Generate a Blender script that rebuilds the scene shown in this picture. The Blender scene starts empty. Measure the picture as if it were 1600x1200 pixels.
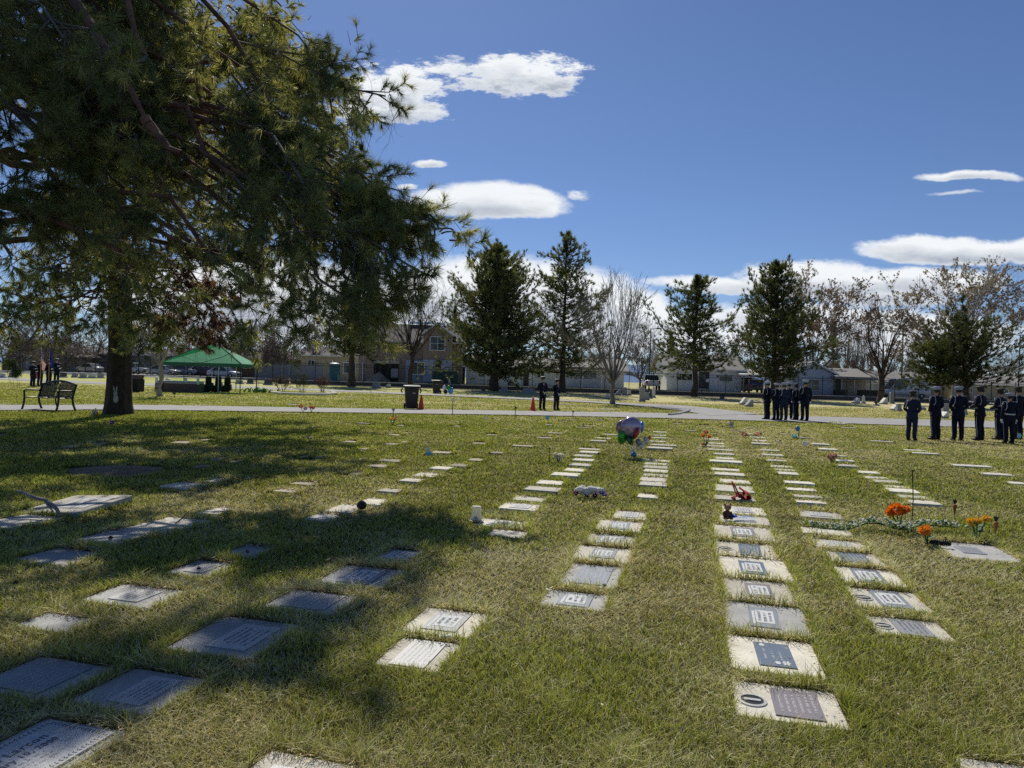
import bpy, bmesh, math, random
import numpy as np
from mathutils import Vector, Matrix
R = math.radians
random.seed(7)
rng = np.random.default_rng(11)
scene = bpy.context.scene
COL = scene.collection

# ------------------------------------------------------------------ camera
F = 1109.0; ROLL = R(1.7); EYE = 1.6; HV = 8.0
cam_d = bpy.data.cameras.new('camera'); cam = bpy.data.objects.new('camera', cam_d); COL.objects.link(cam)
cam_d.sensor_width = 36; cam_d.lens = 36 * F / 1600; cam_d.clip_end = 20000; cam_d.clip_start = 0.05
PITCH = math.atan(HV / F)
cam.matrix_world = Matrix.Translation((0, 0, EYE)) @ Matrix.Rotation(R(90) - PITCH, 4, 'X') @ Matrix.Rotation(ROLL, 4, 'Z')
scene.camera = cam

def ray(px, py):
    dx, dy = px - 800.0, 600.0 - py
    u = dx * math.cos(ROLL) - dy * math.sin(ROLL); v = dx * math.sin(ROLL) + dy * math.cos(ROLL)
    y = F * math.cos(PITCH) + v * math.sin(PITCH); z = v * math.cos(PITCH) - F * math.sin(PITCH)
    return u / y, z / y
def gz(x, y):
    t = min(max((y - 55) / 25.0, 0), 1)
    return 0.3 * t * t * (3 - 2 * t)
def at(px, py, z=None):
    a, b = ray(px, py)
    if z is not None:
        d = (z - EYE) / b; return Vector((a * d, d, z))
    d = -EYE / b
    for _ in range(12): d = (gz(a * d, d) - EYE) / b
    return Vector((a * d, d, gz(a * d, d)))
def atd(px, py, d):
    a, b = ray(px, py); return Vector((a * d, d, EYE + b * d))

# ------------------------------------------------------------------ objects
def tag(o, label=None, cat=None, group=None, kind=None):
    if label: o['label'] = label
    if cat: o['category'] = cat
    if group: o['group'] = group
    if kind: o['kind'] = kind
    return o
def thing(name, label, cat, loc=(0, 0, 0), rz=0, group=None):
    o = bpy.data.objects.new(name, None); COL.objects.link(o); o.empty_display_size = .1
    o.location = loc; o.rotation_euler = (0, 0, rz)
    return tag(o, label, cat, group)
def link(name, me, parent=None):
    o = bpy.data.objects.new(name, me); COL.objects.link(o)
    if parent is not None: o.parent = parent
    return o
def copy_tree(o, parent=None):
    c = o.copy(); COL.objects.link(c); c.parent = parent
    for ch in list(o.children): copy_tree(ch, c)
    return c

class MB:
    """collects shapes into one mesh"""
    def __init__(s): s.v = []; s.f = []; s.m = []; s.mi = 0; s.sm = []; s.smooth = False
    def add(s, vs, fs):
        n = len(s.v); s.v += [tuple(p) for p in vs]
        for f in fs: s.f.append([i + n for i in f]); s.m.append(s.mi); s.sm.append(s.smooth)
        return s
    def box(s, c, size, rz=0, M=None, taper=1.0, bev=0):
        hx, hy, hz = size[0] / 2, size[1] / 2, size[2] / 2
        if bev:
            b = bev; vs = []
            for z, k in ((-hz, b), (-hz + b, 0), (hz - b, 0), (hz, b)):
                X, Y = hx - k, hy - k; q = min(b, X, Y)
                for (x, y) in ((-X + q, -Y), (X - q, -Y), (X, -Y + q), (X, Y - q), (X - q, Y), (-X + q, Y), (-X, Y - q), (-X, -Y + q)):
                    t = taper if z > 0 else 1
                    vs.append((x * t, y * t, z))
            fs = [list(range(7, -1, -1)), list(range(24, 32))]
            for r in range(3):
                for k in range(8): fs.append([r * 8 + k, r * 8 + (k + 1) % 8, r * 8 + 8 + (k + 1) % 8, r * 8 + 8 + k])
        else:
            vs = [(x * hx * (taper if z > 0 else 1), y * hy * (taper if z > 0 else 1), z * hz) for z in (-1, 1) for (x, y) in ((-1, -1), (1, -1), (1, 1), (-1, 1))]
            fs = [[3, 2, 1, 0], [4, 5, 6, 7], [0, 1, 5, 4], [1, 2, 6, 5], [2, 3, 7, 6], [3, 0, 4, 7]]
        T = Matrix.Translation(c) @ (M if M is not None else Matrix.Rotation(rz, 4, 'Z'))
        return s.add([T @ Vector(p) for p in vs], fs)
    def tube(s, pts, rad, n=6, cap=True):
        pts = [Vector(p) for p in pts]; k = len(pts)
        if not hasattr(rad, '__len__'): rad = [rad] * k
        vs = []; up = None
        for i, p in enumerate(pts):
            t = (pts[min(i + 1, k - 1)] - pts[max(i - 1, 0)]).normalized()
            if up is None: up = Vector((0, 0, 1)) if abs(t.z) < .9 else Vector((1, 0, 0))
            a = (up - t * up.dot(t))
            if a.length < 1e-5: a = Vector((1, 0, 0)) - t * t.x
            a.normalize(); b = t.cross(a); up = a
            for j in range(n):
                th = 2 * math.pi * j / n; vs.append(p + (a * math.cos(th) + b * math.sin(th)) * rad[i])
        fs = [[i * n + j, i * n + (j + 1) % n, (i + 1) * n + (j + 1) % n, (i + 1) * n + j] for i in range(k - 1) for j in range(n)]
        if cap: fs += [list(range(n - 1, -1, -1)), [(k - 1) * n + j for j in range(n)]]
        return s.add(vs, fs)
    def lathe(s, prof, c=(0, 0, 0), n=12, M=None, sx=1, sy=1):
        vs = []
        for (r, z) in prof:
            for j in range(n):
                th = 2 * math.pi * j / n; vs.append(Vector((r * math.cos(th) * sx, r * math.sin(th) * sy, z)))
        k = len(prof)
        fs = [[i * n + j, i * n + (j + 1) % n, (i + 1) * n + (j + 1) % n, (i + 1) * n + j] for i in range(k - 1) for j in range(n)]
        fs += [list(range(n - 1, -1, -1)), [(k - 1) * n + j for j in range(n)]]
        T = Matrix.Translation(c) @ (M if M is not None else Matrix.Identity(4))
        return s.add([T @ v for v in vs], fs)
    def ball(s, c, r, n=10, k=7, M=None):
        if not hasattr(r, '__len__'): r = (r, r, r)
        prof = [(max(math.sin(math.pi * i / k), 1e-3), -math.cos(math.pi * i / k)) for i in range(k + 1)]
        S = Matrix.Diagonal((r[0], r[1], r[2], 1))
        return s.lathe(prof, c, n, (M @ S) if M is not None else S)
    def prism(s, poly, d, M=None):
        """polygon (x,z) extruded along +y by d"""
        n = len(poly); T = M if M is not None else Matrix.Identity(4)
        vs = [T @ Vector((x, 0, z)) for x, z in poly] + [T @ Vector((x, d, z)) for x, z in poly]
        fs = [list(range(n)), list(range(2 * n - 1, n - 1, -1))] + [[(i + 1) % n, i, n + i, n + (i + 1) % n] for i in range(n)]
        return s.add(vs, fs)
    def quad(s, a, b, c, d): return s.add([a, b, c, d], [[0, 1, 2, 3]])
    def build(s, name, mats, parent=None, bevel=0):
        me = bpy.data.meshes.new(name); me.from_pydata(s.v, [], s.f)
        if not isinstance(mats, (list, tuple)): mats = [mats]
        for m in mats: me.materials.append(m)
        me.polygons.foreach_set('material_index', s.m); me.polygons.foreach_set('use_smooth', s.sm)
        me.update(); return link(name, me, parent)

def np_mesh(name, V, faces, k, mats, parent=None, col=None, mi=None, smooth=False):
    """V (n,3); faces (m,k)"""
    me = bpy.data.meshes.new(name); n = len(V); m = len(faces)
    me.vertices.add(n); me.vertices.foreach_set('co', np.ascontiguousarray(V, np.float32).ravel())
    me.loops.add(m * k); me.loops.foreach_set('vertex_index', np.ascontiguousarray(faces, np.int32).ravel())
    me.polygons.add(m); me.polygons.foreach_set('loop_start', np.arange(0, m * k, k, dtype=np.int32))
    if mi is not None: me.polygons.foreach_set('material_index', np.ascontiguousarray(mi, np.int32))
    if smooth: me.polygons.foreach_set('use_smooth', np.ones(m, bool))
    for mt in (mats if isinstance(mats, (list, tuple)) else [mats]): me.materials.append(mt)
    if col is not None:
        a = me.color_attributes.new('Col', 'FLOAT_COLOR', 'POINT')
        c4 = np.ones((n, 4), np.float32); c4[:, :3] = col; a.data.foreach_set('color', c4.ravel())
    me.update(calc_edges=True)
    return link(name, me, parent)

# ------------------------------------------------------------------ materials
def mat(name, col=(.5, .5, .5), rough=.6, metal=0, var=0, scale=8, col2=None, bump=0, bscale=40, spec=.5, attr=False, trans=0, rnd=0, detail=4, coat=0, tcol=1.0):
    m = bpy.data.materials.new(name); m.use_nodes = True; nt = m.node_tree; N = nt.nodes; L = nt.links
    p = N['Principled BSDF']; out = N['Material Output']
    p.inputs['Roughness'].default_value = rough; p.inputs['Metallic'].default_value = metal
    p.inputs['Specular IOR Level'].default_value = spec; p.inputs['Base Color'].default_value = (*col, 1)
    if coat: p.inputs['Coat Weight'].default_value = coat
    src = None
    if attr:
        a = N.new('ShaderNodeAttribute'); a.attribute_name = 'Col'; src = a.outputs['Color']
    if var or col2:
        tc = N.new('ShaderNodeTexCoord'); no = N.new('ShaderNodeTexNoise')
        no.inputs['Scale'].default_value = scale; no.inputs['Detail'].default_value = detail; no.inputs['Roughness'].default_value = .65
        L.new(tc.outputs['Object'], no.inputs['Vector'])
        mr = N.new('ShaderNodeMapRange'); L.new(no.outputs['Fac'], mr.inputs['Value'])
        mr.inputs['From Min'].default_value = .3; mr.inputs['From Max'].default_value = .7
        mx = N.new('ShaderNodeMix'); mx.data_type = 'RGBA'
        c2 = col2 if col2 else tuple(max(0, c * (1 - var)) for c in col); c1 = col if col2 else tuple(min(1, c * (1 + var)) for c in col)
        mx.inputs['A'].default_value = (*c1, 1); mx.inputs['B'].default_value = (*c2, 1)
        L.new(mr.outputs['Result'], mx.inputs['Factor'])
        if src is not None:
            m2 = N.new('ShaderNodeMix'); m2.data_type = 'RGBA'; m2.blend_type = 'MULTIPLY'; m2.inputs['Factor'].default_value = 1
            L.new(src, m2.inputs['A']); L.new(mx.outputs['Result'], m2.inputs['B']); src = m2.outputs['Result']
        else: src = mx.outputs['Result']
    if rnd:
        oi = N.new('ShaderNodeObjectInfo'); mr2 = N.new('ShaderNodeMapRange'); L.new(oi.outputs['Random'], mr2.inputs['Value'])
        mr2.inputs['To Min'].default_value = 1 - rnd; mr2.inputs['To Max'].default_value = 1 + rnd
        h = N.new('ShaderNodeHueSaturation'); L.new(mr2.outputs['Result'], h.inputs['Value'])
        if src is not None: L.new(src, h.inputs['Color'])
        else: h.inputs['Color'].default_value = (*col, 1)
        src = h.outputs['Color']
    if src is not None: L.new(src, p.inputs['Base Color'])
    if bump:
        tc = N.new('ShaderNodeTexCoord'); n2 = N.new('ShaderNodeTexNoise'); n2.inputs['Scale'].default_value = bscale; n2.inputs['Detail'].default_value = 5
        L.new(tc.outputs['Object'], n2.inputs['Vector'])
        b = N.new('ShaderNodeBump'); b.inputs['Strength'].default_value = bump; b.inputs['Distance'].default_value = .02
        L.new(n2.outputs['Fac'], b.inputs['Height']); L.new(b.outputs['Normal'], p.inputs['Normal'])
    if trans:
        t = N.new('ShaderNodeBsdfTranslucent'); ms = N.new('ShaderNodeMixShader'); ms.inputs['Fac'].default_value = trans
        if src is not None:
            g = N.new('ShaderNodeMix'); g.data_type = 'RGBA'; g.blend_type = 'MULTIPLY'; g.inputs['Factor'].default_value = 1
            L.new(src, g.inputs['A']); g.inputs['B'].default_value = (tcol * 1.1, tcol, tcol * .6, 1); L.new(g.outputs['Result'], t.inputs['Color'])
        else: t.inputs['Color'].default_value = (*col, 1)
        L.new(p.outputs['BSDF'], ms.inputs[1]); L.new(t.outputs['BSDF'], ms.inputs[2]); L.new(ms.outputs['Shader'], out.inputs['Surface'])
    return m

# value noise
_lat = rng.random((257, 257))
def vnoise(x, y):
    x = np.asarray(x, float) % 256; y = np.asarray(y, float) % 256
    i = np.floor(x).astype(int) % 256; j = np.floor(y).astype(int) % 256; fx = x - np.floor(x); fy = y - np.floor(y)
    fx = fx * fx * (3 - 2 * fx); fy = fy * fy * (3 - 2 * fy)
    return (_lat[i, j] * (1 - fx) + _lat[i + 1, j] * fx) * (1 - fy) + (_lat[i, j + 1] * (1 - fx) + _lat[i + 1, j + 1] * fx) * fy
def fbm(x, y, o=4):
    s = 0; a = .5
    for k in range(o): s = s + a * vnoise(x * 2 ** k + 17 * k, y * 2 ** k + 31 * k); a *= .5
    return s / (1 - .5 ** o)

# ------------------------------------------------------------------ sky and sun
SUN_AZ, SUN_EL = R(-13), R(48)
W = bpy.data.worlds.new('World'); scene.world = W; W.use_nodes = True
def world():
    nt = W.node_tree; N = nt.nodes; L = nt.links; bg = N['Background']
    def S(x, sock):
        if isinstance(x, (int, float)): sock.default_value = x
        else: L.new(x, sock)
    def M(op, a, b=0.0, c=0.0, clamp=False):
        n = N.new('ShaderNodeMath'); n.operation = op; n.use_clamp = clamp; S(a, n.inputs[0]); S(b, n.inputs[1]); S(c, n.inputs[2]); return n.outputs[0]
    sky = N.new('ShaderNodeTexSky'); sky.sky_type = 'NISHITA'; sky.sun_disc = False
    sky.sun_elevation = SUN_EL; sky.sun_rotation = SUN_AZ; sky.air_density = 1.0; sky.dust_density = .7; sky.ozone_density = 1.2; sky.altitude = 1400
    tc = N.new('ShaderNodeTexCoord'); sp = N.new('ShaderNodeSeparateXYZ'); L.new(tc.outputs['Generated'], sp.inputs[0])
    X, Y, Z = sp.outputs
    ys = M('MAXIMUM', Y, .05)
    a = M('MULTIPLY', M('DIVIDE', X, ys), 10.0); b = M('MULTIPLY', M('DIVIDE', Z, ys), 10.0)
    def noise(sx, sy, detail, off, rough=.6):
        cb = N.new('ShaderNodeCombineXYZ'); S(M('MULTIPLY', a, sx), cb.inputs[0]); S(M('MULTIPLY', b, sy), cb.inputs[1]); cb.inputs[2].default_value = off
        n = N.new('ShaderNodeTexNoise'); n.inputs['Scale'].default_value = 1; n.inputs['Detail'].default_value = detail; n.inputs['Roughness'].default_value = rough
        L.new(cb.outputs[0], n.inputs['Vector']); return M('SUBTRACT', n.outputs['Fac'], .5)
    n1 = noise(1.3, 2.0, 5, 1.3); n2 = noise(1.1, 1.6, 4, 7.7); nf = noise(2.4, 6.0, 8, 3.1, .72); n3 = noise(.9, 3.4, 3, 5.2)
    aw = M('MULTIPLY_ADD', n1, .7, a); bw = M('MULTIPLY_ADD', n2, .26, b)
    # clouds: centre (photo px), radii up / down / sideways, softness, weight
    cl = [(622, 145, 80, 54, 40, 1.0, 2.2), (600, 172, 104, 22, 18, .9, 2.0), (812, 118, 110, 38, 34, 1.0, 2.2), (716, 106, 60, 18, 14, .4, 1.8),
          (676, 258, 28, 8, 6, .8, .6), (772, 322, 122, 38, 20, 1.2, .4), (690, 318, 56, 24, 18, 1.0, .7), (642, 294, 24, 6, 5, .6, .9), (620, 320, 18, 5, 5, .5, .9),
          (1515, 275, 88, 11, 8, .9, .15), (1490, 303, 44, 4, 3, .3, .3), (903, 305, 16, 9, 6, .3, 1.2),
          (790, 480, 250, 82, 56, 1.3, .6), (960, 508, 120, 66, 46, 1.2, .4), (420, 480, 300, 80, 70, 1.2, .7),
          (1130, 446, 140, 14, 12, .8, .35), (1275, 440, 130, 36, 30, 1.2, .8), (1370, 462, 120, 28, 22, 1.0, .9),
          (1490, 397, 160, 30, 18, 1.3, .7), (1650, 400, 140, 28, 20, 1.2, .4), (1440, 440, 140, 26, 24, 1.0, .5), (1230, 500, 190, 30, 36, .9, .6), (1420, 520, 190, 36, 46, .8, .6), (1090, 530, 130, 30, 30, .6, .6)]
    best = None; grey = None
    for (cx, cy, rx, ru, rd, w, soft) in cl:
        ca, cb_ = ray(cx, cy); ca *= 10; cb_ *= 10; k = 10.0 / F
        ea = M('DIVIDE', M('SUBTRACT', aw, ca), rx * k)
        db = M('SUBTRACT', bw, cb_)
        up = M('GREATER_THAN', db, 0.0)
        eb = M('DIVIDE', db, M('ADD', M('MULTIPLY', up, (ru - rd) * k), rd * k))
        d2 = M('ADD', M('MULTIPLY', ea, ea), M('MULTIPLY', eb, eb))
        m = M('MULTIPLY', M('SUBTRACT', 1.0, d2), w)
        m = M('MULTIPLY_ADD', nf, soft * 1.7, m)
        g = M('MULTIPLY', M('MAXIMUM', m, 0.0), M('SUBTRACT', .55, eb))
        best = m if best is None else M('MAXIMUM', best, m)
        grey = g if grey is None else M('MAXIMUM', grey, g)
    al = N.new('ShaderNodeMapRange'); al.interpolation_type = 'SMOOTHSTEP'; L.new(best, al.inputs['Value']); al.inputs['From Min'].default_value = -.12; al.inputs['From Max'].default_value = .55
    front = M('GREATER_THAN', Y, .1)
    alpha = M('MULTIPLY', al.outputs[0], front)
    gr = N.new('ShaderNodeMapRange'); L.new(M('ADD', grey, M('MULTIPLY', n3, 1.3)), gr.inputs['Value']); gr.inputs['From Min'].default_value = .12; gr.inputs['From Max'].default_value = 1.15
    gm = N.new('ShaderNodeMix'); gm.data_type = 'RGBA'; S(gr.outputs[0], gm.inputs['Factor'])
    gm.inputs['A'].default_value = (.90, .93, .96, 1); gm.inputs['B'].default_value = (.42, .47, .56, 1)
    # clear sky, tinted to the deep blue of dry mountain air
    SK = .076
    tint = N.new('ShaderNodeMix'); tint.data_type = 'RGBA'; tint.blend_type = 'MULTIPLY'; tint.inputs['Factor'].default_value = 1
    L.new(sky.outputs['Color'], tint.inputs['A']); tint.inputs['B'].default_value = (SK * .72, SK * .86, SK * 1.12, 1)
    mx = N.new('ShaderNodeMix'); mx.data_type = 'RGBA'; S(alpha, mx.inputs['Factor']); L.new(tint.outputs['Result'], mx.inputs['A']); L.new(gm.outputs['Result'], mx.inputs['B'])
    sc = N.new('ShaderNodeMix'); sc.data_type = 'RGBA'; sc.blend_type = 'MULTIPLY'; sc.inputs['Factor'].default_value = 1
    L.new(mx.outputs['Result'], sc.inputs['A']); sc.inputs['B'].default_value = (10, 10, 10, 1)
    L.new(sc.outputs['Result'], bg.inputs['Color']); bg.inputs['Strength'].default_value = .1
    # clear sky alone where no cloud can stand (cheaper to evaluate)
    s2 = N.new('ShaderNodeMix'); s2.data_type = 'RGBA'; s2.blend_type = 'MULTIPLY'; s2.inputs['Factor'].default_value = 1
    L.new(tint.outputs['Result'], s2.inputs['A']); s2.inputs['B'].default_value = (10, 10, 10, 1)
    b2 = N.new('ShaderNodeBackground'); L.new(s2.outputs['Result'], b2.inputs['Color']); b2.inputs['Strength'].default_value = .1
    reg = M('MULTIPLY', M('MULTIPLY', M('GREATER_THAN', Y, .3), M('LESS_THAN', b, 5.2)), M('MULTIPLY', M('LESS_THAN', M('ABSOLUTE', a), 9.0), M('GREATER_THAN', b, -.2)))
    ms = N.new('ShaderNodeMixShader'); L.new(reg, ms.inputs[0]); L.new(b2.outputs[0], ms.inputs[1]); L.new(bg.outputs[0], ms.inputs[2]); L.new(ms.outputs[0], N['World Output'].inputs['Surface'])
world()
sd = bpy.data.lights.new('sun', 'SUN'); sun = bpy.data.objects.new('sun', sd); COL.objects.link(sun)
sd.energy = 5.0; sd.angle = R(.53); sd.color = (1, .94, .82)
SDIR = Vector((math.sin(SUN_AZ) * math.cos(SUN_EL), math.cos(SUN_AZ) * math.cos(SUN_EL), math.sin(SUN_EL)))
sun.rotation_euler = (-SDIR).to_track_quat('-Z', 'Y').to_euler(); sun.location = (0, 0, 30)
scene.view_settings.view_transform = 'Standard'; scene.view_settings.look = 'None'; scene.view_settings.exposure = 0; scene.view_settings.gamma = 1
scene.cycles.max_bounces = 5; scene.cycles.diffuse_bounces = 3; scene.cycles.glossy_bounces = 2; scene.cycles.transmission_bounces = 3; scene.cycles.transparent_max_bounces = 6
scene.cycles.use_denoising = False; scene.cycles.sample_clamp_indirect = 4

# ------------------------------------------------------------------ ground colours
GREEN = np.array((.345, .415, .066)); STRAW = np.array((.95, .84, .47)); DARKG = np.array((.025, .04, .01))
def dry(x, y):
    x = np.asarray(x, float); y = np.asarray(y, float)
    d = .475 + 1.15 * (fbm(x * .35 + 40, y * .35 + 9, 4) - .5) + .9 * (fbm(x * 1.7 + 3, y * 1.7 + 77, 3) - .5)
    d += .10 * np.clip((x + 1) / 6, -1, 1) - .24 * np.exp(-((y - 22) / 7.5) ** 2) * np.clip((6 - x) / 8, 0, 1) + .22 * np.exp(-(y / 7) ** 2) + .12 * np.clip((y - 34) / 10, 0, 1)
    d += .10 * np.clip((x - 8) / 10, 0, 1)
    return np.clip(d, 0, 1)
NGRASS = 850000
# ------------------------------------------------------------------ ground, roads
M_ground = mat('lawn soil', (1, 1, 1), .95, var=.32, scale=9, attr=True, bump=.6, bscale=25, spec=.1, detail=8)
def ground():
    ys = np.concatenate([np.arange(-6, 40, .35), np.arange(40, 82, 1.5), np.array([82, 90, 110, 150, 250, 500, 1200, 3000, 7000])])
    us = np.linspace(-1, 1, 161); us = np.sign(us) * np.abs(us) ** 1.2
    Y = np.repeat(ys, len(us)); half = 14 + 1.05 * np.maximum(Y, 0)
    X = np.tile(us, len(ys)) * half
    t = np.clip((Y - 55) / 25, 0, 1); Z = .3 * t * t * (3 - 2 * t) + np.where(Y > 81, .25, 0)
    Z -= np.where(Y < 60, .042, 0)
    d = dry(X, Y)[:, None]
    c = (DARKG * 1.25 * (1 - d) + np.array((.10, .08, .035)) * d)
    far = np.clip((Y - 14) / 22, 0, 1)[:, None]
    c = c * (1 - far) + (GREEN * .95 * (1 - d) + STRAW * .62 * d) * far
    n = len(us); i = np.arange(len(ys) - 1)[:, None] * n + np.arange(n - 1)[None, :]; i = i.ravel()
    fc = np.stack([i, i + 1, i + n + 1, i + n], 1)
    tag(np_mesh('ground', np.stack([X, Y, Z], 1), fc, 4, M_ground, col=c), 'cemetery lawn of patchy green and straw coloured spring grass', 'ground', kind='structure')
ground()
M_asph = mat('worn asphalt', (.27, .265, .26), .9, var=.22, scale=1.3, bump=.3, bscale=60, detail=8)
M_conc = mat('pavement concrete', (.48, .47, .44), .85, var=.12, scale=2, bump=.2)
M_kerb = mat('kerb concrete', (.36, .35, .33), .9, var=.2, scale=3)
def smooth_poly(pts, k=6):
    P = [np.array(p, float) for p in pts]; P = [2 * P[0] - P[1]] + P + [2 * P[-1] - P[-2]]; out = []
    for i in range(1, len(P) - 2):
        for t in np.linspace(0, 1, k, endpoint=False):
            a, b, c, d = P[i - 1], P[i], P[i + 1], P[i + 2]
            out.append(.5 * (2 * b + (c - a) * t + (2 * a - 5 * b + 4 * c - d) * t * t + (3 * b - a - 3 * c + d) * t ** 3))
    out.append(P[-2]); return out
def strip(name, near, far, z, m, label, ragged=.06):
    a = smooth_poly(near, 24); b = smooth_poly(far, 24); V = []; n = len(a)
    for i, (p, q) in enumerate(zip(a, b)):
        jit = [(random.random() - .5) * ragged for _ in range(2)]
        for t in (0, .33, .67, 1):
            x = p[0] + (q[0] - p[0]) * t; y = p[1] + (q[1] - p[1]) * t + (jit[0] if t == 0 else jit[1] if t == 1 else 0)
            V.append((x, y, gz(x, y) + z))
    fs = [[i * 4 + k, (i + 1) * 4 + k, (i + 1) * 4 + k + 1, i * 4 + k + 1] for i in range(n - 1) for k in range(3)]
    o = np_mesh(name, np.array(V), np.array(fs), 4, m)
    return tag(o, label, 'road', kind='structure')
def G2(px, py): p = at(px, py); return (p.x, p.y)
near = [(-60, 15), (-30, 21.5), G2(0, 641), G2(150, 640), G2(300, 641.5), G2(600, 645.5), G2(800, 648.5), G2(1000, 652.5), G2(1200, 658), G2(1400, 664), G2(1590, 669.5), (60, 36)]
far = [(-62, 19), (-32, 26), G2(0, 632.5), G2(150, 632.5), G2(300, 634), G2(600, 639), G2(800, 642), G2(1000, 645), G2(1200, 649), G2(1400, 654.5), G2(1590, 659.5), (60, 43)]
ROADN = smooth_poly(near, 8); ROADF = smooth_poly(far, 8)
strip('road', near, far, .012, M_asph, 'narrow grey cemetery road crossing the whole lawn', .12)
n2 = [(-70, 76), G2(100, 598), G2(360, 606), G2(516, 611.5), G2(735, 620.5), G2(920, 629), G2(1000, 635), G2(1060, 641), G2(1110, 650)]
f2 = [(-70, 81), G2(100, 595), G2(360, 603), G2(516, 609), G2(735, 618), G2(920, 626.5), G2(1000, 631), G2(1070, 634), G2(1190, 647)]
PATHN = smooth_poly(n2, 8); PATHF = smooth_poly(f2, 8)
strip('lane', n2, f2, .020, M_asph, 'thin pale lane curving through the far lawn to join the road', .05)
# concrete corner kerb where the two roads meet
k = MB(); k.tube([at(1046, 648, .03), at(1060, 646.5, .03), at(1073, 643, .03), at(1077, 640.5, .03)], .09, 6)
tag(k.build('kerb', M_kerb), 'short curved concrete kerb at the road junction', 'kerb', kind='structure')
def flat(name, x0, x1, y0, y1, z, m, label, kind='structure', cat='street'):
    b = MB(); b.box(((x0 + x1) / 2, (y0 + y1) / 2, z - .1), (x1 - x0, y1 - y0, .2))
    return tag(b.build(name, m), label, cat, kind=kind)
flat('street', -130, 110, 82.6, 90.5, .60, mat('street asphalt', (.16, .16, .16), .9, var=.2, scale=1), 'grey street running behind the iron fence')
flat('sidewalk', -130, 110, 91.0, 93.2, .74, M_conc, 'pale concrete sidewalk in front of the houses')
# bare soil beds along the fence
flat('soil_bed', -32, 70, 76.2, 79.6, .318, mat('dark bark soil', (.03, .022, .016), .95, var=.5, scale=2, bump=.6), 'dark mulch bed along the foot of the fence', cat='bed')
# distant hills
def hills():
    V = []; n = 160
    for i in range(n):
        x = -7000 + 14000 * i / (n - 1); h = 60 + 110 * float(fbm(np.array(i * .06 + 5.), np.array(2.), 5)) + 60 * math.exp(-((x - 2200) / 2500) ** 2)
        V += [(x, 6200, -40), (x, 6600, h * .55), (x, 7000, h)]
    f = [[i * 3 + k, (i + 1) * 3 + k, (i + 1) * 3 + k + 1, i * 3 + k + 1] for i in range(n - 1) for k in range(2)]
    m = mat('hazy blue hills', (.17, .25, .40), 1, var=.2, scale=.002, spec=0)  # haze of the distance is put into the hill colour
    tag(np_mesh('hills', np.array(V), np.array(f), 4, m, smooth=True), 'hazy blue hills on the horizon behind the houses', 'hills', kind='structure')
hills()

# ------------------------------------------------------------------ grave markers
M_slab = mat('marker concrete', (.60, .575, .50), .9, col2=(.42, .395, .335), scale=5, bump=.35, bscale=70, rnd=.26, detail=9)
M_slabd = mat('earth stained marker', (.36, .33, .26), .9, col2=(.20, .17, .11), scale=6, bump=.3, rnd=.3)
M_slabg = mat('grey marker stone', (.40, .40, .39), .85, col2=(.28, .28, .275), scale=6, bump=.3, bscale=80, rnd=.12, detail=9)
PL = {'blue': mat('blue grey granite', (.10, .135, .19), .45, var=.35, scale=160), 'purple': mat('purple grey granite', (.17, .15, .175), .55, var=.35, scale=160),
      'slate': mat('slate granite', (.19, .22, .26), .5, var=.3, scale=160), 'pale': mat('pale granite', (.42, .42, .42), .5, var=.2, scale=160), 'pink': mat('pinkish granite', (.30, .25, .26), .55, var=.3, scale=160),
      'mid': mat('mid grey granite', (.24, .25, .27), .5, var=.3, scale=160)}
M_let = mat('pale engraving', (.50, .52, .53), .8, var=.15, scale=60); M_dark = mat('dark lettering', (.09, .10, .13), .7); M_iron = mat('black iron', (.012, .012, .013), .45, metal=.3)
M_litter = mat('dry leaf litter', (.33, .22, .12), .9, col2=(.16, .10, .06), scale=30)
RZ = -R(14.7)
SLABS = []          # (x, y, rot, halfw, halfl)  for the grass mask
def rect(b, x0, x1, y0, y1, z): b.quad((x0, y0, z), (x1, y0, z), (x1, y1, z), (x0, y1, z))
def slab_top(w, l, h, rs):
    """worn slab with rounded corners and uneven rim"""
    b = MB(); n = 5; ring = []
    c = min(w, l) * .07
    for (sx, sy, a0) in ((1, -1, -90), (1, 1, 0), (-1, 1, 90), (-1, -1, 180)):
        for i in range(n):
            a = R(a0 + 90 * i / (n - 1)); ring.append((sx * (w / 2 - c) + c * math.cos(a), sy * (l / 2 - c) + c * math.sin(a)))
    k = len(ring); j = [(rs.uniform(-1, 1) * .006, rs.uniform(-1, 1) * .006) for _ in ring]
    vs = [(x + q[0], y + q[1], -.06) for (x, y), q in zip(ring, j)] + [(x + q[0], y + q[1], h - .006) for (x, y), q in zip(ring, j)] + [((x + q[0]) * .985, (y + q[1]) * .985, h) for (x, y), q in zip(ring, j)]
    fs = [[r * k + i, r * k + (i + 1) % k, (r + 1) * k + (i + 1) % k, (r + 1) * k + i] for r in range(2) for i in range(k)] + [list(range(2 * k, 3 * k))]
    return b.add(vs, fs)
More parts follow.
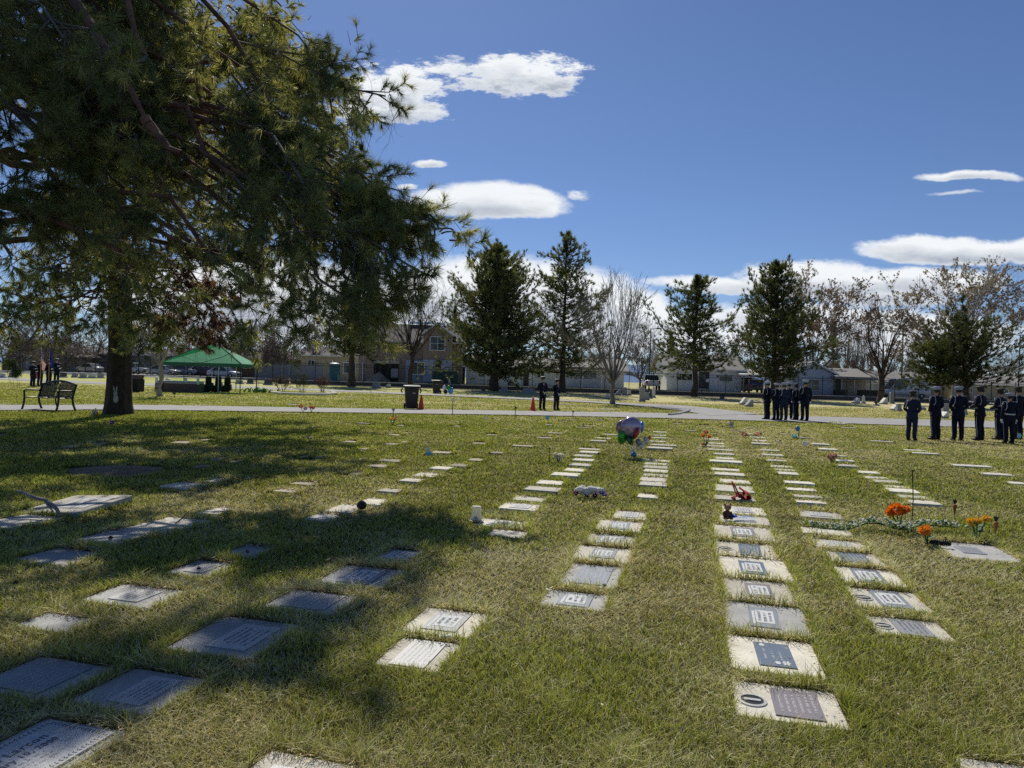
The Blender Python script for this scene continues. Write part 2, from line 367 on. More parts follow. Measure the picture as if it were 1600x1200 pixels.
def glyphs(b, x0, x1, y0, y1, z, rs, rows, along=True, size=.5, fill=.8):
    """rows of worn, unreadable engraved strokes"""
    for r in range(rows):
        t0 = x0 + (x1 - x0) * (r + .5 - size / 2) / rows; t1 = x0 + (x1 - x0) * (r + .5 + size / 2) / rows
        y = y0 + (y1 - y0) * rs.uniform(.0, .12); step = (t1 - t0) * .7
        end = y1 - (y1 - y0) * rs.uniform(0, .2)
        while y < end:
            if rs.random() < fill:
                q = rs.random(); wd = step * .22
                rect(b, t0, t1, y, y + wd, z)
                if q < .6: rect(b, t0 + (t1 - t0) * (0 if q < .3 else .4), t0 + (t1 - t0) * (.25 if q < .3 else .6), y + wd, y + step * .7, z)
                if q > .35: rect(b, t0 + (t1 - t0) * .1, t1, y + step * .55, y + step * .72, z)
            y += step
PLATES = {}
def marker(px, py, wpx, hpx, label, plaque=None, style='panel', ring=False, group='flat grave markers in the lawn', grey=False, pw=.42, pl=.62, off=0, tilt=0, h=.012, w=None, l=None, rz=RZ, lift=0):
    p = at(px, py, 0.0); d = p.y; rs = random.Random(int(px * 31 + py * 7))
    if w is None: w = wpx / F * d * .98
    if l is None: l = hpx * d * d / (F * EYE) + .012
    l = min(max(l, .2), .8)
    t_ = min(max((d - 6) / 7, 0), 1); lift += .052 * t_ * t_ * (3 - 2 * t_) * (rs.uniform(*((0, .55) if 'half sunken' in group else (.35, .95))) if d > 9 else 1)
    if d > 12: l = min(l, .40)
    o = thing('grave_marker', label, 'grave marker', (p.x, p.y, lift - .034), rz + rs.uniform(-.03, .03), group)
    if tilt: o.rotation_euler = (R(tilt), R(-4), rz)
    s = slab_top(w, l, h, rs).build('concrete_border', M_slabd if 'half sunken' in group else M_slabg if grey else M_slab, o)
    SLABS.append((p.x, p.y, o.rotation_euler.z, w / 2, l / 2))
    if plaque:
        X = w * pw / 2; Yh = l * pl / 2; cx = off * w; b = MB()
        b.box((cx, 0, h + .0025), (2 * X, 2 * Yh, .009)); z = h + .0085
        if style == 'panel':
            b.mi = 1; rect(b, cx - X * .55, cx + X * .7, -Yh * .62, Yh * .68, z)
            rect(b, cx - X * .8, cx - X * .62, -Yh * .8, Yh * .55, z)
            b.mi = 2; glyphs(b, cx - X * .48, cx + X * .62, -Yh * .5, Yh * .58, z + .001, rs, 3, size=.55)
        elif style == 'text':
            b.mi = 1; glyphs(b, cx - X * .8, cx + X * .85, -Yh * .75, Yh * .8, z, rs, 6, size=.45, fill=.85)
        elif style == 'dark':
            b.mi = 2; glyphs(b, cx - X * .7, cx + X * .8, -Yh * .75, Yh * .8, z, rs, 5, size=.42, fill=.85)
        elif style == 'flower':
            b.mi = 1
            glyphs(b, cx - X * .75, cx + X * .55, -Yh * .5, Yh * .45, z, rs, 3, size=.3, fill=.8)
            for (ex, ey, er) in ((-.55, .75, .16), (.05, -.72, .15)):
                n = 12; b.add([(cx + X * ex + X * er * math.cos(t * 6.283 / n), Yh * ey + Yh * er * .8 * math.sin(t * 6.283 / n), z) for t in range(n)], [list(range(n))])
            for t in range(6):
                a = t * math.pi / 3; c0 = Vector((cx + X * .5, -Yh * .7, z)); dv = Vector((math.cos(a) * X * .26, math.sin(a) * Yh * .2, 0)); sv = Vector((-dv.y, dv.x, 0)) * .35
                b.quad(c0, c0 + dv * .6 - sv, c0 + dv, c0 + dv * .6 + sv)
        b.build('plaque', [PL[plaque], M_let, M_dark], o)
    if ring:
        b = MB(); cx = -w * .33; r = min(l * .17, w * .12)
        b.lathe([(r * 1.15, 0), (r * 1.15, .006), (r * .92, .008), (r * .9, .0)], (cx, -l * .05, h), 20)
        b.mi = 1; b.lathe([(r * .9, 0), (r * .9, .004), (.001, .004)], (cx, -l * .05, h), 20)
        b.mi = 0; b.box((cx, -l * .05, h + .007), (r * 1.3, r * .35, .006))
        b.build('vase_ring', [PL['pale'], M_iron], o)
    return o
CB = 'concrete bordered grave marker '
A = 'in the teddy bear row'
ordn = ['first', 'second', 'third', 'fourth', 'fifth', 'sixth', 'seventh', 'eighth', 'ninth', 'tenth', 'eleventh', 'twelfth', 'thirteenth', 'fourteenth', 'fifteenth', 'sixteenth', 'seventeenth', 'eighteenth', 'nineteenth', 'twentieth', 'twenty-first', 'twenty-second', 'twenty-third', 'twenty-fourth', 'twenty-fifth']
def row(name, items, group, start=0):
    for i, it in enumerate(items):
        px, py, w, h, kw = it; lab = kw.pop('label', None) or f'sunken flat grave marker, {ordn[i + start]} from the front {name}'
        marker(px, py, w, h, lab, group=group, **kw)
d_ = dict
row(A, [
 (1231, 1093, 165, 56, d_(plaque='purple', style='text', pw=.44, pl=.74, off=.08, ring=True, label='grave marker with purple grey text plaque and black vase ring, nearest in teddy bear row')),
 (1207, 1018, 138, 54, d_(plaque='blue', style='flower', pw=.40, pl=.66, off=.02, label='grave marker with dark blue flower plaque, second from the front in teddy bear row')),
 (1196, 961, 124, 46, d_(plaque='slate', style='panel', pw=.36, pl=.66, off=-.02, grey=True, label='grey grave marker with slate plaque and white panel, third from front in teddy bear row')),
 (1183, 919, 104, 34, d_(plaque='purple', style='panel', pw=.38, pl=.62, off=.03, label='sandy grave marker with purple plaque, fourth from the front in teddy bear row')),
 (1178, 884, 108, 33, d_(plaque='blue', style='panel', pw=.36, pl=.6, off=-.02, label='sandy grave marker with blue plaque, fifth from the front in teddy bear row')),
 (1164, 856, 92, 22, d_(plaque='blue', style='text', pw=.36, pl=.8, off=.08, ring=True, label='grave marker with blue plaque and white vase ring, sixth from front in teddy bear row')),
 (1161, 830, 90, 20, d_(plaque='purple', style='panel', pw=.4, pl=.7, label='grave marker with lilac plaque just in front of the teddy bear')),
 (1163, 811, 76, 12, d_(plaque='pale', style='text', label='grave marker under the blue bow in the teddy bear row')),
 (1161, 797, 66, 12, d_(plaque='pale', style='dark', label='pale grave marker just behind the teddy bear')),
 (1148, 777, 64, 7, d_(label='grave marker in front of the red cloth bow')),
 (1147, 763, 60, 10, d_(label='pale grave marker partly hidden by the red cloth bow')),
] + [(1112 + .296 * (y - 688) + dx, y, w, 6, d_()) for y, dx, w in ((752, 17, 48), (741, 12, 46), (733, 8, 44), (722, 12, 50), (716, 12, 32), (710, 12, 32), (703, 10, 38), (697, 2, 34), (692, 3, 30), (687, 1, 26))],
 'markers in the teddy bear row')
Bn = 'in the balloon bouquet row'
row(Bn, [
 (899, 933, 102, 24, d_(plaque='slate', style='panel', pw=.5, pl=.8, grey=True, label='grey grave marker with slate plaque, nearest in the row leading to the balloon bouquet')),
 (927, 895, 88, 34, d_(plaque='slate', style='text', pw=.6, pl=.82, grey=True, label='grave marker with large slate blue text plaque, second from front in balloon bouquet row')),
 (943, 862, 90, 22, d_(plaque='slate', style='panel', pw=.42, pl=.6, label='sandy grave marker with slate plaque, third from front in balloon bouquet row')),
 (955, 841, 78, 16, d_(plaque='slate', style='panel', pw=.5, pl=.8, label='grave marker with wide slate plaque, fourth from front in balloon bouquet row')),
 (968, 820, 72, 16, d_(plaque='slate', style='panel', pw=.42, pl=.7, label='sandy grave marker with slate plaque, fifth from front in balloon bouquet row')),
 (985, 804, 52, 12, d_(plaque='pale', style='dark', pw=.5, pl=.7, label='small pale grave marker, sixth from front in balloon bouquet row')),
 ] + [(x, y, w, 6, d_()) for x, y, w in ((1013, 774, 34), (1021, 755, 44), (1021, 749, 42), (1024, 743, 40), (1025, 737, 38), (1025, 730, 38), (1026, 725, 38), (1024, 719, 46), (1031, 701, 40), (1037, 696, 40), (1028, 690, 26), (1030, 685, 24), (1030, 680, 24), (1031, 676, 22))], 'markers in the balloon bouquet row')
Cn = 'in the paper lantern row'
row(Cn, [
 (795, 831, 62, 10, d_(label='bare sandy grave marker just in front of the white paper lantern')),
 (784, 816, 82, 11, d_(plaque='pale', style='dark', pw=.5, pl=.7, label='grave marker with the white paper lantern standing on its left end')),
 (814, 791, 62, 9, d_(plaque='pale', style='dark', pw=.5, pl=.6, label='grave marker next behind the paper lantern')),
 (828, 778, 54, 6, d_()), (849, 764, 56, 6, d_()), (860, 755, 42, 6, d_()), (884, 742, 44, 6, d_()), (898, 735, 32, 5, d_()), (908, 727, 34, 4, d_()), (912, 719, 32, 4, d_()), (912, 713, 30, 4, d_()), (922, 707, 34, 5, d_()), (922, 701, 36, 4, d_()),
 (935, 689, 26, 3, d_()), (943, 684, 26, 3, d_()), (952, 679, 24, 3, d_())], 'markers in the paper lantern row')
row('', [
 (438, 1228, 150, 66, d_(plaque='pale', style='dark', pw=.6, pl=.6, label='pale grave marker cut off by the bottom edge, dead leaves on its rim', w=.42, l=.5)),
 (655, 1016, 104, 44, d_(plaque='pale', style='text', pw=.55, pl=.9, label='sunlit grave marker carrying scraps of white litter')),
 (698, 967, 112, 38, d_(plaque='mid', style='panel', pw=.5, pl=.7, label='bright pale grave marker with grey framed plaque at the shadow edge'))], 'markers at the edge of the pine shadow')
En = 'in the shaded row with the lettered stone'
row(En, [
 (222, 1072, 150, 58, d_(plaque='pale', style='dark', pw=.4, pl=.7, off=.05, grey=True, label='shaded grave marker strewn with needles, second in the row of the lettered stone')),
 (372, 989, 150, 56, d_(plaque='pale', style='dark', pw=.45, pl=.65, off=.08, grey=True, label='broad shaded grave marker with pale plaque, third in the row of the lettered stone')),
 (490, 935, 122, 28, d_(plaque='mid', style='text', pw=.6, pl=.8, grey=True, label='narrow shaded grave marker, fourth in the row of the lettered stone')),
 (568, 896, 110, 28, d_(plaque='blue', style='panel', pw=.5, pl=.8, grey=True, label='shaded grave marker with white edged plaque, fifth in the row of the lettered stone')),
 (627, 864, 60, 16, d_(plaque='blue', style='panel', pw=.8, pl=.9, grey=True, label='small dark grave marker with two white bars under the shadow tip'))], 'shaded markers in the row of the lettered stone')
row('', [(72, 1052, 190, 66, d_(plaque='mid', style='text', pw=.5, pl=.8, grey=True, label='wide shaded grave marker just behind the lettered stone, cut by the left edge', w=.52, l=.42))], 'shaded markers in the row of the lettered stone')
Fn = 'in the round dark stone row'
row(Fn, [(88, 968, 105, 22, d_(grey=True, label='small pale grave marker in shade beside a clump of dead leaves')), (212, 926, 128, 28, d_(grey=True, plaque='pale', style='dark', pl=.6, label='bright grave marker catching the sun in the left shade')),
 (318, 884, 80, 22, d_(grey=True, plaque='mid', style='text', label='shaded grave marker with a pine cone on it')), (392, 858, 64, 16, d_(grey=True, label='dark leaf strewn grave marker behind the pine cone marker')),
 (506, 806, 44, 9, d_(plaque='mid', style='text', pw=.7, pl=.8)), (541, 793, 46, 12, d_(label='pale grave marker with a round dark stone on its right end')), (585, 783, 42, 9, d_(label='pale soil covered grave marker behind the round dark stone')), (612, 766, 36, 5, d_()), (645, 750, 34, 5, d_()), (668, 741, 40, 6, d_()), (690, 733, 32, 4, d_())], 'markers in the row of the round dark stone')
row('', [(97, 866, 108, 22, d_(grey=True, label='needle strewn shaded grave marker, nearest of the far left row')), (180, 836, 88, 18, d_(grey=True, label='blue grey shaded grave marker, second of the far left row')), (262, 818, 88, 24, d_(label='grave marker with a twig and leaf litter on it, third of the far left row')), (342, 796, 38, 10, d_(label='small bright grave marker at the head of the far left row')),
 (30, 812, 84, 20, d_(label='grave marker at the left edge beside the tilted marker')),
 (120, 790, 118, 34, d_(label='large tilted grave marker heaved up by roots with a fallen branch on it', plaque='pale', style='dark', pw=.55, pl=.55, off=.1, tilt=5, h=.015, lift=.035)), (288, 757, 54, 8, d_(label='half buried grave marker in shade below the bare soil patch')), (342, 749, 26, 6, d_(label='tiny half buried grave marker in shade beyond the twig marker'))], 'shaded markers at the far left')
Jn = 'in the leafy garland row'
row(Jn, [(1418, 976, 112, 28, d_(plaque='mid', style='dark', pw=.44, pl=.85, off=.05, ring=True, label='grave marker with grey framed plaque and black ring, nearest in the garland row')),
 (1385, 932, 108, 30, d_(plaque='slate', style='panel', pw=.42, pl=.85, off=.05, ring=True, label='grave marker with slate plaque and thin ring, second from front in garland row')), (1357, 897, 96, 26, d_(plaque='slate', style='panel', pw=.44, pl=.8, label='grave marker with slate plaque, third from front in garland row')),
 (1334, 869, 82, 18, d_(plaque='blue', style='text', pw=.5, pl=.8, label='grave marker with plain blue plaque, fourth from front in garland row')), (1311, 848, 76, 13, d_(plaque='pale', style='text', pw=.5, pl=.7, label='pale grave marker just in front of the leafy garland')), (1292, 829, 76, 10, d_(label='grave marker under the left end of the leafy garland')), (1281, 803, 64, 10, d_(plaque='pale', style='dark', pw=.5, pl=.6, label='pale grave marker next behind the leafy garland')),
 ] + [(x, y, w, 4, d_()) for x, y, w in ((1267, 784, 46), (1261, 775, 44), (1251, 764, 46), (1248, 755, 46), (1231, 739, 32), (1226, 734, 32), (1221, 729, 34), (1213, 719, 30), (1207, 711, 34), (1203, 704, 30), (1188, 693, 28), (1187, 688, 26), (1184, 684, 24))], 'markers in the garland row')
Kn = 'of the row right of the garland row'
row(Kn, [(1521, 858, 76, 42, d_(plaque='mid', style='dark', pw=.34, pl=.4, off=-.05, grey=True, w=.62, l=.78, label='large pale double grave marker beside the black cat ornament')),
 (1443, 784, 46, 6, d_()), (1427, 777, 42, 5, d_()), (1410, 767, 44, 6, d_()), (1400, 760, 36, 4, d_()), (1385, 753, 36, 4, d_()), (1368, 746, 36, 4, d_()), (1356, 739, 32, 4, d_()), (1323, 728, 32, 4, d_(label='thin pale grave marker in front of the peach flowers')), (1318, 720, 30, 6, d_(plaque='slate', style='text', label='bright grave marker with small grey plaque beside the peach flowers')), (1306, 711, 30, 3, d_()), (1293, 702, 28, 3, d_()), (1282, 695, 26, 3, d_())], 'markers right of the garland row')
Ln = 'scattered on the right hand lawn'
row(Ln, [(1515, 728, 58, 6, d_(label='pale grave marker lying alone on the right lawn')), (1555, 741, 46, 4, d_(label='grave marker lying below the lone pale marker on right lawn')), (1585, 754, 30, 4, d_(label='grave marker cut by the right edge of the lawn')), (1428, 703, 36, 3, d_(label='sunken grave marker on the lawn below the first uniformed man')), (1444, 708, 40, 3, d_(label='thin pale grave marker beside the sunken one on right lawn')), (1376, 689, 36, 5, d_(label='pale grave marker between the two uniformed groups')), (1325, 668, 24, 3, d_(label='thin grave marker on lawn just below the road, right of middle group')), (1310, 662, 22, 3, d_(label='thinnest grave marker hard by the road right of middle group'))], 'markers scattered on the right lawn')
sc_ = [(570, 661, 24), (550, 689, 26), (487, 682, 14), (628, 664, 16), (634, 675, 16), (617, 678, 24), (612, 693, 22), (633, 690, 12), (692, 706, 34), (750, 691, 26), (572, 701, 14), (612, 719, 38), (592, 727, 34), (560, 738, 22), (716, 665, 14), (760, 653, 16), (770, 678, 20), (778, 707, 22), (745, 718, 24), (718, 726, 30), (818, 696, 36), (852, 683, 28), (868, 676, 26), (858, 663, 14), (912, 667, 26), (920, 664, 24), (895, 655, 16), (882, 657, 14), (938, 656, 16), (1055, 657, 18), (1060, 661, 22), (1100, 664, 20), (1136, 661, 18), (1140, 666, 18), (1152, 672, 18), (1228, 677, 22), (1256, 684, 24), (1204, 663, 14), (287, 690, 36), (325, 686, 22), (117, 696, 24), (162, 691, 34), (345, 716, 20), (320, 727, 26), (375, 718, 18), (478, 753, 44), (448, 765, 40), (10, 677, 22), (480, 711, 14), (505, 713, 12), (1078, 672, 18), (1120, 678, 20), (1112, 682, 22)]
SEEN = {}; DUP = set()
for i, (x, y, w) in enumerate(sc_):
    near = min([('pink posies', 478, 650), ('yellow posy', 613, 655), ('blue cellophane cone', 668, 706), ('white flowers', 872, 712), ('balloon bouquet', 988, 680), ('flower figure', 1098, 682), ('easter basket', 1174, 676), ('blue balloon stake', 1245, 676), ('big pine trunk', 180, 645), ('bare soil patch', 180, 733), ('grey angel', 1144, 658), ('two officers', 858, 641)], key=lambda q: (q[1] - x) ** 2 + 6 * (q[2] - y) ** 2)
    side = 'left of' if x < near[1] - 12 else 'right of' if x > near[1] + 12 else 'in line with'
    dist = 'close ' if abs(x - near[1]) < 60 else 'well '
    dep = 'just behind' if y < near[2] - 2 else 'just in front of' if y > near[2] + 2 else 'level with'
    used = f'grass edged marker {dist}{side}, {dep} the {near[0]}'
    SEEN[used] = SEEN.get(used, 0) + 1
    if SEEN[used] > 1: used += f', {ordn[SEEN[used] - 1]} such'
    elif used in DUP: used += ', first such'
    marker(x, y, w, 4, used, group='half sunken markers on the middle lawn')
for (x, y, w, lab) in ((751, 629, 15, 'in front of the wide dark conifer'), (794, 625, 12, 'between wide dark conifer and orange cone'), (886, 632, 22, 'right behind the shorter of the two officers'), (950, 640, 24, 'under the bare tree by the road'), (458, 632, 20, 'behind the pink posies across the road'), (546, 621, 14, 'right of the shrub bed'), (712, 624, 20, 'behind the balloon cluster across the road')):
    marker(x, y, w, 3, 'pale flat grave marker ' + lab, group='markers beyond the road')

# the lettered stone in the left bottom corner: long side along the row
def lettered():
    a = at(190, 1138, 0); b_ = at(95, 1117, 0); rz = RZ; w, l = .40, .86
    ex = Vector((math.cos(rz), math.sin(rz), 0)); ey = Vector((-math.sin(rz), math.cos(rz), 0))
    c = a - ex * (w / 2) - ey * (l / 2)
    o = thing('grave_marker', 'large pale lettered grave marker in the left bottom corner, fern border round its text', 'grave marker', (c.x, c.y, -.034), rz, 'shaded markers in the row of the lettered stone')
    slab_top(w + .05, l + .04, .012, random.Random(3)).build('concrete_border', M_slabg, o)
    SLABS.append((c.x, c.y, rz, w / 2 + .025, l / 2 + .02))
    b = MB(); b.box((0, 0, .016), (w * .9, l * .96, .014)); z = .0245; b.mi = 1; rs = random.Random(5)
    # leafy border
    for sx in (-1, 1):
        for i in range(36):
            y = -l * .46 + i * l * .92 / 36; x = sx * w * .39
            for s2 in (-1, 1): b.quad((x, y, z), (x + s2 * .004, y + .009, z), (x + s2 * .013, y + .013, z), (x + s2 * .007, y + .003, z))
    for i in range(14):
        x = -w * .36 + i * w * .72 / 14
        for s2 in (-1, 1): b.quad((x, l * .455, z), (x + .009, l * .455 + s2 * .004, z), (x + .013, l * .455 + s2 * .013, z), (x + .003, l * .455 + s2 * .007, z))
    plate = b
    def text(s, size, x, yend, shear=0):
        cu = bpy.data.curves.new('lettering', 'FONT'); cu.body = s; cu.size = size; cu.align_x = 'RIGHT'; cu.resolution_u = 2; cu.space_character = 1.12; cu.offset = .0009
        t = bpy.data.objects.new('lettering', cu); COL.objects.link(t); dg = bpy.context.evaluated_depsgraph_get(); dg.update()
        me = bpy.data.meshes.new_from_object(t.evaluated_get(dg)); T = Matrix.Translation((x, yend, z)) @ Matrix.Rotation(R(90), 4, 'Z')
        plate.add([T @ v.co for v in me.vertices], [list(p.vertices) for p in me.polygons]); bpy.data.objects.remove(t); bpy.data.curves.remove(cu)
    text('Harmann Larson', .062, -.055, .30); text('January 10, 2000', .046, .002, .30)
    glyphs(b, .02, .11, -.3, .28, z, rs, 3, size=.35, fill=.6)
    b.build('plaque', [mat('pale marble', (.44, .45, .46), .5, var=.25, scale=18), M_dark], o)
lettered()
marker(1622, 1228, 60, 40, 'grave marker corner showing at the right bottom edge', group='flat grave markers in the lawn', w=.5, l=.4)
# ------------------------------------------------------------------ grass
M_grass = mat('grass blades', (1, 1, 1), .6, attr=True, trans=.32, spec=.1, tcol=1.25)
def grass():
    N = NGRASS; g = np.random.default_rng(5)
    y = np.exp(g.uniform(math.log(2.2), math.log(62), N)); x = g.uniform(-1, 1, N) * (.80 * y + 1.2)
    h = .027 * (1 + .5 * g.random(N)) * (1 + .5 * (fbm(x * 1.3, y * 1.3, 3) - .5)); w = np.maximum(.0042 * y / 4, .0032); tall = np.zeros(N)
    # thick fringe of unmown grass round each marker
    ex, ey, eh = [], [], []
    for (sx, sy, rz, hw, hl) in SLABS:
        if sy > 42: continue
        per = 4 * (hw + hl); n = int(per * min(560, 2800 / sy ** .9)); t = g.random(n) * per; off = np.abs(g.normal(0, .03, n)) + .002
        lx = np.zeros(n); ly = np.zeros(n); a = t < 2 * hw; lx[a] = t[a] - hw; ly[a] = hl + off[a]
        b = (t >= 2 * hw) & (t < 4 * hw); lx[b] = t[b] - 3 * hw; ly[b] = -hl - off[b]
        q = t - 4 * hw; c = (q >= 0) & (q < 2 * hl); ly[c] = q[c] - hl; lx[c] = hw + off[c]
        d = q >= 2 * hl; ly[d] = q[d] - 3 * hl; lx[d] = -hw - off[d]
        nf = max(.26, .66 - .045 * sy); eh.append(np.where(a, 1.5, np.where(b, nf, .85)))
        ex.append(sx + lx * math.cos(rz) - ly * math.sin(rz)); ey.append(sy + lx * math.sin(rz) + ly * math.cos(rz))
    ex = np.concatenate(ex); ey = np.concatenate(ey); eh = np.concatenate(eh); m = len(ex)
    x = np.concatenate([x, ex]); y = np.concatenate([y, ey]); h = np.concatenate([h, (.062 + .018 * np.clip(ey / 12, 0, 1)) * (.55 + .7 * g.random(m)) * eh]); w = np.concatenate([w, np.maximum(.0042 * ey / 4, .0034)]); tall = np.concatenate([tall, np.ones(m)])
    # short grass on the near side of each marker
    for (sx, sy, rz, hw, hl) in SLABS:
        if sy < 8 or sy > 45: continue
        s = np.nonzero((np.abs(x - sx) < hw + .25) & (y < sy - hl * .8) & (y > sy - hl - .55))[0]; h[s] *= .62
    # clumps of longer grass
    for _ in range(280):
        cy = math.exp(g.uniform(math.log(2.8), math.log(20))); cx = g.uniform(-.75, .75) * cy; r = g.uniform(.04, .13)
        e = np.exp(-((x - cx) ** 2 + (y - cy) ** 2) / r ** 2); h *= 1 + g.uniform(.2, .65) * e
    keep = np.ones(len(x), bool)
    for (sx, sy, rz, hw, hl) in SLABS:
        s = np.nonzero((np.abs(x - sx) < .7) & (np.abs(y - sy) < .7))[0]
        if len(s) == 0: continue
        dx, dy = x[s] - sx, y[s] - sy; lx = dx * math.cos(rz) + dy * math.sin(rz); ly = -dx * math.sin(rz) + dy * math.cos(rz)
        keep[s[(np.abs(lx) < hw + .002) & (np.abs(ly) < hl + .002)]] = False
    rn = np.array(ROADN); rf = np.array(ROADF); yn = np.interp(x, rn[:, 0], rn[:, 1]); yf = np.interp(x, rf[:, 0], rf[:, 1])
    keep &= ~((y > yn + .02) & (y < yf - .02))
    pn = np.array(PATHN)[:-8]; pf = np.array(PATHF)[:-8]; keep &= ~((y > np.interp(x, pn[:, 0], pn[:, 1])) & (y < np.interp(x, pf[:, 0], pf[:, 1])) & (x < pn[-1, 0]))
    for (cx, cy, r) in BARE: keep &= ((x - cx) / r[0]) ** 2 + ((y - cy) / r[1]) ** 2 > (.5 + 1.0 * vnoise(x * 3.1 + 5, y * 3.1))
    x, y, h, w, tall = x[keep], y[keep], h[keep], w[keep], tall[keep]; n = len(x)
    z = np.where(y > 55, .3 * np.clip((y - 55) / 25, 0, 1) ** 2 * (3 - 2 * np.clip((y - 55) / 25, 0, 1)), 0) - .038; h = h + .020 * (h > .016)
    d = dry(x, y); straw = g.random(n) < np.clip(d * 1.0 - .02 + .12 * tall * 0, .03, .93)
    c = np.where(straw[:, None], STRAW * (1 + .34 * g.standard_normal((n, 1))), GREEN * (1 + .36 * g.standard_normal((n, 1))))
    mixc = g.random((n, 1)) * .35; c = c * (1 - mixc) + (GREEN * .5 + STRAW * .5) * mixc
    c *= (.72 + .56 * fbm(x * .9 + 7, y * .9, 3))[:, None]; c = np.clip(c, .004, .92)
    az = g.random(n) * 6.283; lean = h * np.clip(g.normal(.55, .4, n) + straw * .45, 0, 1.7); faz = g.random(n) * 6.283
    h = h * np.where(straw, .72, 1)
    sx_, sy_ = np.cos(faz) * w / 2, np.sin(faz) * w / 2; lx, ly = np.cos(az) * lean, np.sin(az) * lean
    V = np.empty((n, 5, 3), np.float32)
    V[:, 0] = np.stack([x - sx_, y - sy_, z], 1); V[:, 1] = np.stack([x + sx_, y + sy_, z], 1)
    V[:, 2] = np.stack([x + sx_ * .8 + lx * .35, y + sy_ * .8 + ly * .35, z + h * .6], 1); V[:, 3] = np.stack([x - sx_ * .8 + lx * .35, y - sy_ * .8 + ly * .35, z + h * .6], 1)
    V[:, 4] = np.stack([x + lx, y + ly, z + h], 1)
    i = np.arange(n)[:, None] * 5
    F3 = np.concatenate([i + np.array([[0, 1, 2]]), i + np.array([[0, 2, 3]]), i + np.array([[3, 2, 4]])], 0)
    cc = np.repeat(c[:, None, :], 5, 1) * np.array([.12, .12, .68, .68, 1.25])[None, :, None]  # shade among the stems put into the blade colour, dark roots and bright tips
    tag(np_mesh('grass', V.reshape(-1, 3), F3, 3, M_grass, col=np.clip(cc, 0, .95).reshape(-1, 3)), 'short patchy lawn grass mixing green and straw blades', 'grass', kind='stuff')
# leaf litter and straw specks
def litter():
    g = np.random.default_rng(8); P = []; near = [s for s in SLABS if s[1] < 12]
    for (sx, sy, rz, hw, hl) in near:
        k = 60 if sx < -.5 else 34
        lx = g.uniform(-hw, hw, k); ly = hl - np.abs(g.normal(0, .05, k)); rt = g.random(k) < .4
        lx = np.where(rt, hw - np.abs(g.normal(0, .05, k)), lx); ly = np.where(rt, g.uniform(-hl, hl, k), ly)
        P.append(np.stack([sx + lx * math.cos(rz) - ly * math.sin(rz), sy + lx * math.sin(rz) + ly * math.cos(rz), np.full(k, .004)], 1))
    n2 = 700; y = np.exp(g.uniform(math.log(2.4), math.log(25), n2)); x = g.uniform(-.78, .78, n2) * y
    P.append(np.stack([x, y, np.full(n2, .03)], 1)); P = np.concatenate(P); n = len(P)
    a = g.random(n) * 6.283; L = g.uniform(.006, .02, n) * np.clip(P[:, 1] / 5, .8, 2); Wd = L * g.uniform(.12, .45, n); t = g.uniform(-.4, .4, n)
    e = np.stack([np.cos(a), np.sin(a), t], 1) * L[:, None]; s = np.stack([-np.sin(a), np.cos(a), g.uniform(-.3, .3, n)], 1) * Wd[:, None]
    V = np.stack([P - e, P + s, P + e + np.array([0, 0, .004]), P - s], 1).reshape(-1, 3)
    c = np.where(g.random((n, 1)) < .5, np.array((.50, .42, .26)), np.array((.20, .11, .055))) * g.uniform(.5, 1.3, (n, 1))
    tag(np_mesh('leaf_litter', V, np.arange(n * 4).reshape(-1, 4), 4, mat('leaf litter', (1, 1, 1), .85, attr=True), col=np.repeat(np.clip(c, 0, .8), 4, 0)), 'dry leaves and straw scattered over lawn and markers', 'leaf litter', kind='stuff')
# ------------------------------------------------------------------ trees
def segs_mesh(name, S, k, m, parent=None):
    """S rows: p0(3) p1(3) r0 r1 -> one mesh of tapered tubes"""
    S = np.array(S, float); P0, P1, r0, r1 = S[:, :3], S[:, 3:6], S[:, 6], S[:, 7]; n = len(S)
    t = P1 - P0; t /= np.maximum(np.linalg.norm(t, axis=1, keepdims=True), 1e-6)
    ref = np.where(np.abs(t[:, 2:3]) < .9, np.array([[0, 0, 1.]]), np.array([[1., 0, 0]]))
    a = np.cross(t, ref); a /= np.linalg.norm(a, axis=1, keepdims=True); b = np.cross(t, a)
    th = np.arange(k) * 2 * math.pi / k; cs, sn = np.cos(th), np.sin(th)
    d = a[:, None, :] * cs[None, :, None] + b[:, None, :] * sn[None, :, None]
    V = np.concatenate([P0[:, None, :] + d * r0[:, None, None], P1[:, None, :] + d * r1[:, None, None]], 1).reshape(-1, 3)
    j = np.arange(k); base = np.arange(n)[:, None, None] * 2 * k
    q = np.stack([j, (j + 1) % k, k + (j + 1) % k, k + j], 1)
    return np_mesh(name, V, (base + q[None]).reshape(-1, 4), 4, m, parent, smooth=True)
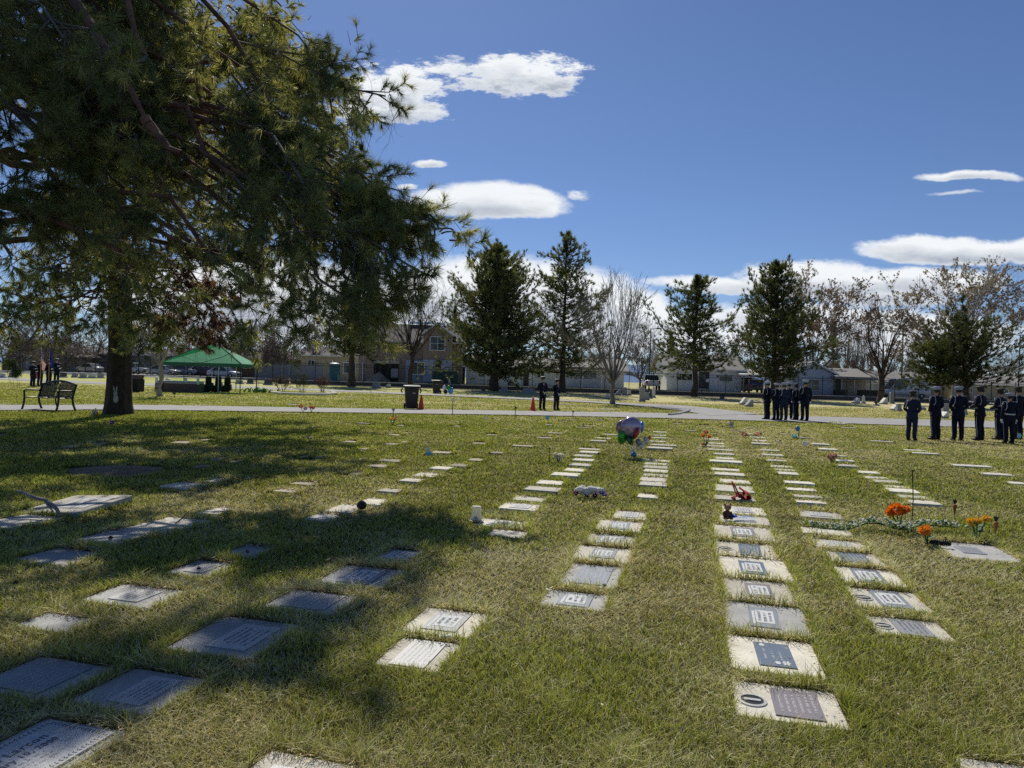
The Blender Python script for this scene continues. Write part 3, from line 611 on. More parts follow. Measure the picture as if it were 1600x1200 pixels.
def tufts(P, D, L, Wd, nn, g, spread=.75, droop=.15, cols=None, cj=.25, along=.35):
    """needle sprays: P points, D twig directions -> V, faces, colours"""
    P = np.asarray(P, float); D = np.asarray(D, float); D = D / np.maximum(np.linalg.norm(D, axis=1, keepdims=True), 1e-6); n = len(P)
    p = np.repeat(P, nn, 0); d = np.repeat(D, nn, 0); m = n * nn
    rv = g.standard_normal((m, 3)); rv -= d * (rv * d).sum(1, keepdims=True); rv /= np.linalg.norm(rv, axis=1, keepdims=True)
    a = g.uniform(.15, 1.25, m)[:, None] * spread; nd = d * np.cos(a) + rv * np.sin(a); nd[:, 2] -= droop * g.random(m); nd /= np.linalg.norm(nd, axis=1, keepdims=True)
    l = L * g.uniform(.6, 1.15, m)[:, None]; base = p - d * (g.random(m)[:, None] * along * L)
    s = np.cross(nd, g.standard_normal((m, 3))); s /= np.linalg.norm(s, axis=1, keepdims=True); s *= Wd / 2
    V = np.stack([base - s, base + s, base + nd * l], 1).reshape(-1, 3)
    c = np.repeat(cols, nn, 0) * (1 + cj * g.standard_normal((m, 1))); c = np.clip(c, .003, .6)
    return V, np.arange(m * 3).reshape(-1, 3), np.repeat(c, 3, 0)
M_bark = mat('dark bark', (.060, .045, .036), .95, var=.6, scale=3, bump=1.0, bscale=9)
M_bark2 = mat('grey bark', (.15, .135, .12), .95, var=.4, scale=4, bump=.8, bscale=14)
M_bark3 = mat('pale bark', (.24, .22, .20), .9, var=.35, scale=5, bump=.5, bscale=14)
M_bark4 = mat('reddish bark', (.17, .085, .055), .95, var=.6, scale=4, bump=1, bscale=10)
M_needle = mat('pine needles', (1, 1, 1), .5, attr=True, trans=.40, spec=.35, tcol=1.3)
M_leaf = mat('dry seed heads', (1, 1, 1), .8, attr=True, trans=.3)
M_bark5 = mat('brown twigs', (.13, .10, .085), .95, var=.3, scale=1)
def unit(v): return v / max(np.linalg.norm(v), 1e-9)
def grow(S, T, p, d, L, r, lev, g, bend=.25, up=.1, kids=(3, 4), ang=(.35, .8), ratio=.62, minr=.01, nst=4):
    d = unit(np.array(d, float)); p = np.array(p, float); r0 = r; pts = [(p, d, r)]
    for i in range(nst):
        d = unit(d + g.normal(0, bend * .35, 3) + np.array([0, 0, up * .4])); q = p + d * (L / nst); r1 = max(r0 * (1 - .6 * (i + 1) / nst), minr)
        S.append([*p, *q, r, r1]); p, r = q, r1; pts.append((p, d, r))
    T.append((p, d))
    if lev <= 0: return
    n = g.integers(kids[0], kids[1] + 1)
    for k in range(n):
        i = nst if k == 0 else g.integers(1, nst + 1); p, d, r = pts[i]
        rv = g.standard_normal(3); rv -= d * rv.dot(d); rv = unit(rv); a = g.uniform(*ang) * (.5 if k == 0 else 1)
        nd = d * math.cos(a) + rv * math.sin(a); l = L * ratio * g.uniform(.75, 1.2)
        grow(S, T, p, nd, l, max(r * (.85 if k == 0 else .6), minr), lev - 1, g, bend, up, kids, ang, ratio, minr, max(2, nst - 1))
def bare_tree(px, py, top_py, label, seed, half=60, d=None, fork=.2, limbs=6, lev=4, m=None, tr=None, ang0=(.15, .75), up=.25, ang=(.25, .6), minr=.012, seedheads=None, group='bare trees', ratio=.62, lean=0, kids=(3, 4), name='bare_tree', z=None):
    g = np.random.default_rng(seed)
    b = at(px, py) if d is None else atd(px, py, d)
    if d is not None: b.z = gz(b.x, b.y) if z is None else z
    H = atd(px, top_py, b.y).z - b.z; Rr = half / F * b.y; tr = tr or H * .018
    o = thing(name, label, 'tree', b, 0, group); S, T = [], []; hf = H * fork; p = np.zeros(3); r = tr * 1.25
    for i in range(4):
        q = np.array([lean * hf * (i + 1) / 4 + g.normal(0, .02) * hf, g.normal(0, .02) * hf, hf * (i + 1) / 4]); r1 = tr * (1.1 - .06 * i); S.append([*p, *q, r * (1.25 if i == 0 else 1), r1]); p, r = q, r1
    segs_mesh('trunk', S, 9, m or M_bark2, o)
    S, T = [], []
    for k in range(limbs):
        az = k * 2.4 + g.uniform(-.4, .4); tl = (k + .5) / limbs; a = ang0[0] + (ang0[1] - ang0[0]) * tl
        z0 = hf * g.uniform(.8, 1); ln = (H - z0) * (1 - .42 * tl) * .50
        sc = min(1, Rr / max(ln * math.sin(a) * 2.0, .01)) if a > .2 else 1
        grow(S, T, (p[0] * z0 / hf, p[1], z0), (math.sin(a) * math.cos(az) * sc, math.sin(a) * math.sin(az) * sc, math.cos(a)), ln, tr * (.7 - .25 * tl), lev, g, .3, up, kids, ang, ratio, minr)
    S = np.array(S)
    # fit the crown to the height and breadth seen
    top = np.percentile(S[:, 5], 99.7); f = (H - hf) / max(top - hf, .1)
    ext = np.percentile(np.abs(S[:, 3]), 98); fx = Rr / max(ext, .1)
    for c in (2, 5): S[:, c] = np.where(S[:, c] > hf, hf + (S[:, c] - hf) * f, S[:, c])
    for c in (0, 1, 3, 4): S[:, c] *= 1 + (fx - 1) * np.clip((S[:, 2 if c < 3 else 5] - hf * .7) / (hf * .5), 0, 1)
    segs_mesh('crown', S, 4, m or M_bark2, o)
    if seedheads:
        col, num, size = seedheads; tip = S[S[:, 7] <= minr * 1.6]; i = g.integers(0, len(tip), num)
        P = tip[i, 3:6]; D = g.standard_normal((num, 3)); D[:, 2] -= .6
        hi = np.clip((P[:, 2] / H), .2, 1)[:, None]
        V, Fc, c = tufts(P, D, size, size * .55, 6, g, 1.2, .3, np.array(col)[None] * np.ones((num, 1)) * (.6 + .6 * hi), .35)
        np_mesh('seed_clusters', V, Fc, 3, M_leaf, o, col=c)
    return o
def conifer(px, py, top_py, half, label, seed, d, base=.12, prof=None, n=110, col=(.065, .095, .040), col2=(.20, .215, .08), open_=.0, m=None, tr=None, droop=.15, L=.36, nn=16, step=.34, group='conifers along the fence', wide=1.0, lean=0, name='conifer_tree', lump=.5, brown=0, up0=.5):
    g = np.random.default_rng(seed); b = atd(px, py, d); b.z = gz(b.x, b.y); H = atd(px, top_py, d).z - b.z; Rr = half / F * d; tr = tr or H * .024
    o = thing(name, label, 'tree', b, 0, group); S = []; p = np.zeros(3); r = tr * 1.2; k = 9; ax = []
    for i in range(k):
        q = np.array([lean * H * (i + 1) / k + g.normal(0, .01) * H * .5, g.normal(0, .01) * H * .5, H * .985 * (i + 1) / k]); r1 = max(tr * (1 - (i + 1) / k) + .02, .03); S.append([*p, *q, r * (1.25 if i == 0 else 1), r1]); ax.append((p, q)); p, r = q, r1
    segs_mesh('trunk', S, 8, m or M_bark, o)
    prof = prof or (lambda t: (1 - t) ** .8 * min(1, t * 5 + .45))
    B, P, D, C = [], [], [], []
    lat = g.uniform(0, 100)
    for i in range(n):
        t = (i + g.random()) / n; zz = H * (base + (1 - base) * t); az = i * 2.39996 + g.uniform(-.5, .5)
        lm = 1 + lump * (float(fbm(np.array(az * .9 + lat), np.array(t * 7.), 2)) - .5) * 2
        ln = Rr * prof(t) * g.uniform(.72, 1.12) * lm + .15
        if open_ and g.random() < open_: ln *= .45
        ii = min(int(zz / (H * .985) * k), k - 1); f = (zz - ax[ii][0][2]) / max(ax[ii][1][2] - ax[ii][0][2], .01); c0 = ax[ii][0] + (ax[ii][1] - ax[ii][0]) * f
        el = -droop + up0 * t; dirv = unit(np.array([math.cos(az) * wide, math.sin(az), el])); pts = [c0]; q = c0; dd = dirv
        ns = max(3, int(ln / step)); sl = ln / ns
        for s in range(ns):
            dd = unit(dd + g.normal(0, .12, 3) + np.array([0, 0, .05])); q2 = q + dd * sl
            B.append([*q, *q2, max(.035 * ln / Rr * (1 - s / ns) + .012, .012) * Rr / 4, max(.035 * ln / Rr * (1 - (s + 1) / ns) + .01, .01) * Rr / 4]); q = q2
            fr = (s + 1) / ns
            if fr < .22 and ln > 1.2: continue
            for w in range(3 if fr < .8 else 4):
                side = np.array([-dd[1], dd[0], 0]) * g.uniform(-1, 1) * (ln * .34 * (1.1 - fr * .6)) + np.array([0, 0, g.normal(0, .10 + .03 * ln)]); pp = q - dd * sl * g.random() + side
                P.append(pp); D.append(unit(dd * .7 + side * .8 + np.array([0, 0, .35 + .2 * g.random()])))
                cm = g.random() ** 1.5; cc = np.array(col) * (1 - cm) + np.array(col2) * cm
                if brown and g.random() < brown * (1 - .6 * t): cc = np.array((.13, .085, .05))
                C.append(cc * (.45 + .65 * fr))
    segs_mesh('branches', B, 4, m or M_bark, o)
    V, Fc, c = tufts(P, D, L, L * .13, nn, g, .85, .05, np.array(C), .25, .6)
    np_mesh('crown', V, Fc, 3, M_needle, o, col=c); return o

conifer(771, 611, 384, 104, 'broad dense dark conifer, widest in the row before the fence', 1, 76, base=.10, prof=lambda t: (1 - t) ** .62 * min(1, .72 + t * 1.6) * .98, n=290, L=.36, nn=20, lump=.95, tr=.42, droop=.05)
conifer(878, 612, 365, 92, 'tall open pointed conifer behind the two officers', 2, 76.5, base=.12, prof=lambda t: (1 - t) ** .62 * (.95 + .25 * math.sin(t * 40)), n=150, open_=.3, L=.38, nn=17, lump=.9, tr=.3, droop=.1, up0=.3)
conifer(1084, 617, 432, 88, 'loose green pine with bare lower trunk before the white house', 3, 75.5, base=.22, prof=lambda t: (1 - t) ** .65 * min(1, .8 + t) * 1.0, n=105, open_=.25, L=.4, nn=18, lump=1.2, tr=.3, col2=(.13, .155, .05), droop=.12)
conifer(1209, 619, 411, 92, 'tall green pine behind the middle uniformed group', 4, 75.5, base=.13, prof=lambda t: (1 - t) ** .6 * min(1, .8 + t) * .95, n=180, open_=.2, L=.38, nn=19, lump=1.1, tr=.33, col2=(.13, .15, .05), brown=.06, droop=.1)
conifer(1464, 628, 538, 62, 'rounded lighter green pine right of the white van', 5, 69, base=.34, prof=lambda t: (1 - t) ** .4 * .95, n=64, L=.36, nn=20, open_=.2, lump=1.2, tr=.26, col2=(.15, .17, .05), droop=.0)
conifer(1512, 627, 498, 88, 'leaning dark pine with spreading limbs behind the right uniformed group', 6, 68, base=.24, prof=lambda t: (1 - t) ** .45 * min(1, .75 + t) * .95, n=84, open_=.3, L=.4, nn=20, lump=1.7, tr=.3, col=(.03, .045, .022), col2=(.085, .10, .04), lean=-.1, droop=-.1, up0=.1)
conifer(549, 601, 455, 62, 'dark pine standing right of the teal toilet cabin', 7, 76, base=.36, prof=lambda t: (1 - t) ** .4 * .9, n=150, L=.38, nn=18, lump=.8, tr=.38, open_=.15)
conifer(708, 600, 478, 13, 'slim dark conifer spire behind the brick house', 8, 104, base=.05, n=80, L=.4, nn=16, group='conifers behind the houses')
conifer(1047, 606, 520, 16, 'small dark conifer behind the white pickup truck', 9, 112, base=.05, n=70, L=.4, nn=16, group='conifers behind the houses')
conifer(1300, 610, 505, 22, 'dark narrow conifer half hidden by the russet tree', 10, 118, base=.05, n=90, L=.42, nn=16, group='conifers behind the houses')
bare_tree(957, 631, 420, 'bare vase shaped tree standing beside the curving lane', 21, half=84, fork=.17, limbs=13, lev=4, m=M_bark2, tr=.15, ang0=(.05, 1.05), up=.45, ang=(.2, .5), minr=.008, kids=(3, 4))
bare_tree(642, 600, 425, 'dark bare tree in front of the brick house', 22, half=70, d=77, fork=.3, limbs=8, lev=4, tr=.22, ang0=(.1, .8), up=.2, m=M_bark, minr=.010)
bare_tree(1376, 619, 438, 'stout bare tree with forked trunk left of the white van', 23, half=58, d=74, fork=.2, limbs=6, lev=4, tr=.30, ang0=(.05, .55), up=.35, m=M_bark, minr=.010)
bare_tree(1268, 612, 416, 'tall russet twiggy tree behind the middle uniformed group', 24, half=92, d=100, fork=.16, limbs=10, lev=5, ratio=.62, tr=.3, ang0=(.1, .95), up=.05, seedheads=((.34, .26, .21), 6000, .26), minr=.010, group='trees behind the houses')
bare_tree(1492, 612, 404, 'huge spreading tree hung with brown seed clusters at the right', 25, half=104, d=98, fork=.2, limbs=12, lev=5, ratio=.62, tr=.45, ang0=(.1, 1.05), up=.02, seedheads=((.42, .36, .30), 5600, .30), minr=.012, m=M_bark3, group='trees behind the houses')
bare_tree(250, 619, 470, 'young pale barked tree left of the green canopy', 26, half=46, fork=.34, limbs=7, lev=4, m=M_bark3, tr=.12, ang0=(.1, .8), up=.2)
for i, (x, t) in enumerate(((1322, 490), (1334, 478), (1346, 494), (1359, 500), (1425, 520), (1437, 528))):
    bare_tree(x, 612, t, f'narrow bare poplar column, {ordn[i]} from the left behind the stout bare tree', 40 + i, half=8, d=165, fork=.08, limbs=10, lev=2, ang0=(.05, .3), up=.8, ang=(.1, .3), minr=.018, tr=.2, m=M_bark3, group='distant poplars', z=.5, name='poplar_tree')
for i, (x, t, hw, dd, w) in enumerate(((75, 470, 60, 118, 'behind the colour guard'), (150, 480, 62, 125, 'behind the big pine trunk'), (30, 490, 50, 112, 'at the far left over the grey house'), (215, 485, 56, 130, 'between big pine trunk and young pale tree'), (292, 470, 62, 115, 'over the left end of the green canopy'), (375, 480, 62, 112, 'over the right end of the green canopy'), (450, 490, 50, 118, 'over the shrub bed'), (590, 510, 40, 120, 'behind the left wing of the brick house'), (1000, 520, 46, 130, 'behind the lamp post'), (1140, 520, 40, 125, 'between the two green pines'), (1030, 540, 36, 140, 'over the white pickup truck'), (1400, 540, 40, 135, 'over the white van'), (1560, 545, 60, 120, 'behind the right lamp post'), (1245, 530, 40, 120, 'left of the russet tree'), (1335, 540, 46, 112, 'over the porch of the blue grey house'), (925, 530, 46, 125, 'behind the tall open conifer'), (100, 520, 46, 105, 'just right of the colour guard'), (5, 500, 60, 106, 'at the extreme left edge'), (180, 520, 46, 138, 'far behind the young pale tree'), (335, 515, 50, 108, 'straight behind the canopy peak'), (415, 510, 46, 100, 'behind the grey boarded screen'), (500, 515, 44, 116, 'over the teal toilet cabin'), (675, 500, 44, 118, 'over the brick house gable'))):
    bare_tree(x, 600, t, 'hazy twiggy bare tree ' + w, 60 + i, half=hw, d=dd, fork=.15, limbs=9, lev=4, ang0=(.1, 1.0), up=.1, minr=.02, tr=.2, group='trees behind the houses', z=.5, kids=(3, 5), m=M_bark5)
# ------------------------------------------------------------------ the two big pines of the foreground
def limb(S, P, D, C, p0, p1, r0, g, sag=.10, dens=1.0, tw=(.7, 1.7), start=None, brown=0., bare=False, wig=.17):
    p0 = np.array(p0, float); p1 = np.array(p1, float); L = np.linalg.norm(p1 - p0); n = max(6, int(L / .7)); pts = []
    off = np.cumsum(g.normal(0, wig * L / n * 1.6, (n + 1, 3)), 0); off -= np.linspace(0, 1, n + 1)[:, None] * off[-1]
    for i in range(n + 1):
        t = i / n; q = p0 + (p1 - p0) * t; q[2] += sag * L * 4 * t * (1 - t); pts.append(q + off[i])
    for i in range(n): S.append([*pts[i], *pts[i + 1], r0 * (1 - .88 * i / n) + .008, r0 * (1 - .88 * (i + 1) / n) + .008])
    if bare: return pts
    start = DENS[1] if start is None else start
    m = int(L * 4.2 * dens * DENS[0])
    for k in range(m):
        t = start + (1 - start) * (k + g.random()) / m; x = t * n; i = min(int(x), n - 1); q = pts[i] + (pts[i + 1] - pts[i]) * (x - i); ax = unit(pts[i + 1] - pts[i])
        rv = g.standard_normal(3); rv[2] *= .6; rv -= ax * rv.dot(ax); rv = unit(rv); d = unit(ax * g.uniform(.35, 1.0) + rv * .9 + np.array([0, 0, -.12]))
        tl = g.uniform(*tw) * (1.15 - .55 * t); ns = 5; a = q; isb = g.random() < brown; tone = g.random()
        for s in range(ns):
            d = unit(d + g.normal(0, .16, 3) + np.array([0, 0, -.10 if s < 3 else .12])); b = a + d * tl / ns
            S.append([*a, *b, .014 * (1 - s / ns) + .004, .014 * (1 - (s + 1) / ns) + .004]); a = b
            if s >= 1:
                for w in range(2):
                    e = g.standard_normal(3); e -= d * e.dot(d); dd = unit(d * .7 + 1.0 * unit(e) + np.array([0, 0, -.1])); ll = tl * g.uniform(.12, .3); c = a + dd * ll
                    S.append([*a, *c, .006, .003])
                    P.append(c); D.append(dd); C.append(tone if not isb else -1)
            if s >= 3: P.append(a); D.append(d); C.append(tone if not isb else -1)
    return pts
DENS = [.74, .3]
SUNNY = [(744, 802, .35), (790, 818, .45), (200, 925, .55), (88, 967, .45), (60, 930, .5), (250, 950, .4), (120, 885, .45), (300, 905, .4), (120, 790, .9), (250, 818, .6), (180, 836, .5), (40, 810, .6), (95, 865, .35), (340, 1110, .5), (250, 1150, .4), (420, 1130, .3), (160, 1195, .35), (30, 895, .5), (330, 925, .3), (318, 884, .35), (500, 800, .5), (545, 790, .5), (440, 905, .25), (130, 1000, .25), (300, 690, .5), (240, 780, .5), (90, 665, .6), (350, 790, .7), (500, 890, .22), (390, 940, .22), (20, 1005, .3), (430, 760, .5), (200, 700, .4), (480, 835, .3), (380, 820, .4), (60, 750, .4), (560, 1010, .3), (280, 1000, .2)]
def open_sky(Pw, g):
    """thin places of the crown: keep a point unless its sun ray ends in one of the sunny gaps on the lawn"""
    k = Pw[:, 2] / math.tan(SUN_EL); gx = Pw[:, 0] - k * math.sin(SUN_AZ); gy = Pw[:, 1] - k * math.cos(SUN_AZ); drop = np.zeros(len(Pw))
    for (px, py, r) in SUNNY:
        c = at(px, py, 0); rr = r * (.75 + .6 * vnoise(gx * 2.3 + 9, gy * 2.3 + 4)); drop = np.maximum(drop, np.clip(1.45 - np.hypot(gx - c.x, (gy - c.y) * .8) / rr, 0, .93) ** .5)
    return g.random(len(Pw)) > drop
def pine(name, label, base, H, tr, targets, seed, L, Wd, nn, attach, group='big old pines', bark=None, lean=(0, 0), hang=0):
    g = np.random.default_rng(seed); o = thing(name, label, 'tree', base, 0, group); B = np.array(base)
    # trunk with a flared, furrowed foot
    b = MB(); b.smooth = True; n = 26; k = 15; vs = []; ph = [g.uniform(0, 6.28) for _ in range(4)]
    def axis(z): return np.array([lean[0] * z + .10 * math.sin(z * .5 + 1), lean[1] * z + .08 * math.sin(z * .4), z])
    for i in range(k):
        z = H * (i / (k - 1)) ** 1.5; c = axis(z); r = tr * (1 - .93 * z / H) * (1 + .26 * math.exp(-z / .35))
        for j in range(n):
            a = 2 * math.pi * j / n; rr = r * (1 + .05 * math.sin(7 * a + ph[0]) + .035 * math.sin(11 * a + ph[1] + z) + .10 * math.exp(-z / .4) * math.sin(5 * a + ph[2]))
            vs.append((c[0] + rr * math.cos(a), c[1] + rr * math.sin(a), c[2] - .06))
    b.add(vs, [[i * n + j, i * n + (j + 1) % n, (i + 1) * n + (j + 1) % n, (i + 1) * n + j] for i in range(k - 1) for j in range(n)])
    b.build('trunk', bark or M_barkbig, o)
    S, P, D, C = [], [], [], []
    for t in targets:
        px, py, d = t[:3]; kw = t[3] if len(t) > 3 else {}
        kw = dict(kw); rise = kw.pop('rise', None); r0 = kw.pop('r', None); fr = kw.pop('frm', None)
        p1 = (np.array(atd(px, py, d)) if py is not None else np.array(px)) - B
        z0 = p1[2] + (rise if rise is not None else attach * g.uniform(.2, 2.5)); z0 = min(max(z0, 2.2), H * .93)
        p0 = axis(z0) if fr is None else np.array(atd(*fr)) - B
        ln = np.linalg.norm(p1 - p0); limb(S, P, D, C, p0, p1, r0 or .0052 * ln + .014, g, **kw)
    S = np.array(S)
    ks = open_sky(S[:, 3:6] + B, g) | (S[:, 6] > .03); S = S[ks]; big = S[:, 6] > .03
    P = np.array(P); kp = open_sky(P + B, g); P = P[kp]; D = np.array(D)[kp]; C = np.array(C)[kp]
    segs_mesh('branches', S[big], 8, M_bark4, o); segs_mesh('twigs', S[~big], 3, M_bark2, o)
    P = np.array(P); D = np.array(D); C = np.array(C)
    dk, lt, br = np.array((.145, .185, .08)), np.array((.48, .48, .17)), np.array((.20, .115, .07))
    cc = dk + (lt - dk) * (np.clip(C, 0, 1) ** 1.4)[:, None]; cc[C < 0] = br
    V, Fc, c = tufts(P, D, L, Wd, nn, g, .8, .25, cc, .25, .6)
    np_mesh('crown', V, Fc, 3, M_needle, o, col=c)
    # dead twigs hanging below the boughs
    if hang:
        Dd = []; bi = np.nonzero(S[:, 7] < .05)[0]
        for i in g.choice(bi, hang):
            p = S[i, 3:6].copy(); d = unit(np.array([g.normal(0, .5), g.normal(0, .5), -1])); ln = g.uniform(.25, 1.1); r = .0055
            for k in range(4):
                d = unit(d + g.normal(0, .22, 3) + np.array([0, 0, -.12])); q = p + d * ln / 4; Dd.append([*p, *q, r, r * .75]); r *= .75
                if k: e = unit(d + g.normal(0, .7, 3)); Dd.append([*q, *(q + e * ln * .22), r * .8, r * .5])
                p = q
        segs_mesh('dead_twigs', Dd, 3, mat('dead brown twig', (.12, .085, .065), .95), o)
    # cones hanging in the twigs
    q = MB(); q.smooth = True
    for i in g.integers(0, len(P), 60): q.ball(P[i] - np.array([0, 0, .05]), (.028, .028, .045), 6, 5)
    tag(q.build('pine_cones', mat('pine cone', (.045, .03, .02), .9), o), kind='stuff')
    print(name, len(P), 'tufts'); return o
M_barkbig = mat('furrowed pine bark', (.075, .055, .044), .95, col2=(.02, .015, .012), scale=5, bump=1.0, bscale=12, detail=8)
def sh(px, py, z):
    p = at(px, py, 0); k = z / math.tan(SUN_EL); return (Vector((p.x + k * math.sin(SUN_AZ), p.y + k * math.cos(SUN_AZ), z)), None, 0)
T1 = at(180, 646)
Q = dict
tg1 = [(60, 470, 23), (10, 420, 22), (20, 330, 22), (100, 260, 22), (140, 400, 20), (255, 330, 22), (310, 380, 22.5, Q(dens=.5)), (350, 470, 22.5, Q(dens=.5, tw=(.5, 1.0))), (335, 535, 22.5, Q(brown=.75, dens=.7)), (262, 530, 21.5), (120, 515, 21), (60, 500, 22), (8, 495, 22),
       (235, 475, 20.5), (180, 380, 18), (190, 520, 18.5), (175, 330, 19), (400, 540, 23, Q(dens=.6)), (90, 350, 20), (40, 250, 24), (220, 200, 22), (300, 250, 24), (130, 150, 24), (360, 180, 26), (50, 100, 27), (200, 60, 24), (420, 300, 25), (-60, 480, 20), (-80, 380, 24), (-60, 530, 20), (330, 510, 24, Q(brown=.8, dens=.6)), (200, 430, 21), (80, 420, 19), (300, 480, 22, Q(brown=1., dens=.9, start=.55)), (345, 505, 22.5, Q(brown=1., dens=1.1, start=.55)), (365, 455, 23, Q(brown=.9, dens=.9, start=.6)), (285, 520, 21.5, Q(brown=.6, dens=.8, start=.6)), (120, 480, 20), (40, 470, 21), (160, 260, 21), (225, 520, 20, Q(dens=.8)), (20, 575, 19.5, Q(dens=.25, start=.9, tw=(.3, .6)))]
for (px, py, z) in ((400, 690, 8), (300, 675, 7), (500, 668, 7), (540, 695, 8), (120, 690, 7), (20, 720, 8), (220, 715, 9), (330, 745, 10), (450, 720, 9), (60, 660, 5), (560, 675, 7.5), (480, 735, 10), (0, 680, 6), (380, 655, 6), (150, 740, 10), (250, 770, 11), (40, 760, 11), (80, 700, 8), (180, 680, 7), (270, 700, 8), (350, 705, 8.5), (430, 700, 8), (480, 690, 7.5), (520, 720, 9), (400, 740, 10), (300, 755, 10.5), (100, 735, 9.5), (460, 660, 6.5), (250, 655, 6), (350, 662, 6.5), (30, 700, 8)):
    tg1.append((*sh(px, py, z), Q(dens=1.5, sag=.05, start=.62)))
pine('pine_tree', 'big pine with a stout dark trunk beside the black bench', T1, 19, .405, tg1, 3, .20, .017, 34, 1.3, hang=900)
T2 = Vector((-12.2, 12.6, 0))
tg2 = [(722, 392, 10.6, Q(dens=1.55, start=.5, tw=(.5, 1.2))), (700, 365, 11.2, Q(dens=1.3, start=.6, tw=(.4, .9))), (655, 425, 10.2, Q(dens=1.55, start=.5, tw=(.5, 1.2))), (600, 300, 11.2, Q(dens=.7)), (602, 150, 12, Q(dens=.3, start=.8)), (545, 250, 11.6, Q(dens=1.55, start=.5, tw=(.5, 1.2))), (500, 90, 12.6), (440, 10, 12.8), (395, -50, 12.6), (520, 185, 12, Q(dens=1.55, start=.5, tw=(.5, 1.2))), (585, 335, 11, Q(dens=1.55, start=.5, tw=(.5, 1.2))), (640, 455, 10.2, Q(dens=1.3, start=.5, tw=(.4, 1.0))), (625, 345, 10.8, Q(dens=1.4, start=.6, tw=(.4, 1.0))), (570, 300, 11, Q(dens=1.3, start=.6)), (540, 140, 12.2, Q(dens=1.0, start=.7)), (620, 480, 10, Q(dens=1.2, start=.6, tw=(.4, .9))), (600, 505, 10, Q(dens=1.55, start=.5, tw=(.5, 1.2))), (562, 510, 9.8, Q(dens=1.55, start=.5, tw=(.5, 1.2))), (468, 525, 9.4, Q(dens=1.2, start=.5, tw=(.4, .9))), (522, 475, 10, Q(dens=1.55, start=.5, tw=(.5, 1.2))), (425, 430, 13), (360, 350, 14, Q(dens=.7)), (300, 210, 13), (205, 100, 8.2, Q(dens=.6)), (255, 290, 14, Q(dens=.5)), (100, 60, 8.0, Q(dens=.6)), (50, 200, 8.4, Q(dens=.45)), (20, 400, 9, Q(dens=.4)), (110, 300, 10, Q(dens=.5)), (385, 110, 13), (405, 250, 14), (455, 335, 10.2), (480, 420, 9.6), (440, 475, 9.2), (560, 440, 10.4, Q(dens=1.55, start=.5, tw=(.5, 1.2))), (510, 330, 11, Q(dens=1.55, start=.5, tw=(.5, 1.2))), (470, 200, 11), (430, 100, 11.6), (340, 40, 13), (340, 260, 11), (270, 60, 14), (160, 200, 11.5, Q(dens=.6)), (20, 60, 10), (-40, 300, 8, Q(dens=.4)), (60, -60, 9), (220, -80, 10), (350, -80, 11), (500, 260, 11.5, Q(dens=1.55, start=.5, tw=(.5, 1.2))), (610, 380, 10.8, Q(dens=1.55, start=.5, tw=(.5, 1.2))), (660, 370, 11, Q(dens=1.55, start=.5, tw=(.5, 1.2))), (545, 380, 10.2, Q(dens=1.55, start=.5, tw=(.5, 1.2))), (590, 430, 10, Q(dens=1.55, start=.5, tw=(.5, 1.2))), (400, 370, 10), (440, 280, 11), (380, 180, 11), (300, 120, 12), (455, 140, 11), (350, 430, 10, Q(dens=.5)), (475, 470, 9.4), (420, 330, 12.5), (-100, 100, 7.5), (-150, 350, 8), (-30, 480, 9, Q(dens=.5)), (525, 498, 9.4, Q(dens=.8, tw=(.4, .9))), (590, 512, 10, Q(dens=.5))]
# higher boughs, above the picture: they throw the shade on the near lawn
DENS[0] = .9; DENS[1] = .5
for (px, py, z, dn) in ((230, 1070, 10.5, 1), (90, 1160, 10.5, 1), (372, 985, 11.5, 1.1), (400, 1060, 10.5, 1), (490, 935, 12.5, 1.1), (570, 890, 13, 1.2), (560, 965, 12.3, 1), (90, 1050, 11, 1), (480, 1000, 11.5, 1.1), (450, 1050, 11, .9), (640, 860, 13.8, 1.1), (300, 1010, 12, .8), (700, 840, 13.8, .8)):
    tg2.append((*sh(px, py, z), Q(dens=dn * 1.25, sag=.06, start=.74, tw=(.5, 1.1))))
tg2 += [(232, 195, 8.2, Q(frm=(60, -60, 9.5), sag=.02, r=.10, bare=True, wig=.03)), (185, 145, 8.6, Q(frm=(140, -80, 9.4), sag=.02, r=.05, bare=True)), (300, 250, 8.0, Q(frm=(225, 188, 8.25), sag=.02, r=.06))]
pine('pine_tree', 'nearer pine overhanging from beyond the left edge, its long boughs filling the top left', T2, 17.5, .42, tg2, 5, .19, .0085, 46, 2.4, hang=2600)
nest = MB(); nest.smooth = True
for i in range(520):
    p = Vector((random.gauss(0, .34), random.gauss(0, .3), random.gauss(0, .16))); dv = Vector((random.gauss(0, 1), random.gauss(0, 1), random.gauss(0, .6))).normalized() * .22
    nest.tube([p - dv, p + dv], .012, 3, False)
nb = nest.build('bird_nest', mat('dead brown twigs', (.085, .045, .028), .95, var=.4, scale=6)); nb.location = atd(322, 397, 22)
tag(nb, 'clump of dead reddish twigs like a nest caught among the pine branches', 'nest')
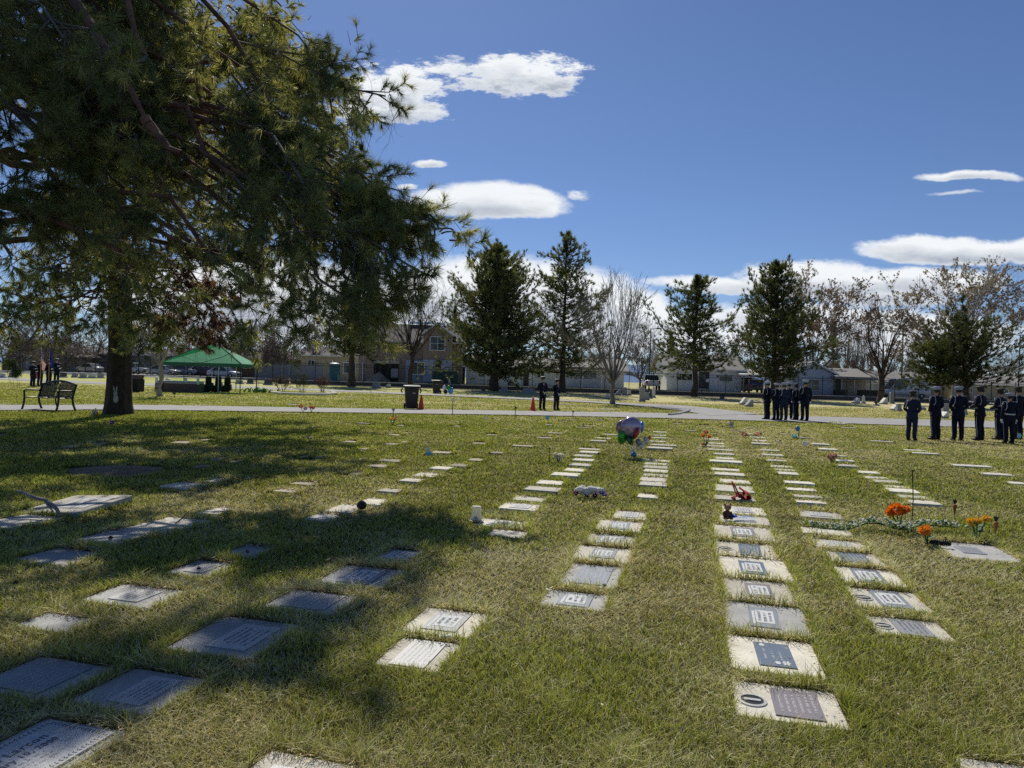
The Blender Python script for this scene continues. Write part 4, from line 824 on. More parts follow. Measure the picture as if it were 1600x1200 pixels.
# ------------------------------------------------------------------ iron fence
M_stone = mat('low wall stone', (.10, .095, .09), .95, var=.3, scale=3)
SECT = MB()
for i in range(19): SECT.box((.15 + i * .135, 0, 1.06), (.018, .018, 2.0))
for z in (.14, 1.72, 1.98): SECT.box((1.37, 0, z), (2.66, .03, .045))
POST = MB(); POST.box((0, 0, 1.08), (.075, .075, 2.16)); POST.box((0, 0, 2.18), (.10, .10, .05), taper=.6)
pr_s = SECT.build('picket_panel', M_iron); pr_p = POST.build('post', M_iron)
def fence(x0, y0, x1, y1, z, label, h=.36):
    ang = math.atan2(y1 - y0, x1 - x0); L = math.hypot(x1 - x0, y1 - y0); n = max(1, round(L / 2.74)); o = thing('iron_fence', label, 'fence', (x0, y0, z), ang)
    b = MB(); b.box((L / 2, .0, h / 2 - .2), (L, .28, h + .4)); b.box((L / 2, 0, h + .02), (L + .1, .34, .07)); b.build('base_wall', M_stone, o)
    for i in range(n):
        for pr, x in ((pr_s, i * L / n), (pr_p, i * L / n)):
            c = pr.copy(); COL.objects.link(c); c.parent = o; c.location = (x, 0, h + .05)
            if pr is pr_s: c.scale = (L / n / 2.74, 1, 1)
    return o
fence(-25, 80.2, 76, 80.2, .3, 'long black iron picket fence on a low dark wall along the back of the lawn')
fence(-78, 113, -25.3, 80.3, .3, 'black iron fence run slanting away behind the pavilion and the parked cars')
for o in (pr_s, pr_p): bpy.data.objects.remove(o)
b = MB(); D_ = Vector((-52.7, 32.7, 0)).normalized(); N_ = Vector((D_.y, -D_.x, 0)) * -1
N_ = Vector((.527, .85, 0)); c0 = Vector((-25, 83, .597)); c1 = Vector((-80, 117, .597))
b.quad(c0, c0 + N_ * 2.0, c1 + N_ * 2.0, c1); tag(b.build('pavement', M_conc), 'pale pavement strip behind the slanting fence run', 'pavement', kind='structure')
b = MB(); b.quad(c0 + N_ * 2.05, c0 + N_ * 14, c1 + N_ * 14, c1 + N_ * 2.05); o = b.build('parking_lot', mat('car park asphalt', (.15, .15, .15), .9, var=.2, scale=1)); o.location.z = .012; tag(o, 'asphalt strip where the cars stand', 'car park', kind='structure')

# ------------------------------------------------------------------ houses
M_white = mat('white trim', (.68, .68, .66), .6, var=.06, scale=4); M_glass = mat('window glass', (.025, .03, .035), .08, spec=.8); M_roof = mat('dark shingles', (.075, .07, .07), .9, var=.35, scale=7, bump=.5)
M_roof2 = mat('grey shingles', (.22, .21, .20), .9, var=.3, scale=7, bump=.5)
def brick_mat():
    m = mat('red brick', (.3, .17, .11), .9); N = m.node_tree.nodes; L = m.node_tree.links; t = N.new('ShaderNodeTexBrick'); tc = N.new('ShaderNodeTexCoord'); mp = N.new('ShaderNodeMapping')
    mp.inputs['Rotation'].default_value = (R(90), 0, 0); L.new(tc.outputs['Object'], mp.inputs[0]); L.new(mp.outputs[0], t.inputs['Vector'])
    t.inputs['Color1'].default_value = (.36, .25, .18, 1); t.inputs['Color2'].default_value = (.29, .19, .13, 1); t.inputs['Mortar'].default_value = (.4, .36, .31, 1); t.inputs['Scale'].default_value = 3.2; t.inputs['Mortar Size'].default_value = .02
    L.new(t.outputs['Color'], N['Principled BSDF'].inputs['Base Color']); return m
M_brick = brick_mat()
def siding(name, c):
    m = mat(name, c, .75); N = m.node_tree.nodes; L = m.node_tree.links; tc = N.new('ShaderNodeTexCoord'); w = N.new('ShaderNodeTexWave'); w.wave_type = 'BANDS'; w.bands_direction = 'Z'; w.wave_profile = 'SAW'; w.inputs['Scale'].default_value = 1.6
    L.new(tc.outputs['Object'], w.inputs['Vector']); b = N.new('ShaderNodeBump'); b.inputs['Strength'].default_value = .15; b.inputs['Distance'].default_value = .02; L.new(w.outputs['Fac'], b.inputs['Height']); L.new(b.outputs['Normal'], N['Principled BSDF'].inputs['Normal']); return m
M_sid_w = siding('white siding', (.78, .79, .80)); M_sid_b = siding('blue grey siding', (.42, .47, .55)); M_sid_g = siding('grey siding', (.30, .30, .30)); M_tan = siding('tan siding', (.46, .40, .32))
M_door = mat('dark door', (.03, .03, .035), .5)
class House:
    def __init__(s, name, label, d, px, z=.75, group='houses behind the fence', cat='house'):
        s.d = d; p = atd(px, 600, d); s.o = thing(name, label, cat, (p.x, d, z), 0, group); s.z = z; s.x = p.x
    def X(s, px, py=590): return atd(px, py, s.d).x - s.x
    def Z(s, px, py): return atd(px, py, s.d).z - s.z
    def wall(s, px0, px1, pyt, m, dep=8, y=0, parent=None, name='wall'):
        x0, x1 = s.X(px0), s.X(px1); h = s.Z((px0 + px1) / 2, pyt); b = MB(); b.box(((x0 + x1) / 2, y + dep / 2, h / 2 - .3), (x1 - x0, dep, h + .6)); return b.build(name, m, s.o), x0, x1, h
    def gable(s, px0, px1, py_e, py_r, m, wm, dep=8, y=0, ov=.4, pxr=None):
        """gable facing the street"""
        x0, x1 = s.X(px0), s.X(px1); xr = (x0 + x1) / 2 if pxr is None else s.X(pxr); ze = s.Z((px0 + px1) / 2, py_e); zr = s.Z((px0 + px1) / 2, py_r)
        b = MB(); b.prism([(x0, ze - .02), (x1, ze - .02), (xr, zr - .05)], dep - .02, Matrix.Translation((0, y + .01, 0))); b.build('gable', wm, s.o)
        b = MB(); t = .16
        for xe in (x0, x1):
            sg = 1 if xe == x1 else -1; sl = (zr - ze) / abs(xr - xe); xo = xe + sg * ov; zo = ze - sl * ov
            b.prism([(xr, zr), (xo, zo), (xo, zo + t), (xr, zr + t)] if sg > 0 else [(xr, zr + t), (xo, zo + t), (xo, zo), (xr, zr)], dep + .8, Matrix.Translation((0, y - .4, .003 * sg)))
        r = b.build('roof', m, s.o)
        b = MB()
        for xe in (x0, x1):
            sg = 1 if xe == x1 else -1; sl = (zr - ze) / abs(xr - xe); xo = xe + sg * ov; zo = ze - sl * ov
            b.prism([(xr, zr - .1), (xo, zo - .1), (xo, zo + t), (xr, zr + t)] if sg > 0 else [(xr, zr + t), (xo, zo + t), (xo, zo - .1), (xr, zr - .1)], .05, Matrix.Translation((0, y - .46, 0)))
        b.build('bargeboard', M_white, r); return r
    def ridge(s, px0, px1, py_e, py_r, m, dep=8, y=0, ov=.5):
        """ridge along the street"""
        x0, x1 = s.X(px0) - ov, s.X(px1) + ov; ze = s.Z((px0 + px1) / 2, py_e); zr = s.Z((px0 + px1) / 2, py_r); t = .15
        b = MB(); M4 = Matrix(((0, 1, 0, x0), (1, 0, 0, 0), (0, 0, 1, 0), (0, 0, 0, 1)))
        b.prism([(y - ov, ze - .1), (y + dep / 2, zr), (y + dep + ov, ze - .1), (y + dep + ov, ze - .1 + t), (y + dep / 2, zr + t), (y - ov, ze - .1 + t)], x1 - x0, M4); r = b.build('roof', m, s.o)
        b = MB(); b.box(((x0 + x1) / 2, y - ov - .03, ze - .05), (x1 - x0, .06, .2)); b.build('gutter', M_white, r)
        b = MB(); b.prism([(y + .05, ze - .15), (y + dep - .05, ze - .15), (y + dep / 2, zr - .05)], x1 - x0 - 2 * ov - .04, Matrix.Translation((ov + .02, 0, 0)) @ M4); b.build('gable', s.wm, s.o); return r
    def rect(s, name, px0, py0, px1, py1, m, y=-.06, th=.1, parent=None):
        x0, x1 = s.X(px0), s.X(px1); z0, z1 = s.Z((px0 + px1) / 2, py1), s.Z((px0 + px1) / 2, py0); b = MB(); b.box(((x0 + x1) / 2, y, (z0 + z1) / 2), (x1 - x0, th, z1 - z0)); return b.build(name, m, parent or s.o)
    def window(s, px0, py0, px1, py1, cols=2, rows=1, y=-.02, fm=None):
        x0, x1 = s.X(px0), s.X(px1); z0, z1 = s.Z((px0 + px1) / 2, py1), s.Z((px0 + px1) / 2, py0); f = .11; b = MB(); yy = y - .04
        b.box(((x0 + x1) / 2, yy, z1 - f / 2), (x1 - x0, .1, f)); b.box(((x0 + x1) / 2, yy - .04, z0 + f / 2), (x1 - x0 + .12, .18, f)); b.box((x0 + f / 2, yy, (z0 + z1) / 2), (f, .098, z1 - z0 - 2 * f)); b.box((x1 - f / 2, yy, (z0 + z1) / 2), (f, .098, z1 - z0 - 2 * f))
        for i in range(1, cols): b.box((x0 + (x1 - x0) * i / cols, yy, (z0 + z1) / 2), (.07, .094, z1 - z0 - 2 * f))
        for i in range(1, rows): b.box(((x0 + x1) / 2, yy + .002, z0 + (z1 - z0) * i / rows), (x1 - x0 - 2 * f, .08, .05))
        w = b.build('window', fm or M_white, s.o); b = MB(); b.box(((x0 + x1) / 2, y - .02, (z0 + z1) / 2), (x1 - x0 - 2 * f + .01, .03, z1 - z0 - 2 * f + .01)); b.build('pane', M_glass, w); return w
# brick house under building work
h = House('brick_house', 'two storey brick house under building work with a tall front gable', 97, 660); h.wm = M_brick
h.wall(560, 720, 534, M_brick, 9); h.ridge(558, 722, 534, 505, M_roof, 9)
h.wall(663, 706, 524, M_brick, 3, -2.2, name='front_bay'); h.gable(662, 707, 524, 507, M_roof2, M_brick, 4, -2.2, .25)
h.rect('lower_cladding', 634, 563, 664, 597, M_sid_b, -.12); h.rect('lower_cladding', 664, 563, 708, 597, M_sid_b, -2.32)
h.window(673, 527, 697, 549, 2, 2, -2.2); h.window(645, 566, 667, 586, 2, 1, -2.42); h.rect('door', 683, 563, 692, 592, M_door, -2.4)
h.rect('garage_opening', 584, 568, 622, 597, mat('opening shade', (.006, .006, .007), .9), -.08); h.rect('wall_board', 611, 576, 622, 590, mat('plaster board', (.42, .40, .37), .9), -.2); h.rect('garage_lintel', 582, 563, 624, 568, M_tan, -.1); h.window(536, 566, 556, 584, 2, 1); h.rect('corner_post', 566, 566, 568, 597, M_white, -.09)  # near-black slab paints the shade inside the open garage
p = atd(668, 506, 101.3); b = MB(); b.box((p.x - h.x, 4.4, p.z - h.z + .1), (5, .5, .3)); b.build('ridge_bar', mat('pale ridge bar', (.8, .82, .85), .25, metal=.6), h.o)  # pale shiny bar along the main roof ridge
# dirt pile, bin skip and toilet cabin
def mound(name, label, px0, px1, pyb, pyt, d, m, z):
    a, c = atd(px0, pyb, d), atd(px1, pyb, d); t = atd((px0 + px1) / 2, pyt, d); r = (c.x - a.x) / 2; n = 18; vs = []; b = MB(); g = random.Random(4)
    for i in range(7):
        f = i / 6
        for j in range(n):
            an = 6.283 * j / n; rr = r * (1 - f) ** .85 * (1 + g.uniform(-.12, .12)); vs.append((rr * math.cos(an), rr * .8 * math.sin(an), (t.z - z) * f * g.uniform(.92, 1.05)))
    b.add(vs, [[i * n + j, i * n + (j + 1) % n, (i + 1) * n + (j + 1) % n, (i + 1) * n + j] for i in range(6) for j in range(n)]); b.smooth = True
    o = b.build(name, m); o.location = ((a.x + c.x) / 2, d, z); return tag(o, label, 'dirt pile')
mound('dirt_pile', 'heap of pale earth in front of the dark garage opening', 573, 610, 596, 581, 94.5, mat('pale earth', (.30, .25, .19), 1, var=.35, scale=2, bump=1), .74)
def toilet():
    p = atd(516, 595, 90); o = thing('toilet_cabin', 'teal portable toilet cabin with a white domed roof', 'portable toilet', (p.x, 92.1, .74)); m = mat('teal plastic', (.012, .16, .17), .5, var=.1)
    b = MB(); b.box((0, 0, 1.02), (1.12, 1.12, 2.04), bev=.05); b.build('cabin_wall', m, o)
    b = MB(); b.box((0, -.575, 1.02), (.78, .03, 1.84), bev=.012); d = b.build('door', mat('darker teal door', (.010, .13, .14), .5), o); b = MB(); b.box((.28, -.60, 1.05), (.06, .03, .12)); b.build('latch', M_white, d)
    b = MB(); b.smooth = True; b.lathe([(.83, 2.04), (.80, 2.12), (.62, 2.22), (.3, 2.27), (.01, 2.28)], n=4, M=Matrix.Rotation(R(45), 4, 'Z')); b.build('roof', mat('white translucent roof', (.7, .7, .68), .5), o)
    b = MB(); b.tube([(-.4, .4, 2.1), (-.4, .4, 2.55)], .05, 8); b.build('vent_pipe', M_white, o)
toilet()
def skip():
    p = atd(696, 594, 91.6); o = thing('waste_skip', 'dark green metal waste skip before the brick house', 'skip', (p.x, 91.8, .74)); m = mat('dark green steel', (.012, .07, .055), .5, var=.3, scale=2)
    b = MB(); w, dd, hh, t = 3.3, 1.7, 1.55, .06
    b.box((0, 0, .18), (w, dd, .1)); b.box((0, -dd / 2, .85), (w, t, hh)); b.box((0, dd / 2, .85), (w, t, hh)); b.box((-w / 2, 0, .85), (t, dd - t, hh - .01)); b.box((w / 2, 0, .85), (t, dd - t, hh - .01))
    for i in range(7): b.box((-w / 2 + .3 + i * .45, -dd / 2 - .06, .85), (.07, .06, hh - .1))
    b.build('bin_body', m, o); b = MB(); b.box((0, -dd / 2 - .02, 1.66), (w + .16, .12, .08)); b.box((0, dd / 2 + .02, 1.66), (w + .16, .12, .08)); b.build('rim', mat('grey steel rim', (.3, .34, .34), .5), o)
    c = MB(); c.box((0, 0, .3), (.55, .5, .6), bev=.02); c.mi = 1; c.box((0, 0, .605), (.5, .45, .01)); q = c.build('cardboard_box', [M_white, mat('box lid', (.55, .5, .42), .8)]); q.location = (p.x - .35, 91.9, 2.42 - .0); tag(q, 'white box standing on the rubbish heap in the green skip', 'box')
    c = MB(); c.smooth = True
    for i in range(14): c.ball((random.uniform(-1.4, 1.4), random.uniform(-.6, .6), random.uniform(.9, 1.35)), (random.uniform(.25, .45),) * 3, 7, 5)
    q = c.build('rubble', mat('rubble', (.12, .1, .08), .9, var=.5, scale=4)); q.location = o.location; tag(q, 'builders rubble filling the green skip', 'rubble', kind='stuff')
skip()
# grey house at the far left
h = House('grey_house', 'low grey gabled house with white door and windows at the far left', 120, 70); h.wm = M_sid_g
h.wall(8, 118, 556, M_sid_g, 9); h.gable(6, 120, 556, 532, M_roof, M_sid_g, 9, pxr=50); h.window(12, 552, 30, 565, 3, 2); d = h.rect('door', 41, 551, 50, 576, M_white, -.09); h.rect('door_panel', 43.5, 555, 48, 575, M_sid_b, -.16, parent=d)
h.window(76, 548, 84, 575, 1, 1); h.rect('lamp', 36, 552.5, 38, 554.5, M_white, -.1)
h = House('grey_shed', 'long grey boarded building behind the colour guard and the white sedan', 128, 150); h.wm = M_sid_g; h.wall(95, 235, 553, M_sid_g, 8); h.ridge(94, 236, 553, 543, M_roof, 8); h.window(150, 558, 160, 566, 2, 1)
h = House('brown_building', 'low brown brick building behind the green canopy', 122, 330); h.wm = M_brick; h.wall(255, 470, 558, mat('brown brick', (.16, .10, .075), .9, var=.3, scale=2), 8); h.ridge(253, 472, 558, 546, M_roof, 8); h.window(290, 566, 302, 574, 2, 1); h.window(380, 565, 392, 576, 2, 1); h.rect('door', 404, 565, 411, 583, M_white, -.08)
h = House('timber_screen', 'tall grey boarded screen wall behind the shrub bed', 99, 470, cat='screen wall'); h.wall(398, 505, 569, M_sid_g, .25); h.rect('post', 399, 566, 401, 594, M_tan, -.1); h.rect('post', 440, 567, 442, 595, M_tan, -.1)
h = House('tan_house', 'low tan house wing with white windows behind the shrub bed', 112, 520); h.wm = M_tan; h.wall(470, 560, 556, M_tan, 8); h.ridge(468, 562, 556, 543, M_roof, 8); h.window(480, 562, 492, 574, 2, 1); h.window(540, 562, 552, 575, 2, 1)
# pale houses behind the conifers
h = House('pale_house', 'pale single storey house with railed porch behind the two officers', 100, 850); h.wm = M_sid_w; h.wall(728, 975, 576, M_sid_w, 9); h.ridge(726, 977, 576, 558, M_roof2, 9)
for x in (775, 800, 838, 905): h.window(x, 580, x + 13, 591, 2, 1)
h.window(920, 580, 932, 591, 2, 1); h.rect('door', 818, 581, 826, 604, M_door, -.08); h.rect('porch_wall', 880, 592, 935, 606, M_sid_b, -2.4)
for x in (879, 907, 936): h.rect('porch_post', x, 577, x + 1.5, 606, M_white, -2.5)
h.rect('porch_roof', 874, 574, 941, 577.5, M_roof2, -1.4, 2.6)
h = House('white_house', 'white house with a dark front door behind the loose green pine', 96, 1100); h.wm = M_sid_w; h.wall(1042, 1159, 577, M_sid_w, 9); h.ridge(1041, 1160, 577, 553, M_roof2, 9)
h.window(1056, 583, 1082, 595, 3, 1); d = h.rect('door', 1092, 581, 1108, 607, M_door, -.08); h.rect('door_glass', 1096, 584, 1102, 593, M_glass, -.15, parent=d); h.window(1123, 586, 1145, 597, 2, 1); h.rect('step', 1089, 607, 1111, 610, M_conc, -.6, 1.2)
b = MB(); p = atd(1104, 600, 95); b.tube([(0, 0, 0), (0, 0, 1.15)], .05, 8); b.smooth = True; b.mi = 1; b.ball((0, 0, 1.4), .26, 10, 7); o = b.build('lamp_globe', [M_iron, M_white]); o.location = (p.x, 94.6, .75); tag(o, 'white globe lamp on a short post by the dark front door', 'lamp')
h = House('carport', 'open wooden carport with a pale hipped roof over the dark car', 95, 1180, cat='carport')
for x in (1160, 1195): h.rect('post', x, 588, x + 2, 612, M_tan, -.2, .2)
h.rect('beam', 1159, 586, 1198, 589, mat('brown timber', (.12, .075, .05), .8, var=.3), -.22, .2); h.wm = M_tan; h.ridge(1160, 1197, 586, 578, mat('pale carport roof', (.55, .52, .48), .8, var=.15), 5); h.rect('back_panel', 1161, 589, 1196, 612, mat('carport back boards', (.09, .07, .06), .9), 5)
h = House('blue_grey_house', 'blue grey house with wide white framed windows behind the middle uniformed group', 97, 1280); h.wm = M_sid_b; h.wall(1238, 1302, 583, M_sid_b, 9); h.gable(1236, 1304, 583, 566, M_roof2, M_sid_b, 9); h.window(1254, 592, 1281, 611, 2, 2)
h.wall(1302, 1362, 592, M_tan, 7, 1.6, name='porch_wall'); h.rect('porch_roof', 1298, 589, 1364, 592.5, M_roof2, .2, 3.2); h.rect('door', 1315, 593, 1322, 612, M_door, 1.5); h.ridge(1302, 1362, 590, 576, M_roof2, 8, 1.2)
for x in (1312, 1332, 1357): h.rect('porch_post', x, 592, x + 1.4, 613, M_white, -.5)
for i, (x0, x1) in enumerate(((1297, 1314), (1334, 1374))): h.rect('hedge_box', x0, 609 + i * .5, x1, 618, mat('dark clipped hedge', (.02, .03, .018), .9, var=.5, scale=6, bump=1), -1.6, 1)
h = House('beige_house', 'beige stuccoed house behind the right uniformed group', 104, 1540); h.wm = M_tan; h.wall(1492, 1640, 602, mat('beige stucco', (.42, .37, .28), .9, var=.1), 9); h.ridge(1490, 1642, 602, 588, M_roof2, 9); h.window(1510, 606, 1522, 614, 2, 1); h.window(1562, 607, 1576, 616, 2, 1); h.rect('porch_wall', 1500, 608, 1506, 624, M_white, -.2)
h = House('grey_house', 'grey house wall behind the white van at right', 108, 1420); h.wm = M_sid_b; h.wall(1366, 1480, 600, M_sid_b, 9); h.ridge(1364, 1482, 600, 582, M_roof2, 9); h.window(1440, 604, 1452, 612, 2, 1)
h = House('entrance_arch', 'low pale arched gateway behind the right uniformed group', 88, 1505, cat='gateway')
b = MB(); x0, x1 = h.X(1491), h.X(1523); z0 = h.Z(1507, 604); ra = (x1 - x0) / 2; pts = [(x0 + ra - ra * math.cos(math.pi * i / 10), -.0, z0 + .8 * math.sin(math.pi * i / 10)) for i in range(11)]; b.tube([(x0, 0, -.3)] + pts + [(x1, 0, -.3)], .22, 6); b.build('arch', mat('pale arch render', (.50, .44, .36), .9), h.o)

# ------------------------------------------------------------------ vehicles
M_tyre = mat('tyre rubber', (.015, .015, .016), .8); M_rim = mat('alloy rim', (.45, .46, .47), .35, metal=.7); M_lamp = mat('head lamp', (.75, .78, .8), .15); M_tail = mat('tail lamp', (.35, .015, .012), .25)
PAINT = {}
def paint(n, c): 
    if n not in PAINT: PAINT[n] = mat(n + ' car paint', c, .28, spec=.6, coat=.6)
    return PAINT[n]
def vehicle(name, label, cat, kind, pos, rz, pm, group='parked cars behind the fence'):
    o = thing(name, label, cat, pos, rz, group)
    spec = dict(sedan=(4.6, .9, [(-2.3, .42, .72, .72), (-2.15, .28, .92, .84), (-1.5, .24, .98, .90), (0, .22, .96, .91), (1.0, .22, .93, .90), (1.9, .26, .82, .84), (2.25, .34, .66, .70)], [(-1.75, .95), (-1.05, 1.40), (-.2, 1.46), (.45, 1.38), (1.15, .92)], 1.40, -1.38, .32),
                suv=(4.7, .95, [(-2.35, .45, .95, .80), (-2.25, .35, 1.12, .90), (-1.4, .32, 1.14, .94), (0, .30, 1.10, .95), (1.1, .30, 1.06, .94), (2.0, .36, .96, .88), (2.33, .45, .80, .74)], [(-2.2, 1.1), (-1.85, 1.66), (-.3, 1.74), (.5, 1.62), (1.2, 1.05)], 1.45, -1.42, .36),
                pickup=(5.6, 1.0, [(-2.8, .55, 1.12, .92), (-2.75, .48, 1.18, .95), (-1.0, .46, 1.18, .97), (.5, .46, 1.16, .97), (1.7, .48, 1.14, .95), (2.6, .55, 1.05, .90), (2.8, .62, .85, .8)], [(-.75, 1.15), (-.55, 1.86), (.6, 1.90), (1.0, 1.80), (1.55, 1.14)], 1.85, -1.75, .40),
                van=(5.6, 1.0, [(-2.8, .5, 1.2, .96), (-2.75, .42, 1.25, .99), (-1.0, .4, 1.25, 1.0), (.5, .4, 1.25, 1.0), (1.7, .42, 1.2, .98), (2.5, .46, 1.0, .92), (2.78, .55, .82, .8)], [(-2.78, 1.2), (-2.7, 2.45), (.8, 2.5), (1.25, 2.38), (2.1, 1.12)], 1.9, -1.7, .36))[kind]
    L, W_, st, cab, xf, xr, wr = spec
    b = MB(); b.smooth = True; vs = []; k = 10
    for (x, zb, zt, hw) in st:
        m = (zb + zt) / 2
        for (yy, zz) in ((-.8, zb), (-.97, zb + .12 * (zt - zb)), (-1, m), (-.97, zt - .2 * (zt - zb)), (-.86, zt), (.86, zt), (.97, zt - .2 * (zt - zb)), (1, m), (.97, zb + .12 * (zt - zb)), (.8, zb)): vs.append((x, yy * hw, zz))
    n = len(st); b.add(vs, [[i * k + j, i * k + (j + 1) % k, (i + 1) * k + (j + 1) % k, (i + 1) * k + j] for i in range(n - 1) for j in range(k)] + [list(range(k - 1, -1, -1)), [(n - 1) * k + j for j in range(k)]])
    body = b.build('body', pm, o)
    hw = W_ * .93; tw = W_ * (.78 if kind != 'van' else .9)
    def cy(z): t = min(max((z - cab[0][1]) / (max(c[1] for c in cab) - cab[0][1]), 0), 1); return hw + (tw - hw) * t
    b = MB(); vs = [(x, -cy(z), z) for x, z in cab] + [(x, cy(z), z) for x, z in cab]; m = len(cab)
    b.add(vs, [list(range(m)), list(range(2 * m - 1, m - 1, -1))] + [[i + 1, i, m + i, m + i + 1] for i in range(m - 1)]); b.build('window_glass', M_glass, o)
    b = MB(); ce = .035
    def panel(i, j):
        (xa, za), (xb, zb_) = cab[i], cab[j]; b.add([(xa, -cy(za) - .0, za + ce), (xb, -cy(zb_), zb_ + ce), (xb, cy(zb_), zb_ + ce), (xa, cy(za), za + ce), (xa, -cy(za), za - .01), (xb, -cy(zb_), zb_ - .01), (xb, cy(zb_), zb_ - .01), (xa, cy(za), za - .01)], [[0, 1, 2, 3], [7, 6, 5, 4], [0, 4, 5, 1], [1, 5, 6, 2], [2, 6, 7, 3], [3, 7, 4, 0]])
    panel(1, 2); panel(2, 3)
    for s in (-1, 1):
        for (i, j) in ((0, 1), (m - 2, m - 1)):
            (xa, za), (xb, zb_) = cab[i], cab[j]; b.tube([(xa, s * (cy(za) + .005), za), (xb, s * (cy(zb_) + .005), zb_)], .055, 5)
        xm = (cab[1][0] + cab[-2][0]) / 2; b.tube([(xm, s * (cy(cab[0][1]) + .006), cab[0][1]), (xm, s * (cy(cab[1][1]) + .005), cab[1][1])], .045, 5)
        if kind == 'van':
            b.box((-1.25, s * (hw - .01), (cab[0][1] + 2.42) / 2), (2.95, .05, 1.20), M=Matrix.Rotation(s * R(1.6), 4, 'X')); b.box((-2.77, 0, 1.8), (.06, 1.7, 1.25))
    b.build('roof', pm, o)
    if kind == 'pickup':
        b = MB(); b.box((-1.75, 0, 1.19), (1.85, 1.6, .03)); b.build('cargo_bed', M_door, o); b = MB(); b.box((-2.83, 0, .92), (.05, 1.6, .5), bev=.02); b.mi = 1; b.box((-2.862, 0, 1.0), (.02, .3, .07)); b.build('tailgate', [pm, M_door], o)
    for x in (xf, xr):
        for s in (-1, 1):
            b = MB(); Mx = Matrix.Rotation(R(90), 4, 'X'); b.lathe([(wr * .62, -.11), (wr * .95, -.11), (wr, -.07), (wr, .07), (wr * .95, .11), (wr * .62, .11)], (x, s * (W_ - .13), wr), 18, Mx); w = b.build('wheel', M_tyre, o)
            b = MB(); b.lathe([(wr * .62, -.10), (wr * .62, .10), (wr * .3, .115), (.01, .118)], (x, s * (W_ - .13), wr), 14, Mx if s < 0 else Matrix.Rotation(R(-90), 4, 'X')); b.build('rim', M_rim, w)
    for s in (-1, 1):
        x, zb, zt, hw_ = st[-2]; b = MB(); b.box((x + .18, s * hw_ * .72, zt - .14), (.3, .3, .14), bev=.03); b.build('headlight', M_lamp, o)
        x, zb, zt, hw_ = st[1]; b = MB(); b.box((x - .06, s * hw_ * .82, zt - .22), (.14, .24, .22 if kind != 'pickup' else .4), bev=.02); b.build('taillight', M_tail, o)
        b = MB(); b.box((cab[-1][0] - .25, s * (W_ + .06), cab[-1][1] + .08), (.12, .2, .14), bev=.03); b.build('wing_mirror', pm, o)
    for x, nm in ((st[0][0] - .02, 'rear_bumper'), (st[-1][0] - .02, 'front_bumper')):
        b = MB(); b.box((x, 0, st[0][1] + .1), (.16, 1.5, .2), bev=.04); b.build(nm, M_door if kind != 'pickup' else M_rim, o)
    return o
def on_lot(px, d): p = atd(px, 590, d); return (p.x, d, .61)
FA = math.atan2(32.7, -52.7)
vehicle('parked_car', 'white sedan parked left of the big pine trunk', 'car', 'sedan', on_lot(139, 111), FA + R(10), paint('white', (.62, .63, .65)))
vehicle('parked_car', 'white hatchback half hidden behind the big pine trunk', 'car', 'suv', on_lot(212, 107), FA + R(190), paint('white', (.62, .63, .65)))
vehicle('parked_car', 'silver sedan nose right behind the young pale tree', 'car', 'sedan', on_lot(256, 101), FA + R(205), paint('silver', (.45, .47, .50)))
vehicle('parked_car', 'grey silver car with bright windscreen beside the silver sedan', 'car', 'suv', on_lot(284, 103), FA + R(215), paint('grey', (.36, .38, .42)))
vehicle('parked_car', 'dark red car under the middle of the green canopy', 'car', 'sedan', on_lot(318, 104), FA + R(190), paint('dark red', (.10, .03, .03)))
vehicle('parked_car', 'pale blue white sedan under the right end of the green canopy', 'car', 'sedan', on_lot(351, 98), FA + R(200), paint('pale blue', (.48, .54, .62)))
vehicle('pickup_truck', 'white pickup truck seen from behind between the houses', 'truck', 'pickup', (atd(1021, 600, 90).x, 91.5, .75), R(84), paint('white', (.62, .63, .65)), 'cars at the houses')
vehicle('parked_car', 'black car under the carport seen from behind', 'car', 'suv', (atd(1183, 600, 93).x, 94.5, .75), R(82), paint('black', (.015, .015, .018)), 'cars at the houses')
vehicle('white_van', 'white van with sloping nose parked behind the fence at the right', 'van', 'van', (atd(1414, 600, 88).x, 88.2, .61), R(180), paint('van white', (.66, .66, .64)), 'cars at the houses')
# lamp posts and poles
def pole(name, label, cat, px, pyb, pyt, d, r, arm=None, cross=False):
    b0 = atd(px, pyb, d); h = atd(px, pyt, d).z - .6; o = thing(name, label, cat, (b0.x, d, .6)); m = M_iron if arm else M_bark2
    b = MB(); b.tube([(0, 0, 0), (0, 0, h)], [r, r * .7], 8); b.tube([(0, 0, 0), (0, 0, .3)], r * 1.7, 8); b.build('pole', m, o)
    if arm:
        for s in arm: b = MB(); b.tube([(0, 0, h - .1), (s * .7, 0, h)], .04, 6); b.box((s * 1.05, 0, h), (.75, .34, .14), bev=.03); b.build('lamp_head', M_iron, o)
    if cross: b = MB(); b.box((0, 0, h - .6), (2.2, .1, .12)); b.build('crossarm', m, o)
pole('lamp_post', 'black street lamp post behind the bare vase shaped tree', 'lamp post', 1014, 610, 513, 95, .09, (1,)); pole('lamp_post', 'black street lamp post with twin heads at the right edge', 'lamp post', 1591, 612, 523, 95, .09, (-1, 1)); pole('utility_pole', 'plain wooden utility pole left of the huge spreading tree', 'pole', 1408, 612, 516, 110, .14, None, True)

